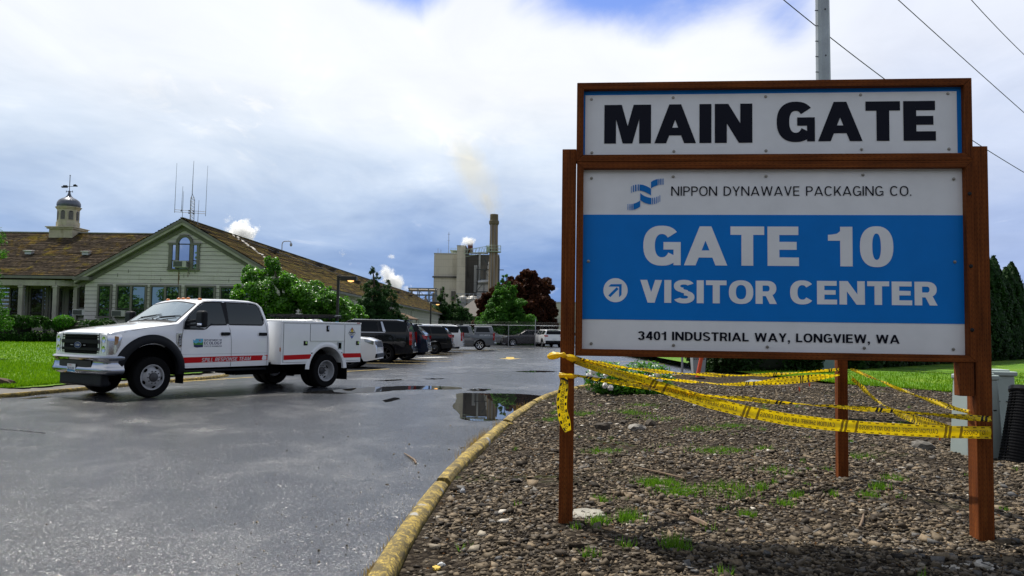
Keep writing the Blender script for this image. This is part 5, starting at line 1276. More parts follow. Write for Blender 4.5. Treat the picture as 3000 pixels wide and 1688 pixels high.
# ------------------------------------------------------------------ the parked cars
def make_car(name, label, cat, x, y, head, L=4.9, Wd=1.98, Ht=1.8, hz=1.1, wb=2.9, ofs=.05, tr_=.37, paint_=None, rim=None, style='spokes', kind='suv', glass_=None, roofcol=None, rails=False, clad=None, raked=.0, group='vehicles parked in the lot', blackrear=False, tail='side'):
    glass_ = glass_ or GLASSD; hw = Wd / 2
    root = thing(name, label, cat, (x, y, 0), head, group)
    xF, xR = L / 2, -L / 2; xa = wb / 2 + ofs; xb = xa - wb; xc = xa - .55; zb = hz + .10
    if kind == 'suv':
        top = [(xF, .60), (xF - .02, .82), (xF - .10, hz - .10), (xF - .38, hz), (xc, hz + .10), (xc - .80, Ht - .07), (xc - 1.15, Ht - .01), (0, Ht), (xR + .75, Ht - .02), (xR + .42 + raked, Ht - .075), (xR + .30 + raked, Ht - .16), (xR + .10, zb), (xR + .03, .90), (xR, .70)]
        roof_end = xR + .38 + raked
    else:
        top = [(xF, .60), (xF - .02, .85), (xF - .06, hz - .06), (xF - .38, hz), (xc, hz + .08), (xc - .72, Ht - .06), (xc - 1.05, Ht), (xc - 2.2, Ht), (xc - 2.42, Ht - .07), (xc - 2.62, zb + .05), (xc - 2.68, zb - .02), (xR + .05, zb - .02), (xR + .02, .9), (xR, .7)]
        roof_end = xc - 2.35
    sill = [(xF, .34), (xF - .35, .27), (xa - .5, .27), (xb + .4, .30), (xb - .45, .34), (xR, .42)]
    def wf(px, z):
        w_ = hw
        if z < .75: w_ -= .05 * ((.75 - z) / .45) ** 2
        if z > .95: w_ -= .02 * min(1, (z - .95) / .2)
        if z > zb: w_ -= .23 * ((z - zb) / max(.3, Ht - zb)) ** 1.1 * (1 if kind == 'suv' else 1.05)
        e = xF - px
        if e < .6: w_ -= .16 * ((.6 - e) / .6) ** 2.2
        e = px - xR
        if e < .35: w_ -= .07 * ((.35 - e) / .35) ** 2
        return w_
    ar = [(xa, tr_, tr_ + .055), (xb, tr_, tr_ + .055)]
    h = Hull(top, sill, ar, wf, .03, .06); h.mesh('body', paint_, root)
    rfs, frs, bks = h.roof(), h.end(1), h.end(-1)
    zr = Ht - .13
    for sd in (1, -1):
        sf = h.side(sd)
        ws = lambda z: xc - .10 - .80 * (z - hz - .1) / max(.2, Ht - .07 - hz - .1)         # windscreen pillar line
        m1 = xc - 1.15; m2 = m1 - 1.0
        if kind == 'suv':
            rr_ = lambda z: xR + .36 + raked - .22 * (1 - (z - zb) / (zr - zb)) if z < zr else xR + .40 + raked
            wins = [[(ws(zb) - .12, zb + .03), (ws(zr) - .06, zr), (m1 + .04, zr + .005), (m1 + .02, zb + .03)], [(m1 - .04, zb + .03), (m1 - .02, zr + .005), (m2 + .05, zr), (m2 - .06, zb + .04)], [(m2 - .13, zb + .05), (m2 - .04, zr), (roof_end - .12, zr - .02), (roof_end - .14, zr - .09), (xR + .30, zb + .06)]]
        else:
            wins = [[(ws(zb) - .12, zb + .03), (ws(zr) - .06, zr), (m1 + .04, zr + .005), (m1 + .02, zb + .03)], [(m1 - .04, zb + .03), (m1 - .02, zr + .005), (roof_end + .16, zr - .01), (roof_end + .02, zb + .03)]]
        for k, Pw in enumerate(wins): patch('window', Pw, sf, glass_, root, .006, .15)
        doors = [[(xc - .05, .36), (xc - .02, zb - .02), (ws(zr) - .02, zr + .05)], [(m1, .36), (m1, zr + .06)], [(xb + tr_ + .12, .40), (xb + .35, .9), (m2 - .05, zb), (m2 + .04, zr + .06)]]
        seams('door_gap', doors + [[(xc - .05, .36), (xb + tr_ + .12, .38)]], sf, root, .012)
        for hx in (m1 + .16, m2 + .12): 
            mb = MB(); c_ = sf(hx, zb - .13, .02); mb.box(c_, (.19, .035, .035)); mb.build('handle', CHROME if style == 'chrome' else paint_, root, bevel=.008)
        if clad is not None:
            for (ax_, _, ra) in ar:
                rows = []
                for a in np.linspace(R(0), R(180), 20):
                    c_, s_ = math.cos(a), math.sin(a); rows.append([sf(ax_ + q * c_, tr_ + q * s_, o_) for q, o_ in ((ra - .01, -.04), (ra, .012), (ra + .07, .010), (ra + .085, .0))])
                mb = MB(); mb.grid(rows); mb.build('arch_cladding', clad, root)
            patch('sill_cladding', [(xa - tr_ - .06, .30), (xb + tr_ + .06, .31), (xb + tr_ + .06, .42), (xa - tr_ - .06, .42)], sf, clad, root, .008, .3)
        mb = MB(); c_ = sf(ws(zb) - .12, zb + .06, .12); mb.box(c_, (.12, .20, .15)); mb.build('mirror', paint_, root, bevel=.03)
        # lamps
        tl_ = [(xR + .02, zb - .02), (xR + .28, zb + .02), (xR + .20, zb - .14), (xR + .02, zb - .20)] if tail == 'side' else [(xR + .025, zb + .06), (xR + .14, zb + .06), (xR + .12, .78), (xR + .01, .78)]
        patch('tail_light', tl_, sf, RED, root, .010, .08)
        patch('tail_light', [(sd * (hw - .10), tl_[0][1]), (sd * (hw - (.38 if tail == 'side' else .24)), tl_[0][1] - .02), (sd * (hw - (.38 if tail == 'side' else .24)), tl_[-1][1] + .03), (sd * (hw - .10), tl_[-1][1])], bks, RED, root, .012, .1)
        patch('headlight', [(xF - .10, hz - .13), (xF - .45, hz - .06), (xF - .42, hz - .16), (xF - .12, hz - .27)], sf, LENS, root, .010, .08)
        patch('headlight', [(sd * (hw - .22), hz - .12), (sd * (hw - .55), hz - .15), (sd * (hw - .55), hz - .25), (sd * (hw - .20), hz - .27)], frs, LENS, root, .015, .1)
        wheel(root, (xa, sd * (hw - .135), tr_), sd, tr_, .24, tr_ * .65, style, rim, n=28)
        wheel(root, (xb, sd * (hw - .135), tr_), sd, tr_, .24, tr_ * .65, style, rim, n=28)
        if rails:
            mb = MB(); y_ = sd * (wf(0, Ht) - .10); mb.tube([(xc - 1.2, y_, Ht - .01), (xc - 1.3, y_, Ht + .05), (roof_end + .2, y_, Ht + .04), (roof_end + .1, y_, Ht - .01)], .018, 6); mb.build('roof_rail', PLAST, root)
    patch('windscreen', [(xc - .08, -hw + .16), (xc - .08, hw - .16), (xc - .74, hw - .27), (xc - .74, -hw + .27)], rfs, GLASSW if kind != 'x' else GLASSD, root, .008, .15)
    if kind == 'suv':
        patch('rear_window', [(-hw + .20, zb + .06), (hw - .20, zb + .06), (hw - .30, Ht - .17), (-hw + .30, Ht - .17)], bks, glass_, root, .010, .15)
        mb = MB(); mb.box((roof_end - .05, 0, Ht - .055), (.26, (hw - .28) * 2, .035)); mb.build('spoiler', paint_, root, bevel=.012)
    patch('grille', [(-hw * .62, hz - .36), (hw * .62, hz - .36), (hw * .60, hz - .14), (-hw * .60, hz - .14)], frs, PLAST, root, .012, .2)
    mb = MB(); mb.box((xF - .04, 0, .47), (.12, Wd * .84, .17)); mb.build('front_bumper', clad or PLAST, root, bevel=.03)
    mb = MB(); mb.box((xR + .04, 0, .53), (.16, Wd * .90, .22)); mb.build('rear_bumper', (clad or paint_) if not blackrear else PLAST, root, bevel=.04)
    mb = MB(); mb.box((xR - .022, 0, .80), (.012, .31, .155)); mb.build('number_plate', bpy.data.materials['plate_white'], root)
    mb = MB(); mb.box(((xa + xb) / 2, 0, .36), (L - .5, Wd - .5, .22)); mb.build('underbody', DARK, root)
    return root, h
WEST = PI
BLK, NAVYP, BLK2 = paint('black_paint', (.006, .006, .008), .2), paint('dark_blue_paint', (.006, .012, .030), .2), paint('gloss_black_paint', (.008, .008, .009), .2)
GREY, GREY2, GREY3 = paint('grey_paint', (.10, .108, .12), .3, 1, .3), paint('warm_grey_paint', (.055, .05, .055), .3, 1, .3), paint('silver_paint', (.18, .18, .185), .3, 1, .4)
WPAINT = paint('white_car_paint', (.72, .72, .73))
BRIM = M('black_rim', (.02, .02, .022), .3, .5)
c1, h1 = make_car('parked_suv', 'white off-road suv with roof rack, nose poking out behind the response truck', 'suv', -7.35, 30.15, 0, 4.83, 1.92, 1.80, 1.14, 2.79, .05, .385, WPAINT, BRIM, 'spokes', clad=None, group=None)
mb = MB()
for yy in np.linspace(-.55, .55, 6): mb.tube([(-1.6, yy, 1.90), (.75, yy, 1.90)], .014, 6)
for xx in np.linspace(-1.6, .75, 7): mb.tube([(xx, -.62, 1.89), (xx, .62, 1.89)], .014, 6)
for yy in (-.62, .62): mb.tube([(-1.7, yy, 1.94), (.8, yy, 1.94)], .02, 6); mb.tube([(-1.7, yy, 1.86), (.8, yy, 1.86)], .02, 6)
for xx in (-1.4, -.3, .6):
    for yy in (-.6, .6): mb.box((xx, yy, 1.83), (.05, .03, .12))
mb.build('roof_rack', PLAST, c1); mb = MB(); mb.box((.55, .35, 1.955), (.5, .25, .03), .1); mb.build('rack_plate', ALLOY, c1)
c2, _ = make_car('parked_suv', 'tall black suv with chrome window strip, nearest of the parked row', 'suv', -7.05, 36.25, WEST, 5.35, 2.06, 1.93, 1.20, 3.07, .05, .40, BLK, BRIM, 'spokes', tail='tall')
for sd in (1, -1):
    hh = c2; xq = -5.35 / 2
    o = MB(); f_ = _.side(sd); P = [(xq + 1.30, 1.36), (xq + 1.18, 1.36), (xq + 1.36, 1.80), (xq + 1.44, 1.80)]
    patch('chrome_strip', P, f_, CHROME, c2, .010, .1); seams('chrome_moulding', [[(xq + 1.2, 1.325), (1.3, 1.32)]], f_, c2, .02, CHROME, .008)
c3, _ = make_car('parked_suv', 'dark blue suv with bright alloy wheels beside the tall black suv', 'suv', -6.5, 39.15, WEST, 5.0, 2.0, 1.78, 1.10, 2.87, .02, .375, NAVYP, None, 'spokes', raked=.25)
c4, _ = make_car('parked_suv', 'black suv with plain steel wheels and small chrome hub caps', 'suv', -6.15, 49.85, WEST, 5.05, 2.0, 1.78, 1.12, 3.0, .05, .385, BLK2, BRIM, 'steel', raked=.2)
c5, _ = make_car('parked_suv', 'long white suv between the black suv and the grey pickup', 'suv', -6.1, 54.7, WEST, 5.65, 2.05, 1.90, 1.18, 3.3, .05, .39, WPAINT, BRIM, 'steel', tail='tall')
c6, h6 = make_car('parked_pickup', 'grey crew cab pickup with canopy over its bed and security lettering', 'pickup', -4.2, 63.2, WEST, 5.81, 2.03, 1.94, 1.20, 3.70, .12, .41, GREY, ALLOY, 'spokes', kind='pickup', tail='tall')
xc6 = 3.70 / 2 + .12 - .55
mb = MB(); x0, x1 = xc6 - 2.72, -5.81 / 2 + .06
rows = [[(x, sg_ * y_, z) for sg_, y_, z in ((-1, .96, 1.28), (-1, .80, 1.84), (-1, .70, 1.90), (1, .70, 1.90), (1, .80, 1.84), (1, .96, 1.28))] for x in (x0, x1 + .22, x1)]
rows[2] = [(x1 - 0 if z < 1.5 else x1 + .2, y, z) for (x, y, z) in rows[2]]; rows[1] = [(x1 + .28, y, z + .005) for (x, y, z) in rows[1]]
mb.grid(rows); mb.add(rows[0], [(0, 1, 2, 3, 4, 5)]); mb.add(rows[2], [(0, 1, 2, 3, 4, 5)]); can = mb.build('canopy', GREY, c6, bevel=.02)
for sd in (1, -1):
    cs = lambda x, z, off=0.0: Vector((x, sd * (.96 - .16 * (z - 1.28) / .56 + off), z))
    patch('canopy_window', [(x0 - .12, 1.40), (x0 - .18, 1.76), (x1 + .45, 1.76), (x1 + .30, 1.40)], cs, GLASSD, can, .008, .4)
mb = MB(); sf = h6.side(1)
text_mb(mb, 'SECURITY', .13, .17, .15, lambda a, b_, l: sf(x1 + 1.12 - a, 1.10 + b_, .008 + l), .12, width=.82); mb.build('door_words', M('pale_decal', (.55, .57, .6), .5), c6)
mb = MB(); mb.box((xc6 - 1.35, 0, 1.99), (.9, 1.0, .06)); mb.build('light_bar', PLAST, c6, bevel=.02)
mb = MB(); mb.box((-5.81 / 2 - .05, 0, .56), (.18, 1.95, .17)); mb.build('chrome_step', CHROME, c6, bevel=.04)
c7, _ = make_car('parked_suv', 'silver suv behind the fence post with its nose towards the grey crossover', 'suv', -2.2, 88.5, 0, 4.7, 1.9, 1.72, 1.08, 2.8, 0, .37, GREY3, None, 'spokes', GLASSD and 'suv', group='vehicles beyond the chain link fence')
c8, _ = make_car('parked_suv', 'warm grey crossover facing left beyond the chain link fence', 'suv', 1.45, 84.9, WEST + R(8), 4.95, 1.93, 1.73, 1.08, 2.85, .0, .38, GREY2, None, 'spokes', raked=.1, rails=True, group='vehicles beyond the chain link fence')
c9, _ = make_car('parked_suv', 'white crossover with black lower body seen from behind by the fence', 'suv', 3.75, 83.0, PI / 2 + R(13), 5.2, 2.0, 1.80, 1.12, 3.07, 0, .385, WPAINT, None, 'spokes', clad=PLAST, blackrear=True, group='vehicles beyond the chain link fence')
c10, _ = make_car('parked_suv', 'pale blue car at the far right of the fence line', 'car', 7.6, 86.5, PI / 2 + R(20), 4.7, 1.85, 1.66, 1.05, 2.75, 0, .36, paint('pale_blue_paint', (.22, .32, .42), .3), None, 'spokes', raked=.2, group='vehicles beyond the chain link fence')

# ================================================================== THE OFFICE BUILDING
BR = -R(1.5)
ob = thing('office_building', 'weathered pale green office with mossy shake roof, gable, cupola and long window wing', 'building', (-19.86975, 48.0, 0), BR)
def siding_mat():
    m, t, b = new_mat('painted_boards'); c = t.n('ShaderNodeTexCoord', out=3)
    n_ = t.noise(t.vmath('MULTIPLY', c, (.35, .35, 3)), 2.2, 6, .65); s_ = t.noise(t.vmath('MULTIPLY', c, (4, 4, .5)), 1.6, 5, .6)
    cc = t.ramp(n_, [(.3, (.46, .43, .405)), (.7, (.61, .575, .545))])
    cc = t.mix(t.math('MULTIPLY', t.sstep(s_, .55, .75), .35), cc, (.30, .27, .18))
    cc = t.mix(t.math('MULTIPLY', t.sstep(t.noise(c, 5, 6, .7), .62, .74), .5), cc, (.12, .12, .09))
    setb(b, Base_Color=cc, Roughness=.75); return m
SID = siding_mat()
TRIM = M('olive_trim', (.155, .15, .128), .7, var=.18, scale=2, dirt=((.06, .055, .035), .6))
TRIML = M('pale_trim', (.36, .34, .285), .7, var=.18, scale=2, dirt=((.09, .08, .05), .6))
PANE = glass('window_pane', (.012, .020, .014), .42, .015, (.80, .95, .85))
PANED = glass('porch_pane', (.020, .013, .010), .10)
SASH = M('dark_sash', (.02, .02, .02), .5)
def lapped(mb, z0, z1, bound, n_off=(0, 0), y=0.0, ex=.247, axis='x', sgn_=-1):
    """lapped boards: each course leans out at the foot; bound(z) gives its two ends"""
    z = z0
    while z < z1 - .02:
        zt = min(z + ex - .022, z1); a0, a1 = bound(z); b0, b1 = bound(zt)
        if a1 - a0 < .05: break
        if b1 - b0 < .02: b0 = b1 = (a0 + a1) / 2
        o = .022 * sgn_
        P = [(a0, y + o, z), (a1, y + o, z), (b1, y, zt), (b0, y, zt)]; U = [(a0, y, z), (a1, y, z)]
        if axis == 'y': P = [(q[1], q[0], q[2]) for q in P]; U = [(q[1], q[0], q[2]) for q in U]
        mb.add(P + U, [(0, 1, 2, 3), (0, 1, 5, 4)]); z += ex
mb = MB()
half = lambda z: 5.97 if z < 4.2 else max(0, (7.52 - z) / (7.52 - 4.2) * 5.97)
lapped(mb, .35, 7.5, lambda z: (-half(z), half(z)))
mb.build('wall', SID, ob)
mb = MB(); mb.prism([(-5.95, .35), (5.95, .35), (5.95, 4.2), (0, 7.5), (-5.95, 4.2)], lambda a, c, h: (a, .03 + .1 * h, c)); mb.box((-6.6, 1.12, 2.2), (1.3, .06, 3.9)); mb.box((5.66, 46.9, 2.2), (.1, 93, 3.9)); mb.build('lap_shadow_backing', M('lap_shadow_dark', (.03, .03, .025), .9), ob)  # near-black backing shows through the board gaps as painted lap shadow
mb = MB()                       # butt joints and cracks in the boards
for s_, z in ((-3.35, 4.78), (-4.0, 4.53), (-1.35, 4.29), (.72, 4.78), (.05, 4.53), (2.8, 4.29), (-.95, 5.03)): mb.box((s_, -.021, z), (.018, .012, .22))
mb.build('board_joints', SEAM, ob)
mb = MB(); 
for (s_, z0, z1, wd) in ((-.27, 3.98, 4.75, .05), (-.25, 4.3, 4.55, .07), (.30, 4.45, 4.75, .03)): mb.box((s_, -.0245, (z0 + z1) / 2), (wd, .003, z1 - z0))
mb.build('rust_streak', M('rust_streaks', (.16, .075, .025), .8, var=.4, scale=3), ob)
# other walls
mb = MB(); lapped(mb, .3, 4.15, lambda z: (0.0, 93.5), y=5.75, axis='y', sgn_=1); mb.build('wall', SID, ob)
mb = MB(); mb.box((0, 93.4, 2.2), (11.4, .1, 4.2)); mb.prism([(-5.75, 4.2), (5.75, 4.2), (0, 7.6)], lambda a, c, h: (a, 93.35 + .1 * h, c)); mb.box((-5.9, 48, 2.2), (.1, 92, 4.2)); mb.build('wall', SID, ob)
mb = MB(); lapped(mb, .3, 4.2, lambda z: (-7.3, -5.97), y=1.05); mb.build('wall', SID, ob)
mb = MB(); lapped(mb, .3, 4.2, lambda z: (-45, -7.2), y=2.35); mb.build('wall', TRIML, ob)
mb = MB(); mb.box((-45, 6.5, 3), (.1, 8, 5)); mb.box((-7.25, 1.7, 2.3), (.08, 1.3, 4)); mb.build('wall', SID, ob)
# roofs: overlapping courses of shakes
def shake_mat():
    m, t, b = new_mat('mossy_shakes')
    u, v, _ = t.sep(t.n('ShaderNodeUVMap', uv_map='roof'))
    at = t.n('ShaderNodeAttribute', attribute_name='mossy', out=2)
    row = t.math('FLOOR', t.math('MULTIPLY', v, 1 / .2))
    cell = t.math('FLOOR', t.math('ADD', t.math('MULTIPLY', u, 1 / .17), t.math('MULTIPLY', t.math('FRACT', t.math('MULTIPLY', row, .618)), 9.0)))
    wn = t.n('ShaderNodeTexWhiteNoise', t.comb(cell, row, 0.0), out=0, noise_dimensions='2D')
    uv3 = t.comb(u, v, 0.0)
    big = t.noise(uv3, .55, 6, .68, .6); fine = t.noise(uv3, 9, 5, .7); mid = t.noise(t.vmath('MULTIPLY', uv3, (1, .5, 1)), 2.6, 6, .7, .5)
    rown = t.n('ShaderNodeTexWhiteNoise', t.comb(0.0, row, 0.0), out=0, noise_dimensions='2D')
    base = t.ramp(t.math('ADD', t.math('ADD', t.math('MULTIPLY', wn, .35), t.math('MULTIPLY', fine, .5)), t.math('MULTIPLY', rown, .15)), [(.2, (.026, .018, .012)), (.5, (.085, .058, .036)), (.72, (.165, .122, .082)), (.9, (.32, .28, .22))])
    mo = t.sstep(t.math('ADD', t.math('ADD', t.math('MULTIPLY', big, .55), t.math('MULTIPLY', mid, .45)), t.math('MULTIPLY', at, t.math('ADD', .20, t.math('MULTIPLY', v, .022)))), .52, .64)
    moss = t.ramp(t.noise(uv3, 1.2, 5, .6), [(.3, (.17, .088, .016)), (.5, (.28, .175, .018)), (.7, (.40, .35, .02))])
    cc = t.mix(t.math('MULTIPLY', mo, t.math('ADD', .45, t.math('MULTIPLY', fine, .8), clamp=True)), base, moss)
    bn = t.n('ShaderNodeBump', out=None); bn.inputs['Strength'].default_value = .9; bn.inputs['Distance'].default_value = .05
    t.L.new(t.math('ADD', t.math('ADD', wn, fine), mo), bn.inputs['Height'])
    setb(b, Base_Color=cc, Roughness=.9, Specular_IOR_Level=.2, Normal=bn.outputs[0]); return m
SHAKE = shake_mat()
def roof(name, fn, length, slope_len, mossy, courses=None, seed=1):
    """fn(u, v, lift): u along the eaves, v up the slope"""
    n = courses or int(slope_len / .2); nu = 60; r_ = np.random.default_rng(seed); V = []; F = []; UV = []; MI = []
    for k in range(n):
        v0, v1 = slope_len * k / n, slope_len * (k + 1) / n
        us = np.linspace(0, length, nu); j = r_.normal(0, .010, nu)
        for i, u in enumerate(us): V.append(fn(u, v0 + r_.normal(0, .006), .055 + j[i])); UV.append((u, v0 + .01))
        for i, u in enumerate(us): V.append(fn(u, v1 + .03, .012 + j[i] * .3)); UV.append((u, v1 - .01))
        for i, u in enumerate(us): V.append(fn(u, v0, -.01)); UV.append((u, v0 + .01))
        b_ = k * 3 * nu
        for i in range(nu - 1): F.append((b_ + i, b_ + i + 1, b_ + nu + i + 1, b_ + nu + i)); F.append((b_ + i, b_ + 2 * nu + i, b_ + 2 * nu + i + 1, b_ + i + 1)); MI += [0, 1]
    o = np_mesh(name, np.array([list(p) for p in V]), np.array(F), [SHAKE, M('shake_butts', (.022, .015, .010), .95, var=.5, scale=3)], ob, {'mossy': ('POINT', np.full(len(V), mossy))})  # weathered butt ends, coloured extra dark to draw the shadow line of each course
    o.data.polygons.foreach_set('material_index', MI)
    uv = o.data.uv_layers.new(name='roof'); vi = np.empty(len(o.data.loops), dtype=np.int32); o.data.loops.foreach_get('vertex_index', vi)
    uv.data.foreach_set('uv', np.array(UV, dtype=np.float32)[vi].ravel()); return o
SLP = math.atan2(7.95 - 4.38, 6.35); cs, sn = math.cos(SLP), math.sin(SLP); SLEN = 6.35 / cs
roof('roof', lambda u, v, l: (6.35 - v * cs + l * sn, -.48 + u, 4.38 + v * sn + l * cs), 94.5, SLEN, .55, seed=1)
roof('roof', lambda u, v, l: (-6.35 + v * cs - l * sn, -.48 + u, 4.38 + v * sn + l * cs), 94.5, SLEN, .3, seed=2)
S2 = math.atan2(7.8 - 4.45, 6.5 - .25); c2_, s2_ = math.cos(S2), math.sin(S2); SL2 = 6.25 / c2_
roof('roof', lambda u, v, l: (-45 + u, .25 + v * c2_ - l * s2_, 4.45 + v * s2_ + l * c2_), 43, SL2, .12, seed=3)
roof('roof', lambda u, v, l: (-45 + u, 12.75 - v * c2_ + l * s2_, 4.45 + v * s2_ + l * c2_), 43, SL2, .1, seed=4)
mb = MB(); mb.bar((-45, 6.5, 7.86), (-1.2, 6.5, 7.86), .22, .05); mb.build('ridge_cap', M('ridge_metal', (.42, .43, .45), .45, .3, var=.2), ob)
mb = MB(); mb.bar((0, -.48, 8.0), (0, 94, 8.0), .2, .05); mb.build('ridge_cap', M('ridge_moss', (.10, .085, .04), .9, var=.4), ob)
mb = MB()
r_ = random.Random(4)
for k in range(30):
    f = k / 29; x = .2 + 4.5 * f; y = 7.3 - 3.8 * f; z = 7.95 - .562 * x + .07
    mb.box((x + r_.uniform(-.1, .1), y + r_.uniform(-.1, .1), z), (.22, .16, .03), Matrix.Rotation(-.9, 3, 'Z') @ Matrix.Rotation(r_.uniform(.2, .6), 3, 'Y'))
mb.build('lifted_shakes', M('bare_shake', (.34, .32, .29), .7, var=.5, scale=3), ob)
# rake boards, frieze, eaves
for sd in (-1, 1):
    line = lambda x, dz: (sd * x, 7.95 - .5622 * x - dz)
    for (y0, y1, d0, d1, mat, nm) in ((-.50, -.42, .02, .20, TRIM, 'rake_board'), (-.44, -.36, .18, .36, TRIML, 'rake_board'), (-.36, -.02, .34, .40, TRIM, 'soffit'), (-.075, -.022, .34, .66, TRIM, 'frieze')):
        P = [line(0, d0), line(6.42, d0), line(6.42, d1), line(0, d1)]
        mb = MB(); mb.prism(P, lambda a, c, h: (a, y0 + (y1 - y0) * h, c)); mb.build(nm, mat, ob)
for x in (-6.0, 6.0): mb = MB(); mb.box((x, -.25, 4.26), (1.0, .48, .2)); mb.build('eave_return', TRIM, ob, bevel=.02)
mb = MB(); mb.box((6.3, 46.9, 4.28), (.14, 94, .16)); mb.build('gutter', TRIM, ob)
mb = MB(); mb.box((6.02, 46.9, 4.2), (.5, 94, .05)); mb.box((5.79, 46.9, 4.10), (.08, 94, .18)); mb.build('eave_boards', TRIML, ob)
mb = MB(); mb.box((-26, .22, 4.36), (38.4, .14, .16)); mb.build('gutter', TRIM, ob)
mb = MB(); mb.box((-26.5, .42, 4.02), (37.0, .22, .34)); mb.bar((-8.0, .42, 4.02), (-6.6, 1.0, 4.02), .2, .34); mb.build('porch_beam', TRIML, ob)
mb = MB(); mb.box((-26.5, 1.4, 4.16), (38, 2.0, .05)); mb.build('porch_ceiling', TRIML, ob)
mb = MB(); mb.box((-26.5, 1.3, .52), (38, 2.2, .16)); mb.build('porch_floor', M('porch_concrete', (.2, .2, .18), .9), ob)
for k, x in enumerate([-8.02, -10.15, -12.3, -14.4, -16.5, -18.6]):
    mb = MB(); mb.box((x, .44, 2.2), (.26, .26, 3.4)); mb.box((x, .44, 3.78), (.34, .34, .1)); mb.box((x, .44, .66), (.34, .34, .16)); mb.build('column', TRIML, ob, bevel=.015)
mb = MB(); mb.box((-7.05, .95, 2.2), (.22, .22, 3.6)); mb.build('column', TRIML, ob, bevel=.015)
# windows
def window(x0, x1, z0, z1, y, lights=1, rail=None, pane=None, parent=ob, tw_=.10, dep=.07):
    pane = pane or PANE; mb = MB(); yc = y - dep / 2 - .02
    mb.box(((x0 + x1) / 2, yc, z1 - tw_ / 2), (x1 - x0, dep, tw_)); mb.box(((x0 + x1) / 2, yc - .02, z0 + .04), (x1 - x0 + .08, dep + .05, .08))
    n = lights + 1
    for k in range(n): 
        xx = x0 + tw_ / 2 + (x1 - x0 - tw_) * k / lights; mb.box((xx, yc + .002, (z0 + z1) / 2), (tw_ if k in (0, lights) else tw_ * 1.25, dep, z1 - z0 - .18 + .0))
    fr_ = mb.build('window', TRIM, parent)
    mb = MB(); e = tw_ * .6
    for k in range(lights):
        xa = x0 + (x1 - x0 - tw_) * k / lights + tw_; xb = x0 + (x1 - x0 - tw_) * (k + 1) / lights
        mb.add([(xa, y - .038, z0 + .08), (xb, y - .038, z0 + .08), (xb, y - .034, z1 - tw_), (xa, y - .034, z1 - tw_)], [(0, 1, 2, 3)])
    mb.build('pane', pane, fr_)
    mb = MB()
    for k in range(lights):
        xa = x0 + (x1 - x0 - tw_) * k / lights + tw_; xb = x0 + (x1 - x0 - tw_) * (k + 1) / lights
        for c_, s_ in (((xa + .02, z1 / 2 + z0 / 2), (.04, z1 - z0 - .2)), ((xb - .02, z1 / 2 + z0 / 2), (.04, z1 - z0 - .2)), (((xa + xb) / 2, z1 - tw_ - .02), (xb - xa, .04)), (((xa + xb) / 2, z0 + .10), (xb - xa, .05))) + ((((xa + xb) / 2, rail), (xb - xa, .06)),) * (rail is not None):
            mb.box((c_[0], y - .05, c_[1]), (s_[0], .02, s_[1]))
    mb.build('sash', SASH, fr_); return fr_
window(-5.17, -4.28, 1.93, 3.96, -.02, 1, 2.49)
for a, b_ in ((-4.04, -2.15), (-1.96, -.09), (.15, 2.03), (2.27, 4.15)): window(a, b_, 1.93, 3.96, -.02, 2, 2.49)
window(4.35, 5.2, 1.93, 3.96, -.02, 1, 2.49)
window(-6.98, -6.15, 2.45, 3.95, 1.03, 1, None, PANED); 
for x in (-15.9, -13.8, -11.65, -10.35, -9.05, -7.9): window(x - .48, x + .48, 1.55, 3.85, 2.33, 1, 2.2, PANED)
mb = MB(); mb.box((-9.7, 2.3, 2.2), (.2, .1, 3.6)); mb.box((-11.0, 2.3, 2.2), (.2, .1, 3.6)); mb.box((-8.45, 2.3, 2.2), (.2, .1, 3.6)); mb.build('pilaster', TRIM, ob)
def ac(c, w_=.82, h_=.40, dep=.5, mat=None):
    mb = MB(); mb.box(c, (w_, dep, h_)); a_ = mb.build('air_conditioner', mat or M('ac_casing', (.42, .42, .38), .6, var=.15, dirt=((.2, .15, .08), .4)), ob, bevel=.015)
    mb = MB(); mb.box((c[0] - w_ * .12, c[1] - dep / 2 - .004, c[2]), (w_ * .66, .012, h_ * .8)); mb.build('grille', M('ac_grille', (.07, .08, .07), .7), a_)
    mb = MB()
    for k in range(6): mb.box((c[0] + w_ / 2 + .003, c[1] - dep * .3 + k * dep * .11, c[2]), (.01, .018, h_ * .7))
    mb.build('louvres', SASH, a_)
ac((-.04, -.25, 5.21), .80, .40); ac((-3.63, -.25, 2.20), .82, .37); ac((-6.55, .70, 2.25), .84, .36, .5, M('ac_white', (.62, .62, .60), .5))
mb = MB(); 
for x0 in (-.35, .25): mb.tube([(x0, -.3, 5.0), (x0 + .12, -.12, 4.85), (x0 + .16, -.05, 4.62)], .012, 5)
for x0 in (-3.95, -3.35): mb.tube([(x0, -.3, 2.0), (x0 + .1, -.05, 1.72)], .014, 5)
mb.build('drain_hose', SASH, ob)
# arched window in the gable
wx = .035; mb = MB(); y0 = -.055
def bx(a, b_, c, d_, y=-.06, dep=.09): mb.box(((a + b_) / 2, y, (c + d_) / 2), (b_ - a, dep, d_ - c))
bx(-.91, -.70, 4.95, 6.42); bx(.81, .97, 4.95, 6.42); bx(-.48, -.30, 4.95, 6.40); bx(.40, .59, 4.95, 6.40); bx(-.97, -.33, 6.40, 6.53, -.075, .12); bx(.42, 1.02, 6.40, 6.53, -.075, .12); bx(-.95, 1.0, 4.85, 4.95, -.08, .14)
rows = []
for a in np.linspace(0, PI, 21): rows.append([(wx + q * math.cos(a), y_, 6.52 + q * math.sin(a)) for q, y_ in ((.345, -.02), (.345, -.11), (.40, -.11), (.42, -.135), (.50, -.135), (.52, -.10), (.52, -.02))])
mb.grid(rows); aw = mb.build('window', TRIM, ob)
mb = MB(); SKYP = glass('gable_pane', (.015, .02, .03), .65, .01, (.7, .8, 1.0))
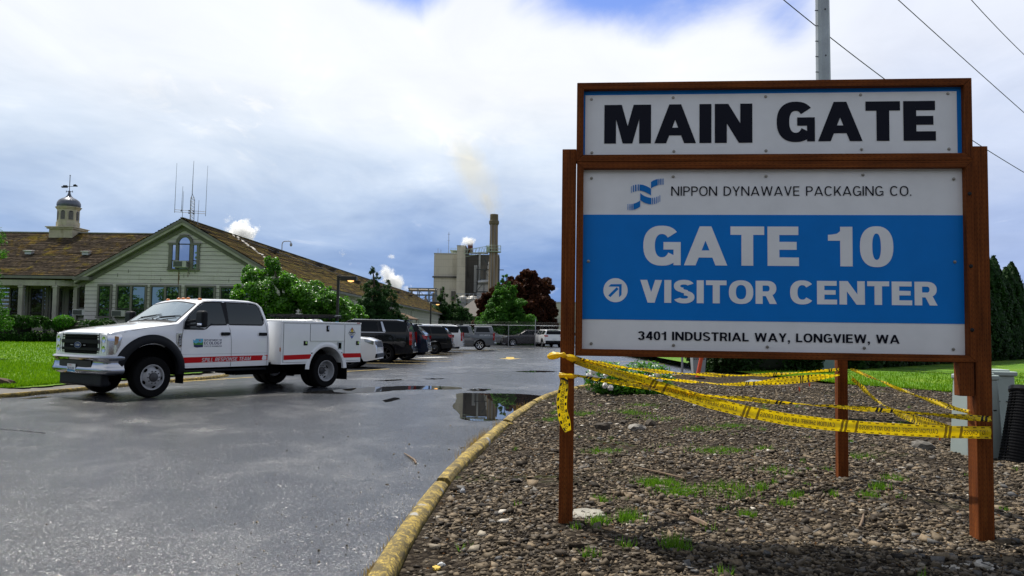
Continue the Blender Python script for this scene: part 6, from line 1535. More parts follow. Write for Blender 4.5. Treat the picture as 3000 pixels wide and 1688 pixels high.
mb.add([(wx + .345 * math.cos(a), -.035, 6.52 + .345 * math.sin(a)) for a in np.linspace(0, PI, 17)] + [(wx - .345, -.04, 4.97), (wx + .345, -.04, 4.97)], [tuple(range(19))])
mb.add([(-.70, -.04, 4.97), (-.48, -.04, 4.97), (-.48, -.036, 6.40), (-.70, -.036, 6.40)], [(0, 1, 2, 3)]); mb.add([(.59, -.04, 4.97), (.81, -.04, 4.97), (.81, -.036, 6.40), (.59, -.036, 6.40)], [(0, 1, 2, 3)])
mb.build('pane', SKYP, aw)
mb = MB(); bx(-.31, .38, 6.42, 6.48, -.055, .03); bx(-.31, .38, 5.40, 5.45, -.055, .03); bx(-.70, -.48, 5.42, 5.48, -.055, .03); bx(.59, .81, 5.42, 5.48, -.055, .03); bx(-.315, -.275, 4.97, 6.5, -.05, .03); bx(.345, .385, 4.97, 6.5, -.05, .03); mb.build('sash', SASH, aw)
# the wing's long row of windows
w0 = None
WF = MB(); 
for k in range(3): WF.box((5.80, -.55 + .55 * k, 2.70), (.08, .11, 2.5))
for z in (1.45, 2.3, 3.15, 3.95): WF.box((5.80, 0, z), (.07, 1.1, .07))
wf = WF.build('window', M('bright_mullion', (.62, .60, .53), .7, var=.12), ob); PM = MB(); PM.add([(5.785, -.55, 1.45), (5.785, .55, 1.45), (5.785, .55, 3.95), (5.785, -.55, 3.95)], [(0, 1, 2, 3)]); pm = PM.build('pane', PANED, wf)
ts = [10, 12.2, 14.4, 20, 22.2, 24.4, 30, 32.2] + [44 + 1.62 * k for k in range(30)]
for k, t_ in enumerate(ts):
    if k == 0: wf.location = (0, t_, 0)
    else:
        c_ = wf.copy(); COL.objects.link(c_); c_.location = (0, t_, 0); d_ = pm.copy(); COL.objects.link(d_); d_.parent = c_
mb = MB(); mb.tube([(6.3, 18.5, 4.2), (5.9, 18.5, 3.9), (5.85, 18.5, .5)], .05, 6); mb.tube([(6.3, 52, 4.2), (5.95, 52, 3.9), (5.9, 52, .5)], .05, 6); mb.build('downspout', TRIML, ob)
mb = MB(); mb.prism([(5.7, 3.75), (8.3, 2.75), (8.3, 2.62), (5.7, 3.6)], lambda a, c, h: (a, 33 + 9 * h, c)); mb.build('side_porch_roof', M('brown_shakes', (.12, .065, .03), .9, var=.4, scale=4, bump=.6), ob)
mb = MB()
for y in (33.3, 37.5, 41.7): mb.box((8.1, y, 1.5), (.16, .16, 2.3))
mb.build('side_porch_post', TRIML, ob)
# roof vents
for (x, y, z) in ((-11.5, 3.1, 6.0), (-7.75, 3.1, 6.0)):
    mb = MB(); mb.box((x, y, z + .11), (.42, .34, .22)); mb.box((x, y - .06, z + .24), (.52, .48, .04), Matrix.Rotation(.12, 3, 'X')); mb.build('roof_vent', M('vent_metal', (.45, .46, .48), .4, .5), ob)
for (x, y) in ((1.5, 12), (1.2, 26), (1.6, 29), (3.2, 33), (2.4, 50), (2.4, 62), (2.2, 75)):
    z = 7.95 - .5622 * x; mb = MB(); mb.box((x, y, z + .14), (.7, .6, .26)); mb.box((x + .05, y, z + .29), (.8, .7, .04), Matrix.Rotation(.2, 3, 'Y')); mb.build('roof_vent', M('vent_dark', (.04, .035, .03), .7), ob)
mb = MB(); mb.tube([(-2.6, 5.3, 7.1), (-2.6, 5.3, 7.75)], .09, 8); mb.build('vent_pipe', M('vent_metal', (.45, .46, .48)), ob)
mb = MB(); mb.tube([(1.2, 5, 7.5), (3.4, 34, 6.35), (4.6, 56, 5.6)], .03, 5); mb.build('roof_cable', SASH, ob)
# ---- cupola
CR = M('cream_paint', (.44, .40, .29), .75, var=.2, scale=2.5, dirt=((.16, .11, .05), .8)); LEAD = M('lead_sheet', (.11, .12, .145), .42, .6, var=.35, scale=2.2)
cu = MB(); cx, cy = -11.09, 6.5
cu.box((cx, cy, 7.35), (1.62, 1.62, 1.35)); cu.box((cx, cy, 8.06), (1.86, 1.86, .10)); cu.box((cx, cy, 8.14), (2.0, 2.0, .06)); c_o = cu.build('cupola', CR, ob, bevel=.015)
Mo = Matrix.Translation((cx, cy, 0)) @ Matrix.Rotation(R(22.5), 4, 'Z')
mb = MB(); mb.lathe([(.74, 8.16), (.74, 8.55), (.70, 8.58), (.70, 9.42), (.75, 9.45), (.78, 9.52), (.83, 9.56), (.83, 9.61)], 8, Mo); mb.build('lantern', CR, c_o)
mb = MB()
for k in range(8):
    a = 2 * PI * k / 8; Mk = Matrix.Translation((cx, cy, 0)) @ Matrix.Rotation(a, 4, 'Z')
    arch = [(-.15, 8.70), (.15, 8.70)] + [(.15 * math.cos(q), 9.18 + .15 * math.sin(q)) for q in np.linspace(0, PI, 9)]
    mb.add([Mk @ Vector((.652, p, z)) for p, z in arch], [tuple(range(len(arch)))], 0)
    for j in range(9): z = 8.73 + j * .062; mb.add([Mk @ Vector((.65, -.15, z)), Mk @ Vector((.65, .15, z)), Mk @ Vector((.682, .15, z - .03)), Mk @ Vector((.682, -.15, z - .03))], [(0, 1, 2, 3)], 1)
mb.build('louvred_opening', [SASH, M('louvre_grey', (.30, .29, .24), .8)], c_o)
mb = MB(); mb.lathe([(.72, 9.61), (.76, 9.74), (.745, 9.90), (.65, 10.07), (.47, 10.20), (.28, 10.29), (.16, 10.40), (.09, 10.56), (.05, 10.78)], 16, Mo); mb.build('dome', LEAD, c_o, smooth=25)
mb = MB(); mb.tube([(cx, cy, 10.5), (cx, cy, 11.85)], .022, 6); mb.lathe([(.0001, 11.80), (.05, 11.84), (.0001, 11.9)], 8, Matrix.Translation((cx, cy, 0)))
mb.bar((cx - .5, cy, 11.08), (cx + .55, cy, 11.08), .03, .03); mb.prism([(-.55, 10.98), (-.15, 10.98), (-.10, 11.08), (-.17, 11.08), (-.17, 11.16), (-.46, 11.16), (-.46, 11.08), (-.6, 11.08)], lambda a, c, h: (cx + a, cy - .02 + .04 * h, c)); mb.prism([(.25, 11.1), (.60, 11.1), (.40, 11.24), (.25, 11.2)], lambda a, c, h: (cx + a, cy - .015 + .03 * h, c))
mb.bar((cx - .2, cy, 10.72), (cx + .2, cy, 10.72), .025, .025); mb.bar((cx, cy - .2, 10.72), (cx, cy + .2, 10.72), .025, .025)
for dx_ in (-.22, .22): mb.box((cx + dx_, cy, 10.72), (.03, .02, .14))
mb.build('weather_vane', M('vane_iron', (.03, .03, .035), .6, .5), c_o)
# ---- radio antenna on the gable, camera on the ridge
b2w = Matrix.Translation((-19.86975, 48.0, 0)) @ Matrix.Rotation(BR, 4, 'Z')
an = thing('radio_antenna', 'lattice radio mast with several whip aerials on the gable peak', 'antenna', b2w @ Vector((0, .9, 0)), BR)
STEELG = M('galvanised_steel', (.30, .31, .33), .45, .7, var=.2)
mb = MB(); L3 = [(-.16, .1), (.10, .1), (-.03, -.12)]
for (x, y) in L3: mb.tube([(x, y, 7.75), (x, y, 9.3), (-.03, .02, 9.7)], .018, 5)
for k in range(7):
    z = 7.95 + k * .22
    for i in range(3): a, b_ = L3[i], L3[(i + 1) % 3]; mb.tube([(a[0], a[1], z), (b_[0], b_[1], z + .11)], .010, 4); mb.tube([(b_[0], b_[1], z + .11), (a[0], a[1], z + .22)], .010, 4)
mb.build('lattice_mast', STEELG, an)
mb = MB()
for z in (8.50, 8.63): mb.tube([(-1.10, 0, z + .06), (.86, 0, z - .05)], .016, 5)
mb.tube([(-.62, 0, 8.2), (-.1, 0, 8.05)], .014, 5); mb.tube([(-.62, 0, 8.05), (-.1, 0, 7.92)], .014, 5); mb.build('cross_arm', STEELG, an)
for (x, z0, z1, r0) in ((-.03, 9.6, 11.75, .017), (-1.09, 8.5, 11.6, .013), (.85, 8.3, 11.45, .013), (-.66, 8.58, 10.15, .014), (-.60, 7.95, 9.85, .014), (.38, 7.7, 9.3, .016)):
    mb = MB(); mb.tube([(x, 0, z0), (x + .01, 0, (z0 + z1) / 2), (x + .03, 0, z1)], [r0 * 1.5, r0 * 1.1, r0 * .7], 5); mb.build('whip_aerial', STEELG, an)
mb = MB()
for (x, z) in ((-.66, 8.62), (-.17, 8.62), (-.17, 8.48), (.12, 8.6), (.12, 8.46)): mb.lathe([(.0001, -.05), (.045, -.04), (.045, .04), (.0001, .05)], 8, Matrix.Translation((x, -.03, z)))
mb.build('clamp', SASH, an)
cc_ = thing('roof_camera', 'white dome camera hanging from a curved pole on the roof ridge', 'camera', b2w @ Vector((.05, 18.5, 7.95)), BR)
mb = MB(); mb.tube([(0, 0, -.1), (0, 0, .55), (.05, 0, .72), (.18, 0, .82), (.55, 0, .84), (.72, 0, .80), (.76, 0, .66)], .04, 8); mb.build('pole', WSTEEL, cc_, smooth=40)
mb = MB(); mb.lathe([(.06, .68), (.11, .60), (.11, .50), (.08, .42), (.0001, .38)], 12, Matrix.Translation((.76, 0, 0))); mb.build('dome', M('camera_grey', (.3, .31, .33), .3), cc_, smooth=40)

# ================================================================== THE MILL
ml = thing('pulp_mill', 'tall grey concrete mill block with stained tower and duct work beyond the office', 'factory', (0, 380, 0))
def stained(name, col, st, amt=.8, sc=.12):
    m, t, b = new_mat(name); c = t.n('ShaderNodeTexCoord', out=3)
    a = t.noise(t.vmath('MULTIPLY', c, (1, 1, .16)), sc * 2.2, 7, .65, .4); g_ = t.noise(c, sc * .7, 5, .6)
    k = t.sstep(t.math('ADD', t.math('MULTIPLY', a, .6), t.math('MULTIPLY', g_, .4)), .48, .62)
    x_, y_, z_ = t.sep(c); jn = t.math('LESS_THAN', t.math('FRACT', t.math('MULTIPLY', z_, 1 / 3.6)), .03); jv = t.math('LESS_THAN', t.math('FRACT', t.math('MULTIPLY', x_, 1 / 1.1)), .10)
    cc = t.mix(t.math('MULTIPLY', k, amt), col, st); cc = t.mix(t.math('MAXIMUM', t.math('MULTIPLY', jn, .55), t.math('MULTIPLY', jv, .16)), cc, tuple(q * .35 for q in col))
    setb(b, Base_Color=cc, Roughness=.9); return m
CON, CDK, CPL = stained('mill_concrete', (.54, .49, .39), (.33, .29, .22), .55), stained('mill_dark_cladding', (.12, .11, .095), (.035, .034, .036), .9), stained('mill_pale_cladding', (.42, .42, .40), (.20, .20, .19), .6)
mb = MB(); mb.box((-31.7, 12, 19), (11.6, 24, 39)); mb.build('main_block', CON, ml)
mb = MB(); mb.box((-24.4, 10, 21), (4.0, 26, 42.5)); mb.build('tower', CON, ml)
mb = MB(); mb.box((-22.2, 10, 21), (.5, 25.6, 42.3)); mb.build('tower_side', CDK, ml)
mb = MB(); mb.box((-14.2, 15, 19.4), (15.6, 22, 39)); mb.build('dark_block', CDK, ml)
for nm_, c_, s_ in (('ledge', (-32, -.3, 27.5), (12.2, 1.4, .7)), ('chute', (-33.5, -.35, 18.5), (1.6, .7, 7)), ('hood', (-28.0, -.5, 18.5), (1.9, 1.2, 4.5))): mb = MB(); mb.box(c_, s_); mb.build(nm_, CDK, ml)
mb = MB(); mb.box((-31.7, 12, 38.8), (11.9, 24.4, .5)); mb.box((-24.4, 10, 42.4), (4.3, 26.4, .4)); mb.box((-7.5, 15, 38.9), (2, 22.3, .5)); mb.build('parapet', CPL, ml)
GRN = M('pale_green_steel', (.34, .42, .31), .6, var=.15)
mb = MB(); mb.box((-27.5, 12, 41.0), (6, 12, .3)); 
for x in np.linspace(-30, -8, 12): mb.tube([(x, 6, 39), (x, 6, 42)], .08, 4)
mb.bar((-30, 6, 42), (-8, 6, 42), .1, .1); mb.build('roof_railing', GRN, ml)
mb = MB(); mb.box((-16, 4, 39.6), (8.5, 3, .5)); mb.box((-15.8, 3.0, 30), (.9, 1.2, 18)); mb.box((-17.6, 2.5, 27), (1.6, 2, 13)); mb.build('pilaster', CPL, ml)
mb = MB(); mb.prism([(-16.3, 24), (-11.2, 32.5), (-10, 32.5), (-7, 24)], lambda a, c, h: (a, -1 + 5 * h, c)); mb.prism([(-17.4, 13), (-16.3, 24), (-7, 24), (-7, 13)], lambda a, c, h: (a, -1.3 + 5 * h, c)); mb.build('hopper', CPL, ml)
DM = M('duct_metal', (.40, .41, .42), .4, .5, var=.2, scale=.3)
MB().tube([(-16.2, -2, 25.2), (-9.5, -2, 25.8)], .9, 12).build('duct', DM, ml, smooth=40); MB().tube([(-16, -2, 18.5), (-9, -2, 18.9)], .7, 10).build('duct', DM, ml, smooth=40); MB().lathe([(1.6, 31.5), (1.4, 34), (.6, 36)], 12, Matrix.Translation((-10.3, -1, 0))).build('cyclone', DM, ml, smooth=40)
mb = MB()
for z in (15.5, 20.7, 25.2, 31.2): mb.bar((-17.2, -1.6, z), (-4, -1.6, z), .3, .35)
for x in (-17, -13.4, -9.5, -6.6): mb.bar((x, -1.6, 12), (x, -1.6, 32), .25, .25)
mb.bar((-17, -1.6, 20.7), (-13.4, -1.6, 25.2), .2, .2); mb.bar((-13.4, -1.7, 31.2), (-9.5, -1.7, 25.2), .2, .2); mb.bar((-13.5, -1.6, 36.5), (-10.5, -1.6, 32), .5, .5); mb.build('steel_frame', M('dark_steel', (.05, .055, .06), .6), ml)
mb = MB(); mb.box((-13.8, 0, 30), (2.6, 3, 6.5)); mb.box((-10.5, -2, 14.5), (12, 6, 5)); mb.build('plant_box', CDK, ml)
mb = MB(); mb.lathe([(1.25, 40), (1.25, 46.5)], 12, Matrix.Translation((-20.8, 10, 0))); mb.build('vent_stack', M('rust_red_brick', (.13, .045, .03), .9, var=.3, scale=.6), ml)
mb = MB(); mb.tube([(-31.3, 8, 39), (-31.3, 8, 50)], .13, 5); mb.bar((-32, 8, 46), (-30.6, 8, 46), .1, .1); mb.bar((-32, 8, 49), (-30.6, 8, 49), .1, .1); mb.tube([(-36, 3, 39), (-36, 3, 41.5)], .1, 4); mb.tube([(-34.6, 3, 39), (-34.6, 3, 41)], .1, 4); mb.build('aerial', STEELG, ml)
mb = MB()
for x, s_ in ((-22.5, 2.6), (-18, 3.4), (-14, 2.2)): mb.lathe([(s_, 12), (s_, 16.5), (s_ * .6, 17.8), (.0001, 18.2)], 14, Matrix.Translation((x, -14, 0)))
mb.build('tank', M('tank_white', (.26, .25, .23), .5, dirt=((.25, .12, .06), .6), scale=.4), ml, smooth=40)
mb = MB()
for x in np.linspace(-25, -12, 8): mb.tube([(x, -17, 10), (x, -17, 19)], .15, 5)
for z in (15, 17.2, 18.8): mb.bar((-25.5, -17, z), (-11.5, -17, z), .22, .22)
mb.build('pipe_bridge', STEELG, ml)
st_ = thing('smoke_stack', 'tall brown concrete chimney with green platform in front of the mill', 'chimney', (-8.85, 371, 0))
m, t, b = new_mat('stack_concrete'); c = t.n('ShaderNodeTexCoord', out=3); x_, y_, z_ = t.sep(c)
cc = t.ramp(t.noise(t.vmath('MULTIPLY', c, (1, 1, .05)), .9, 6, .6), [(.35, (.13, .092, .052)), (.55, (.24, .18, .11)), (.75, (.33, .27, .19))]); setb(b, Base_Color=cc, Roughness=.9)
mb = MB(); mb.lathe([(2.75, 0), (2.3, 20), (1.98, 40), (1.85, 53)], 24); mb.build('shaft', m, st_, smooth=40)
mb = MB(); mb.lathe([(1.9, 51.5), (2.35, 52.2), (2.35, 53.4), (1.95, 54), (1.9, 56.6), (1.6, 56.7), (1.6, 54)], 24); mb.build('crown_ring', M('stack_top', (.13, .105, .06), .9, var=.25, scale=.6), st_, smooth=30)
mb = MB(); mb.lathe([(2.0, 38.8), (3.5, 38.8), (3.5, 39.1), (2.0, 39.1)], 20)
for k in range(14): a = 2 * PI * k / 14; mb.tube([(3.4 * math.cos(a), 3.4 * math.sin(a), 39), (3.4 * math.cos(a), 3.4 * math.sin(a), 42)], .07, 4)
for z in (40.4, 41.8): mb.tube([(3.4 * math.cos(a), 3.4 * math.sin(a), z) for a in np.linspace(0, 2 * PI, 21)], .08, 4)
mb.box((-2.6, -1, 40.2), (1.6, 1.6, 2.4)); mb.build('platform', GRN, st_)
mb = MB()
for z in (39.0, 41.6): mb.bar((-14.2, 6, z - .4 if z < 40 else z - 1.4), (-3.2, 0, z), .2, .2)
for k in range(9): f = k / 8; x = -14.2 + 11 * f; y = 6 - 6 * f; mb.tube([(x, y, 38.6 + .4 * f), (x + .7, y - .4, 40.2 + 1.4 * f)], .09, 4)
mb.bar((-13.6, 6, 37.2), (-3.4, 0, 38.4), .16, .16); mb.build('catwalk', GRN, st_)
mb = MB()
for x in (-.35, .05): mb.tube([(x + .6, -2.75, 8), (x + .6, -2.0, 38), (x + .6, -1.9, 52)], .06, 4)
mb.tube([(-1.0, -2.5, 10), (-1.0, -1.75, 52)], .12, 5); mb.build('ladder', STEELG, st_)
pr = thing('pipe_rack', 'steel pipe rack of trusses and ducts left of the mill', 'pipe rack', (0, 300, 0))
mb = MB()
for x in (-38.8, -35.5, -31.5, -28.8):
    for y in (0, 5): mb.bar((x, y, 0), (x, y, 17.6), .35, .35)
for z in (12.5, 15.2, 17.6):
    for y in (0, 5): mb.bar((-39.2, y, z), (-28.4, y, z), .3, .35)
for a, b_ in ((-38.8, -35.5), (-35.5, -31.5), (-31.5, -28.8)): mb.bar((a, 0, 12.5), (b_, 0, 15.2), .18, .18); mb.bar((a, 0, 17.4), ((a + b_) / 2, 0, 15.2), .18, .18)
mb.build('frame', M('blue_grey_steel', (.09, .11, .125), .6), pr)
mb = MB(); mb.tube([(-39, 2.5, 17.0), (-28.6, 2.5, 17.0)], .5, 10); mb.tube([(-38, 2, 8), (-38, 2, 16.5)], .35, 8); mb.tube([(-36.4, 2, 8), (-36.4, 2, 15)], .3, 8); mb.tube([(-29.6, 1.5, 8), (-29.6, 1.5, 16)], .6, 10); mb.build('pipe', M('rusty_pipe', (.24, .19, .13), .6, .2, var=.3, scale=.4), pr, smooth=40)
mb = MB(); mb.lathe([(1.0, 9), (1.0, 13), (.4, 14), (.35, 15.2), (.0001, 15.4)], 12, Matrix.Translation((-32.6, 1, 0))); mb.lathe([(1.2, 9), (1.2, 12.2), (.0001, 12.6)], 12, Matrix.Translation((-29.9, -2, 0))); mb.build('vessel', M('tank_white', (.26, .25, .23)), pr, smooth=40)
# house and far shed
hs = thing('house', 'small pale house with grey hipped roof between the dark trees', 'house', (-7.5, 160, 0))
mb = MB(); lapped(mb, 0, 4.7, lambda z: (-3.6, 5.5), y=0, ex=.3); mb.box((.95, 5, 2.35), (9, 9.8, 4.7)); mb.build('wall', M('house_cream', (.33, .32, .24), .8, var=.15), hs)
mb = MB(); mb.add([(-4.3, -.8, 4.6), (6.2, -.8, 4.6), (6.2, 10.8, 4.6), (-4.3, 10.8, 4.6), (-.5, 5, 8.0), (2.4, 5, 8.0)], [(0, 1, 5, 4), (1, 2, 5), (2, 3, 4, 5), (3, 0, 4), (0, 3, 2, 1)]); mb.build('roof', M('grey_shingles', (.125, .112, .10), .9, var=.3, scale=2.5, bump=.5), hs)
mb = MB(); mb.add([(-1.6, -.05, 2.2), (-.1, -.05, 2.2), (-.1, -.05, 3.9), (-1.6, -.05, 3.9)], [(0, 1, 2, 3)]); mb.add([(2.5, -.05, 2.2), (4.0, -.05, 2.2), (4.0, -.05, 3.9), (2.5, -.05, 3.9)], [(0, 1, 2, 3)]); mb.build('window', glass('house_pane', (.03, .04, .05), .25), hs)
sh = thing('warehouse', 'pale flat roofed warehouse seen past the dark red tree', 'building', (22, 205, 0))
mb = MB(); mb.box((0, 10, 4.6), (27, 20, 9.4)); mb.build('wall', stained('warehouse_panel', (.46, .46, .36), (.36, .36, .28), .4, .05), sh)
mb = MB(); mb.box((0, 10, 9.35), (27.3, 20.3, .35)); mb.build('roof_edge', M('roof_edge_grey', (.3, .31, .33), .6), sh)
mb = MB()
for x in np.linspace(-13, 13, 10): mb.tube([(x, -.8, 4.2), (x, -.8, 5.3)], .06, 4)
mb.bar((-13.4, -.8, 5.3), (13.4, -.8, 5.3), .08, .08); mb.bar((-13.4, -.5, 4.15), (13.4, -.5, 4.15), .8, .12); mb.build('walkway', M('walk_grey', (.2, .2, .2), .7), sh)

# ================================================================== STEAM AND SMOKE
def volume_mat(name, col, dens, scale, lo, hi, seed, aniso=.35, absorb=None):
    m = bpy.data.materials.new(name); m.use_nodes = True; tr_ = m.node_tree; tr_.nodes.clear(); t = NT(tr_)
    out = t.n('ShaderNodeOutputMaterial', out=None)
    g_ = t.n('ShaderNodeTexCoord', out=0); c = t.n('ShaderNodeTexCoord', out=3)
    q = t.vmath('SUBTRACT', g_, (.5, .5, .5)); r_ = t.vmath('LENGTH', q, out=1)
    fall = t.math('SUBTRACT', 1.0, t.math('MULTIPLY', r_, 2.0), clamp=True)
    nz = t.noise(t.vmath('ADD', c, (seed, seed * .7, 0)), scale, 6, .62, .3)
    k = t.sstep(t.math('ADD', nz, t.math('MULTIPLY', fall, .45)), lo, hi)
    v = t.n('ShaderNodeVolumePrincipled', out=None); v.inputs['Color'].default_value = col + (1,); v.inputs['Anisotropy'].default_value = aniso; v.inputs['Emission Strength'].default_value = 0.0
    t.L.new(t.math('MULTIPLY', k, dens), v.inputs['Density']); t.L.new(v.outputs[0], out.inputs['Volume']); return m
def plume(label, u, v, du, dv, Y, dens, scale, seed, lo=.62, hi=.80, col=(1, 1, 1), name='steam', rot=0.0, mat=None):
    """a cloud of vapour of half-size du by dv photograph pixels standing at depth Y"""
    p = aty(u, v, Y); k = Y / FPX; mb = MB()
    mb.lathe([(math.sin(a), -math.cos(a)) for a in np.linspace(.001, PI - .001, 9)], 14)
    mb.v = [(x * du * k, y * (du + dv) * .5 * k, z * dv * k) for x, y, z in mb.v]
    o = mb.build(name, volume_mat(name + '_vapour', col, dens, scale, lo, hi, seed)); o.location = p; o.rotation_euler = (0, rot, 0)
    tag(o, label, 'steam', kind='stuff'); return o
plume('white steam cloud rising behind the mossy roof ridge', 702, 690, 66, 80, 330, .6, .22, 1.3, .66, .80)
plume('small torn wisp of steam above the roof ridge', 1001, 742, 26, 24, 330, .3, .5, 3.1, .80, .98)
plume('white steam trailing from the pipe rack', 1148, 822, 80, 40, 310, .7, .26, 5.5, .68, .84, rot=R(38))
plume('tiny puff of steam left of the mill', 1147, 750, 26, 16, 340, .3, .4, 8.2, .72, .90)
plume('faint wisp of steam over the long roof', 1027, 773, 14, 9, 330, .10, .5, 9.2, .72, .92)
plume('white steam puff above the rust red mill vent', 1370, 708, 28, 19, 375, .7, .28, 2.2, .62, .78)
plume('denser yellow smoke just leaving the chimney mouth', 1428, 596, 20, 52, 371, .03, .16, 6.2, .42, .78, col=(.92, .76, .38), name='smoke', rot=R(-24))
plume('thin yellow brown smoke drifting left from the chimney', 1388, 505, 62, 165, 371, .013, .07, 4.2, .45, .80, col=(.92, .78, .42), name='smoke', rot=R(-30))

# ================================================================== TREES, HEDGES AND SHRUBS
BARK = M('bark', (.07, .055, .04), .95, var=.35, scale=6, bump=.8, bscale=20)
def PT(u, v, Y): return np.array(aty(u, v, Y))
def tree(name, label, base, clumps, per, size, mat, group=None, squash=.85, aspect=.6, shell=.5, core=None, jitter=.8, trunk_r=.16, cat='tree', minz=None, sub=6):
    """clumps: (x, y, z, r) in world metres"""
    root = thing(name, label, cat, base, 0, group); B = np.array(base)
    C = np.array([c[:3] for c in clumps]) - B; Rr = np.array([c[3] for c in clumps])
    C0 = C
    if sub:                        # break every clump into smaller, uneven tufts
        kids = [(c + unit(1)[0] * r_ * rng.uniform(.45, 1.0) * np.array([1, 1, squash]), r_ * rng.uniform(.28, .5)) for c, r_ in zip(C, Rr) for _ in range(sub)]
        C = np.concatenate([C, np.array([k[0] for k in kids])]); Rr = np.concatenate([Rr * .8, np.array([k[1] for k in kids])])
    P, N_, T_ = clump_points(C, Rr, per, squash, shell)
    if minz is not None: k = P[:, 2] > minz; P, N_, T_ = P[k], N_[k], T_[k]
    leaves('crown', P, N_, size, mat, root, aspect, jitter, T_); C = C0
    mb = MB(); top = C[np.argmax(C[:, 2])]
    mb.tube([(0, 0, -.1), (top[0] * .12, top[1] * .12, top[2] * .3), (top[0] * .5, top[1] * .5, top[2] * .65), tuple(top)], [trunk_r, trunk_r * .8, trunk_r * .5, .03], 8)
    for c in C[:: max(1, len(C) // 12)]:
        z0 = min(c[2] * .55, top[2] * .5); mb.tube([(top[0] * .1, top[1] * .1, z0), tuple(c * .6 + np.array([0, 0, z0 * .4])), tuple(c)], [trunk_r * .45, trunk_r * .25, .015], 5)
    mb.build('trunk', BARK, root, smooth=40); return root
MAPLE = leaf_mat('maple_leaf', (.03, .11, .008), (.10, .25, .02), .34, .4, .5, 1.0)
bush = []
for (u, v, r_) in [(748, 806, .62), (800, 790, .50), (700, 868, .48), (775, 850, .9), (845, 832, .75), (905, 858, .72), (960, 872, .6), (1010, 893, .5), (1042, 908, .36), (735, 905, .8), (830, 905, .95), (920, 915, .85), (990, 925, .6), (1035, 930, .35), (770, 945, .7), (870, 950, .9), (955, 955, .7), (1020, 950, .45), (720, 940, .5), (900, 880, .8), (945, 895, .8), (985, 905, .65), (1015, 915, .5), (870, 860, .8), (940, 930, .9), (1000, 945, .7), (1048, 925, .3)]:
    for q in range(2):
        p = PT(u + rng.normal(0, 10), v + rng.normal(0, 8), 43.4 + (q - .5) * 1.5 + rng.normal(0, .3)); bush.append((p[0], p[1], p[2], r_ * rng.uniform(.9, 1.15)))
mp = aty(850, 1000, 43.4)
tree('maple_tree', 'bright green spreading bushy maple in front of the office gable', (mp.x, 43.4, .35), bush, 1500, .15, MAPLE, jitter=.9, aspect=.75)
def conifer_clumps(base, h, r, n, irregular=.2, top=.05, lowest=.08, fat=.32):
    out = []
    for k in range(n):
        f = lowest + (1 - lowest) * (k / (n - 1)) ** .85; rr = r * (1 - f) ** .75 + top
        m_ = max(1, int(3 + 6 * (1 - f)))
        for j in range(m_):
            a = rng.uniform(0, 2 * PI); q = rr * rng.uniform(.45, 1.0) * (1 + rng.normal(0, irregular)); out.append((base[0] + q * math.cos(a), base[1] + q * math.sin(a), base[2] + h * f + rng.normal(0, .1), max(.16, rr * fat * rng.uniform(.7, 1.2))))
    return out
DKCON = leaf_mat('dark_conifer', (.012, .04, .012), (.035, .09, .022), .6, .2, .3)
MDCON = leaf_mat('green_conifer', (.02, .085, .012), (.075, .20, .02), .55, .3, .3)
MDCON2 = leaf_mat('mid_conifer', (.010, .040, .012), (.040, .10, .018), .6, .25, .3)
REDM = leaf_mat('red_maple_leaf', (.020, .007, .005), (.075, .026, .013), .6, .25, .15)
b_ = (-9.95, 58.5, .3)
cl_ = conifer_clumps((-10.25, 58.5, .3), 5.6, 1.45, 16, .2, .12, .05, .5) + conifer_clumps((-9.2, 58.8, .3), 4.7, 1.5, 14, .2, .12, .05, .5) + conifer_clumps((-8.4, 58.6, .3), 3.1, 1.2, 9, .25, .1, .05, .5)
tree('conifer_tree', 'dark twin topped conifer against the long window wing', b_, cl_, 1000, .19, DKCON, squash=1.0, aspect=.35, shell=.3)
b_ = (-10.6, 132, .3)
cl_ = conifer_clumps((-11.4, 132, .3), 8.3, 2.4, 14, .2, .15, .05, .5) + conifer_clumps((-9.2, 132.5, .3), 7.0, 2.7, 13, .2, .15, .05, .5) + conifer_clumps((-7.4, 132, .3), 4.8, 2.0, 9, .2, .15, .05, .5)
tree('conifer_tree', 'dark conifer beside the small house at the wing end', b_, cl_, 420, .36, MDCON2, squash=1.0, aspect=.35, shell=.3)
b_ = (-.75, 93, .2)
cl_ = conifer_clumps(b_, 7.9, 3.5, 20, .12, .15, .03, .36)
tree('green_conifer', 'feathery bright green conifer in front of the dark red tree', b_, cl_, 650, .30, MDCON, squash=.8, aspect=.4, shell=.3)
rm = []
for (u, v, r_) in [(1545, 818, 1.2), (1500, 830, 1.0), (1590, 838, 1.2), (1520, 865, 1.8), (1575, 880, 1.8), (1600, 905, 1.3), (1470, 850, 1.0), (1440, 868, .9), (1425, 900, 1.0), (1415, 930, 1.0), (1400, 950, .8), (1500, 920, 2.0), (1560, 930, 2.0), (1600, 945, 1.3), (1450, 910, 1.3), (1610, 925, .8), (1470, 955, 1.5), (1560, 965, 1.5), (1618, 958, .6), (1570, 850, 1.3), (1395, 925, .5), (1540, 800, .7)]:
    for q in range(2):
        p = PT(u + rng.normal(0, 7), v + rng.normal(0, 6), 101 + (q - .5) * 3.2 + rng.normal(0, .5)); rm.append((p[0], p[1], p[2], r_ * rng.uniform(.85, 1.15)))
tree('dark_maple_tree', 'broad dark red leaved maple behind the green conifer', (1.4, 101, .2), rm, 800, .34, REDM, sub=9, shell=.3, aspect=.85, jitter=1.0, trunk_r=.25)
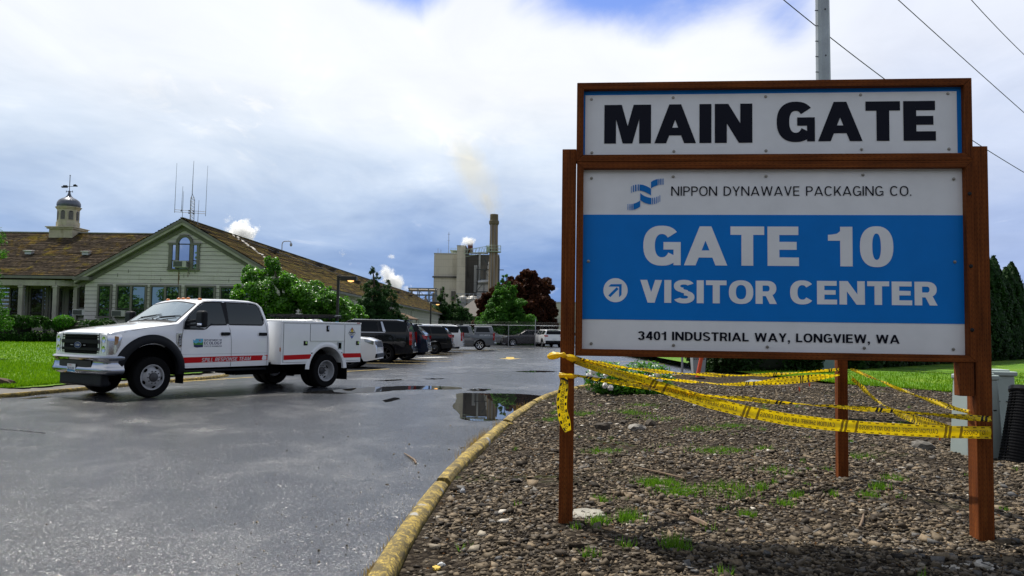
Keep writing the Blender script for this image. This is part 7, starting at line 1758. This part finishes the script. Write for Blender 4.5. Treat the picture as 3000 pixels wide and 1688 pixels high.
# tips of a tree standing just outside the left edge
lt = []
for (u, v, r_) in [(-40, 700, .5), (-22, 745, .32), (-8, 752, .18), (-60, 780, .6), (-40, 850, .6), (-14, 855, .22), (-2, 862, .14), (-20, 880, .3), (2, 925, .20), (-15, 910, .35), (22, 945, .18), (-5, 950, .36), (-50, 930, .6), (-120, 800, 1.1), (-110, 700, 1.0), (-120, 900, 1.0)]:
    p = PT(u + 10, v, 27 + rng.normal(0, .3)); lt.append((p[0], p[1], p[2], r_))
tree('cedar_tree', 'light green tree at the left edge with only its branch tips in view', (-19.2, 27.3, .3), lt, 1300, .10, MDCON, aspect=.35, shell=.2, trunk_r=.14)
# arborvitae screen
ARB = leaf_mat('arborvitae', (.006, .022, .005), (.022, .060, .010), .65, .2, .25)
def arbor_mesh(seed):
    r_ = np.random.default_rng(seed); n = 4200; f = r_.uniform(0, 1, n) ** .85
    prof = np.where(f < .12, .62 + .38 * f / .12, np.cos((f - .12) / .88 * PI / 2) ** .62)
    a = r_.uniform(0, 2 * PI, n); lump = 1 + .16 * np.sin(3 * a + 9 * f + seed) + .10 * np.sin(7 * a - 17 * f)
    rr = .86 * prof * lump * r_.uniform(.72, 1.03, n)
    P = np.stack([rr * np.cos(a), rr * np.sin(a), f], 1); N_ = np.stack([np.cos(a), np.sin(a), np.full(n, .5)], 1)
    return P, N_, np.clip(r_.normal(.5, .25, n) + .2 * np.sin(5 * a + 11 * f), 0, 1)
protos = []
na = 21
for k in range(na):
    f = k / (na - 1); x, y = 12.9 + 16.6 * f, 30.2 + 16.2 * f
    h = 5.3 + .5 * math.sin(k * 2.1) + rng.uniform(-.2, .2)
    if k == 0: lab = 'first arborvitae of the screen, standing beside the steel pole base'
    g_ = 'arborvitae screen along the lawn'
    if k < 3:
        root = thing('arborvitae', 'tall dark columnar arborvitae in the screen behind the right lawn', 'tree', (x, y, float(lz(x, y))), rng.uniform(0, 6), g_)
        P, N_, T_ = arbor_mesh(k); P = P * np.array([1, 1, 5.5])
        leaves('crown', P, N_, .24, ARB, root, .5, .5, T_)
        mb = MB(); mb.tube([(0, 0, -.1), (0, 0, 4.9)], [.10, .02], 6); mb.build('trunk', BARK, root); protos.append(root)
    else: root = copy_tree(protos[k % 3]); root.location = (x, y, float(lz(x, y))); root.rotation_euler = (0, 0, rng.uniform(0, 6))
    s_ = h / 5.5; root.scale = (rng.uniform(.92, 1.1),) * 2 + (s_,)
# clipped hedges
HEDGE = leaf_mat('hedge_leaf', (.010, .040, .006), (.035, .10, .012), .5, .25, .4)
HEDGEL = leaf_mat('bright_shrub_leaf', (.03, .12, .008), (.08, .24, .02), .45, .4, .4)
YEW = leaf_mat('yew_leaf', (.006, .020, .005), (.018, .048, .008), .6, .2, .3)
def hedge(label, c, size, mat, n, leaf, name='hedge', rz=0.0, cat='hedge'):
    root = thing(name, label, cat, c, rz); sx, sy, sz = size
    u = unit(n); e = .38; p = np.sign(u) * np.abs(u) ** e; p /= np.max(np.abs(p), axis=1, keepdims=True) ** .6
    p *= (1 + .07 * np.sin(u[:, :1] * 9 + 2) * np.cos(u[:, 1:2] * 8)) * rng.uniform(.90, 1.04, (n, 1))
    P = p * np.array([sx / 2, sy / 2, sz / 2]) + np.array([0, 0, sz / 2]); P = P[P[:, 2] > -.05]
    leaves('foliage', P, u[:len(P)] + [0, 0, .3], leaf, mat, root, .6, .8)
    mb = MB(); mb.box((0, 0, sz * .42), (sx * .74, sy * .66, sz * .74)); mb.build('dark_core', M('hedge_core', (.010, .014, .006), .95), root, bevel=.12); return root  # solid near-black box added inside for the dark between leaves
q = b2w @ Vector((-10.6, -2.2, 0)); hedge('clipped dark green hedge before the porch at the left edge', (q.x, q.y, .42), (6.9, 1.8, 1.5), HEDGE, 20000, .13, rz=BR)
q = b2w @ Vector((-4.9, -2.2, 0)); hedge('low dark hedge under the office windows, partly behind the truck', (q.x, q.y, .42), (3.5, 1.5, 1.3), HEDGE, 11000, .12, rz=BR)
q = b2w @ Vector((-5.55, -2.75, 0)); P = unit(900) * np.array([.55, .4, .35]) + np.array([0, 0, 1.25])
root = thing('shrub', 'bright green young shoots growing out of the hedge beside the bonnet', 'shrub', (q.x, q.y, .42)); leaves('foliage', P, unit(900) + [0, 0, .8], .13, HEDGEL, root, .5)
mb = MB()
for k in range(7): mb.tube([(0, 0, .2), (rng.normal(0, .2), rng.normal(0, .15), 1.2)], .012, 4)
mb.build('stem', BARK, root)
q = b2w @ Vector((-3.9, -1.4, 0)); P = unit(400) * np.array([.5, .3, .3]) + np.array([0, 0, 1.15]); root = thing('shrub', 'sparse leafy sprigs against the office wall below the windows', 'shrub', (q.x, q.y, .42)); leaves('foliage', P, unit(400) + [0, 0, .8], .12, HEDGEL, root, .5)
mb = MB()
for k in range(6): mb.tube([(0, 0, 0), (rng.normal(0, .25), rng.normal(0, .15), 1.2)], .01, 4)
mb.build('stem', BARK, root)
hedge('large very dark rounded yew behind the gravel bed', (8.6, 28.3, .1), (3.9, 2.4, 2.6), YEW, 22000, .15, 'yew_shrub', .25, 'shrub')
hedge('dark yew in the shade at the foot of the arborvitae', (11.0, 33.2, .15), (3.6, 2.0, 2.0), YEW, 12000, .15, 'yew_shrub', .5, 'shrub')
# rhododendron
rh = thing('rhododendron', 'white flowering rhododendron at the tip of the gravel bed', 'shrub', (2.45, 16.9, .12))
P, N_ = [], []
for (cx, cy, cz, rx, rz_) in ((-.42, 0, .34, .46, .36), (.42, .1, .36, .56, .36), (0, .1, .22, .5, .22), (-.25, -.1, .15, .4, .18), (.5, -.1, .14, .5, .18)):
    u = unit(900); P.append(u * np.array([rx, rx * .8, rz_]) * rng.uniform(.7, 1.08, (900, 1)) + np.array([cx, cy, cz])); N_.append(u * .5 + [0, 0, .6])
P = np.concatenate(P); N_ = np.concatenate(N_); k = P[:, 2] > 0; leaves('foliage', P[k], N_[k], .13, leaf_mat('rhododendron_leaf', (.018, .075, .008), (.11, .30, .025), .35, .3, .5), rh, .28, .9)
mb = MB()
for k in range(14): a = rng.uniform(0, 2 * PI); mb.tube([(rng.normal(0, .25), 0, -.05), (.6 * math.cos(a), .4 * math.sin(a), .5)], .012, 4)
mb.build('stem', BARK, rh)
for (u, v, r_) in [(1738, 1086, .075), (1752, 1080, .07), (1728, 1100, .07), (1790, 1092, .07), (1744, 1108, .06), (1772, 1130, .055), (1788, 1136, .06), (1906, 1108, .055), (1934, 1116, .05), (1925, 1098, .045), (1775, 1098, .045)]:
    p = aty(u, v, 16.45) - Vector((2.45, 16.9, .12)); q_ = unit(70); leaves('flower_cluster', np.array(p) + q_ * r_ * rng.uniform(.6, 1, (70, 1)), q_, .065, M('white_petal', (.85, .82, .78), .5, var=.05), rh, .9, .6)
# wooded horizon behind the viewer and far off (seen in the window panes)
cl_ = []
for x in np.arange(-110, 90, 3.6):
    hh = 10 + 3.5 * math.sin(x * .21) + 2.5 * math.sin(x * .53 + 1)
    for z in np.arange(1.2, hh, 2.3):
        cl_.append((x + rng.normal(0, 1.0), -36 + rng.normal(0, 2.0), z * rng.uniform(.9, 1.1), rng.uniform(2.2, 3.2)))
P, N_, T_ = clump_points([c[:3] for c in cl_], [c[3] for c in cl_], 72, .9, .3); o = leaves('treeline', P, N_, .62, leaf_mat('treeline_leaf', (.015, .055, .006), (.055, .14, .016), .6, .3), None, .7, .8, T_); tag(o, 'green belt of trees mirrored in the office windows', 'trees', kind='stuff')
cl_ = [(x + rng.normal(0, 3), 420 + rng.normal(0, 10) - abs(x) * .25, 3.5 * rng.uniform(.6, 1.4), rng.uniform(4, 7)) for x in np.r_[np.arange(20, 420, 8), np.arange(-420, -60, 8)]]
P, N_, T_ = clump_points([c[:3] for c in cl_], [c[3] for c in cl_], 6, 1.0, .4); o = leaves('treeline', P, N_, 2.2, DKCON, None, .7, .8, T_); tag(o, 'dark belt of far trees on the horizon', 'trees', kind='stuff')

# ================================================================== STREET FURNITURE AND SMALL THINGS
LAMPM = M('lamp_bronze', (.025, .022, .02), .5, .3); GLOW = emit('lamp_glow', (1, .50, .16), 1.6)
def lamp(x, y, label):
    root = thing('lot_lamp', label, 'lamp', (x, y, 0), 0, 'lamps of the parking lot')
    mb = MB(); mb.box((0, 0, 2.1), (.13, .13, 4.2)); mb.build('pole', LAMPM, root, bevel=.01)
    mb = MB(); mb.box((.54, 0, 4.06), (.82, .40, .22)); mb.box((.09, 0, 4.1), (.1, .1, .1)); hd = mb.build('head', LAMPM, root, bevel=.015)
    mb = MB(); mb.lathe([(.17, 0), (.13, -.06), (.0001, -.085)], 16, Matrix.Translation((.64, 0, 3.95))); mb.build('lamp_lens', GLOW, hd, smooth=40)
    mb = MB(); mb.lathe([(.22, 0), (.22, .45), (.18, .5)], 14); mb.build('base', M('old_concrete', (.4, .4, .36)), root)
    mb = MB(); mb.box((0, -.07, 1.72), (.16, .012, .22)); mb.build('tag_plate', M('tag_blue', (.05, .35, .6), .5), root)
lamp(-8.94, 40.9, 'lit shoebox lamp on the nearer bronze pole before the bushy maple'); lamp(-7.57, 74.5, 'lit shoebox lamp on the farther bronze pole by the window wing')
# chain link fence across the end of the lot
m, t, b = new_mat('chain_link'); c = t.n('ShaderNodeTexCoord', out=3); x_, y_, z_ = t.sep(c)
p1 = t.math('ABSOLUTE', t.math('SUBTRACT', t.math('FRACT', t.math('MULTIPLY', t.math('ADD', x_, z_), 1 / .075)), .5)); p2 = t.math('ABSOLUTE', t.math('SUBTRACT', t.math('FRACT', t.math('MULTIPLY', t.math('SUBTRACT', x_, z_), 1 / .075)), .5))
wire = t.math('LESS_THAN', t.math('MINIMUM', p1, p2), .009); setb(b, Base_Color=(.35, .36, .37, 1), Roughness=.5, Metallic=.6, Alpha=wire); CLINK = m
def fence(name, label, x0, x1, y, z0, z1, posts, barbed=True):
    root = thing(name, label, 'fence', (x0, y, z0)); L = x1 - x0; h = z1 - z0
    for x in posts: mb = MB(); mb.tube([(x - x0, 0, -.1), (x - x0, 0, h + .03)], .035, 8); mb.lathe([(.04, h + .03), (.0001, h + .07)], 8, Matrix.Translation((x - x0, 0, 0))); mb.build('post', STEELG, root, smooth=40)
    mb = MB(); mb.tube([(0, 0, h), (L, 0, h)], .024, 8); mb.build('top_rail', M('bright_galvanised', (.5, .52, .53), .4, .6), root)
    mb = MB(); mb.add([(0, .03, .03), (L, .03, .03), (L, .03, h), (0, .03, h)], [(0, 1, 2, 3)]); mb.build('mesh_fabric', CLINK, root)
    if barbed:
        mb = MB()
        for k in range(3): mb.tube([(0, -.1 - .08 * k, h + .12 + .11 * k), (L, -.1 - .08 * k, h + .12 + .11 * k)], .004, 4)
        for x in posts: mb.bar((x - x0, 0, h), (x - x0, -.28, h + .36), .03, .02)
        mb.build('barbed_wire', M('barb_grey', (.12, .12, .12), .6), root)
    return root
fence('chain_link_fence', 'galvanised chain link fence with barbed wire across the end of the lot', -16, 34, 83.3, 0, 2.17, [-15.9, -12.8, -9.7, -6.6, -3.4, -.29, 2.5, 5.6, 8.7, 11.8, 14.9, 18, 21, 24, 27, 30, 33.9])
fence('chain_link_fence', 'short rusty chain link panel by the grey bin', 5.37, 5.62, 25.2, .08, 1.9, [5.40], False)
mb = MB(); mb.tube([(2.5, 83.2, 0), (2.5, 83.2, 2.9)], .05, 8); tag(mb.build('steel_post', STEELG, None), 'taller grey steel post standing against the chain link fence', 'post')
# utility pole and wires
q = gnd(2418, 1083, .12); PX, PY = 1.0 * (2418 - 1500) / FPX * 31, 31.0
pole = thing('utility_pole', 'thick galvanised steel pole rising behind the sign out of the frame', 'pole', (12.25, 31, .15))
mb = MB(); Mt = Matrix.Rotation(R(-.25), 4, 'Y'); mb.lathe([(.31, 0), (.285, 10), (.25, 19)], 12, Mt); mb.build('shaft', M('pole_zinc', (.34, .36, .38), .5, .45, var=.22, scale=1.2), pole)
mb = MB()
for k in range(24):
    z = 3 + k * .62; mb.box(Mt @ Vector((-.27, -.13, z)), (.16, .03, .03))
    if k % 3 == 0: mb.box(Mt @ Vector((.0, -.275, z)), (.05, .05, .05))
mb.build('step_bolt', M('bolt_dark', (.07, .07, .08), .5, .5), pole)
mb = MB(); mb.bar((-1.4, 0, 18.2), (1.4, 0, 18.2), .14, .16); mb.build('cross_arm', M('arm_grey', (.25, .25, .25), .6), pole)
mb = MB(); mb.box((11.55, 29.0, .62), (.80, .62, 1.0)); o = mb.build('utility_box', M('box_blue_grey', (.20, .25, .31), .5, var=.1), None, bevel=.02); tag(o, 'blue grey cabinet at the foot of the steel pole, seen below the sign', 'cabinet')
mb = MB(); mb.box((11.6, 28.685, .72), (.3, .01, .2)); mb.build('label_plate', M('plate_dark', (.03, .035, .05), .5), o)
mb = MB(); mb.box((11.55, 29.0, 1.14), (.88, .70, .06)); mb.build('lid', M('box_blue_grey', (.2, .25, .31)), o, bevel=.01)
def wire_(label, A, B_, sag, r_=.016):
    a, b__ = aty(*A), aty(*B_); a2 = a + (a - b__) * .6; b2 = b__ + (b__ - a) * .8; pts = []
    for k in range(41):
        f = k / 40; p = a2.lerp(b2, f); p.z -= sag * (1 - (2 * f - 1) ** 2); pts.append(p)
    o = MB().tube(pts, r_, 5).build('overhead_wire', M('wire_black', (.01, .01, .02), .6)); tag(o, label, 'wire', 'overhead wires')
def wire3(label, A, Mid, B_, r_=.016):
    """a wire through three sighted points, carried on past both ends"""
    a, m_, b__ = [aty(*q) for q in (A, Mid, B_)]; pts = []
    d1 = (m_ - a); L1 = d1.length; L2 = (b__ - m_).length; tm = L1 / (L1 + L2)
    for k in range(49):
        f = -.5 + 2.0 * k / 48; l0 = (f - tm) * (f - 1) / (tm * 1.0); l1 = f * (f - 1) / (tm * (tm - 1)); l2 = f * (f - tm) / (1 - tm)
        pts.append(a * l0 + m_ * l1 + b__ * l2)
    o = MB().tube(pts, r_, 5).build('overhead_wire', M('wire_black', (.01, .01, .02), .6)); tag(o, label, 'wire', 'overhead wires')
wire3('overhead wire passing behind the steel pole and the sign', (2296, 0, 38), (2585, 227, 44), (2893, 440, 52), .026)
wire3('overhead wire crossing the sky right of the steel pole', (2632, 0, 40), (2816, 166, 45), (3000, 330, 51), .024)
wire3('overhead wire at the upper right corner of the sky', (2846, 0, 42), (2923, 83, 45), (3000, 160, 48), .022)
# green cabinets, pipe, plates
PEDM = M('pedestal_green', (.33, .39, .37), .55, var=.08, scale=3, dirt=((.20, .22, .17), .5))
def pedestal(label, x, y, w0, w1, dep, h, rz, lid):
    z = float(gz(x, y)) - .03; root = thing('service_pedestal', label, 'cabinet', (x, y, z), rz, 'service pedestals beside the sign')
    mb = MB(); P = [[(-w0 / 2, -dep / 2, 0), (w0 / 2, -dep / 2, 0), (w0 / 2, dep / 2, 0), (-w0 / 2, dep / 2, 0)], [(-w1 / 2, -dep * .42, h), (w1 / 2, -dep * .42, h), (w1 / 2, dep * .42, h), (-w1 / 2, dep * .42, h)]]
    mb.add(P[0] + P[1], [(0, 1, 5, 4), (1, 2, 6, 5), (2, 3, 7, 6), (3, 0, 4, 7), (4, 5, 6, 7)]); mb.build('body', PEDM, root, bevel=.025, seg=3)
    mb = MB(); mb.box((0, 0, h + .02), (w1 + lid, dep * .84 + lid, .055)); mb.box((0, 0, h + .055), (w1 * .86, dep * .7, .03)); mb.build('lid', PEDM, root, bevel=.02, seg=3)
    mb = MB(); mb.box((w0 * .28, -dep / 2 + .012, h * .62), (.03, .01, .012)); mb.box((w0 * .1, -dep / 2 + .012, h * .62), (.03, .01, .012)); mb.build('hasp', SASH, root)
pedestal('grey green service pedestal half hidden by the right sign post', 5.08, 8.75, .40, .34, .34, .86, .06, .02)
pedestal('broader service pedestal with flat lid behind the black tube', 6.0, 10.1, .56, .52, .42, .84, -.1, .05)
pz = thing('drain_tube', 'black perforated plastic drain tube leaning against the pedestal', 'pipe', (5.24, 8.35, float(gz(5.24, 8.35)) - .03)); pz.rotation_euler = (R(-8), R(20), .2)
m, t, b = new_mat('perforated_black'); c = t.n('ShaderNodeTexCoord', out=3); x_, y_, z_ = t.sep(c)
an_ = t.math('MULTIPLY', t.math('ARCTAN2', y_, x_), 24 / (2 * PI)); hole = t.math('MULTIPLY', t.math('LESS_THAN', t.math('ABSOLUTE', t.math('SUBTRACT', t.math('FRACT', an_), .5)), .30), t.math('LESS_THAN', t.math('ABSOLUTE', t.math('SUBTRACT', t.math('FRACT', t.math('MULTIPLY', z_, 1 / .032)), .5)), .28))
setb(b, Base_Color=(.005, .005, .006, 1), Roughness=.5, Specular_IOR_Level=.15, Alpha=t.math('SUBTRACT', 1.0, t.math('MULTIPLY', hole, t.math('LESS_THAN', t.math('ABSOLUTE', t.math('SUBTRACT', t.math('FRACT', t.math('MULTIPLY', an_, .125)), .5)), .16)))); PERF = m
mb = MB(); prof = []
for k in range(25): prof += [(.150, k * .032), (.150, k * .032 + .012), (.142, k * .032 + .016), (.142, k * .032 + .028)]
mb.lathe(prof, 30); mb.v = mb.v; mb.f = mb.f[:-2]; mb.m = mb.m[:-2]; mb.build('wall', PERF, pz)
mb = MB(); mb.lathe([(.155, .765), (.165, .78), (.165, .82), (.13, .825), (.128, .77)], 30, closed=True); mb.build('rim', M('black_pipe', (.006, .006, .007), .35), pz)
mb = MB()
for a in np.linspace(0, PI, 5)[:-1]: mb.bar((-.14 * math.cos(a), -.14 * math.sin(a), .78), (.14 * math.cos(a), .14 * math.sin(a), .78), .012, .03)
mb.tube([(.05 * math.cos(a), .05 * math.sin(a), .78) for a in np.linspace(0, 2 * PI, 17)], .008, 5); mb.build('spokes', M('black_pipe', (.006, .006, .007), .35), pz)
def rock(label, x, y, size, seed, mat, name='rock', z=None):
    r_ = np.random.default_rng(seed); bm = bmesh.new(); bmesh.ops.create_icosphere(bm, subdivisions=2, radius=1)
    for v in bm.verts: d_ = Vector(v.co); v.co = d_ * (1 + .22 * math.sin(3 * d_.x + seed) * math.cos(4 * d_.y + seed * 2) + r_.normal(0, .07)); v.co = Vector((v.co.x * size[0], v.co.y * size[1], v.co.z * size[2]))
    me = bpy.data.meshes.new(name); bm.to_mesh(me); bm.free(); me.materials.append(mat); o = bpy.data.objects.new(name, me); COL.objects.link(o); o.location = (x, y, (float(gz(x, y)) if z is None else z) + size[2] * .45); o.rotation_euler = (0, 0, seed)
    return tag(o, label, 'rock')
RK = M('dark_rock', (.13, .12, .105), .85, var=.4, scale=12, bump=.6); RKD = M('brown_rock', (.06, .048, .036), .9, var=.4, scale=14, bump=.8)
rock('flat grey rock on the gravel before the green pedestal', 4.62, 9.0, (.13, .08, .07), 2, RK)
p = gnd(1865, 1260, .12); rock('knobbly pale grey stone in the middle of the dark clods', p.x, p.y, (.12, .09, .06), 3, M('pale_rock', (.22, .205, .18), .9, var=.5, scale=18, bump=.9))
p = gnd(1905, 1250, .12); rock('dark brown clod at the right of the pale stone', p.x, p.y, (.09, .07, .075), 5, RKD); p = gnd(1765, 1255, .12); rock('dark brown clod at the left of the pale stone', p.x, p.y, (.10, .07, .07), 6, RKD)
p = gnd(1828, 1240, .12); rock('small dark clod between the pale stone and its left neighbour', p.x, p.y, (.06, .05, .04), 7, RKD)
p = gnd(1279, 1641, .12); rock('yellow painted chip of kerb concrete on the gravel at the bottom', p.x, p.y, (.030, .022, .014), 8, M('yellow_chip', (.62, .42, .07), .8, var=.2)); p = gnd(1294, 1632, .12); rock('small white pebble beside the yellow chip', p.x, p.y, (.024, .017, .013), 9, M('white_pebble', (.55, .57, .58), .5))
p = gnd(1356, 1437, .12); rock('square grey stone lodged beside the yellow kerb', p.x, p.y, (.03, .026, .03), 11, M('grey_cube_stone', (.28, .29, .31), .7))
q = gnd(12, 1130, .13); rock('low brown stump beside the lawn at the left edge', q.x - .1, q.y, (.34, .2, .13), 4, M('stump_brown', (.07, .045, .025), .95, var=.3, bump=.8), 'stump', .09)
# sticks
def stick(label, pts, r_, name='stick'):
    o = MB().tube(pts, r_, 6).build(name, M('dry_twig', (.15, .10, .06), .8, var=.35, scale=20), smooth=40); tag(o, label, 'stick', 'sticks on the ground')
def gs(u, v, dz=.012): p = gnd(u, v, .0); return (p.x, p.y, dz)
stick('crooked brown twig lying on the wet road', [gs(1184, 1331), gs(1200, 1341), gs(1214, 1351), gs(1219, 1361)], [.005, .009, .011, .009])
def gg(u, v, dz=.02): p = gnd(u, v, .125); return (p.x, p.y, float(gz(p.x, p.y)) + dz)
stick('long thin grey stick on the gravel left of the grass tuft', [gg(1870, 1383), gg(1940, 1395), gg(2005, 1410)], [.006, .010, .007]); stick('short dark stick on the gravel near the right post', [gg(2518, 1552), gg(2526, 1535), gg(2530, 1518)], [.008, .010, .006])
stick('broken weathered branch lying in front of the left post', [gg(2025, 1530), gg(2050, 1540), gg(2075, 1549)], [.018, .022, .014]); stick('thin pale twig on the gravel beside the kerb', [gg(1535, 1308), gg(1560, 1318), gg(1590, 1322)], [.004, .005, .003]); stick('bent root-like stick left of the branch', [gg(1950, 1517), gg(1985, 1525), gg(2015, 1520), gg(2060, 1535)], [.004, .006, .006, .003])
# flags, plate, delineator, bin
FLG = M('orange_flag', (.75, .10, .01), .6, var=.1)
for (u, v, s_, lab) in ((2263, 1132, .055, 'orange marker flag at the edge of the steel plate'), (2338, 1150, .07, 'middle orange marker flag between the plate and the hind post'), (2368, 1134, .07, 'orange marker flag nearest to the hind post'), (2749, 1296, .06, 'orange marker flag just under the widest tape near the pedestal')):
    p = gnd(u, v, .12); root = thing('marker_flag', lab, 'flag', (p.x, p.y, float(gz(p.x, p.y)) - .02), 0, 'orange marker flags')
    k = p.y / 20; mb = MB(); mb.tube([(0, 0, 0), (.01, 0, .16 * max(.5, k))], .003, 4); mb.build('wire', STEELG, root)
    z = .13 * max(.5, k); mb = MB(); mb.grid([[(.01 + s_ * i / 4 * k * .6, .01 * math.sin(i * 1.5), z + .03 - j * .05 * k - .012 * i) for i in range(5)] for j in range(3)]); mb.build('flag', FLG, root)
a = [gnd(u, v, .13) for u, v in ((2150, 1133), (2236, 1134), (2268, 1124), (2200, 1121))]
mb = MB(); mb.add([(p.x, p.y, .155 + .02 * k) for k, p in enumerate(a)] + [(p.x, p.y, .13 + .02 * k) for k, p in enumerate(a)], [(0, 1, 2, 3), (7, 6, 5, 4), (0, 4, 5, 1), (1, 5, 6, 2), (2, 6, 7, 3), (3, 7, 4, 0)]); tag(mb.build('cover_plate', M('plate_steel', (.42, .45, .49), .3, .4)), 'flat pale grey plate lying on the gravel behind the sign', 'plate')
p = gnd(2043, 1110, .12); dl = thing('delineator_post', 'leaning orange delineator post with black base', 'post', (p.x, p.y, .10))
mb = MB(); mb.tube([(0, 0, .05), (.22, 0, 1.15)], .058, 12); mb.build('tube', M('orange_plastic', (.62, .075, .02), .5, var=.12, dirt=((.3, .08, .04), .4)), dl, smooth=40); mb = MB(); mb.lathe([(.24, 0), (.22, .05), (.08, .07)], 12); mb.build('base', RUBBER, dl)
bn = thing('grey_bin', 'grey tapered bin lettered closed beside the chain link panel', 'bin', (5.95, 25.4, .08)); bm_ = M('bin_grey', (.30, .32, .33), .6, var=.1)
mb = MB(); mb.add([(x * s_, y * s_, z) for s_, z in ((.17, 0), (.25, 1.05)) for x, y in ((-1, -1), (1, -1), (1, 1), (-1, 1))], [(0, 1, 5, 4), (1, 2, 6, 5), (2, 3, 7, 6), (3, 0, 4, 7), (4, 5, 6, 7)]); mb.build('body', bm_, bn, bevel=.03)
mb = MB(); mb.box((0, 0, 1.1), (.56, .56, .1)); mb.build('lid', bm_, bn, bevel=.03)
mb = MB(); text_mb(mb, 'CLOSED', .115, .19, .16, lambda a, b_, l: (-.19 + a, -.17 - .08 * (.545 + b_) / 1.05 - .006 - l, .545 + b_), .12, width=.36); mb.build('lettering', M('bin_black', (.01, .01, .01), .6), bn)
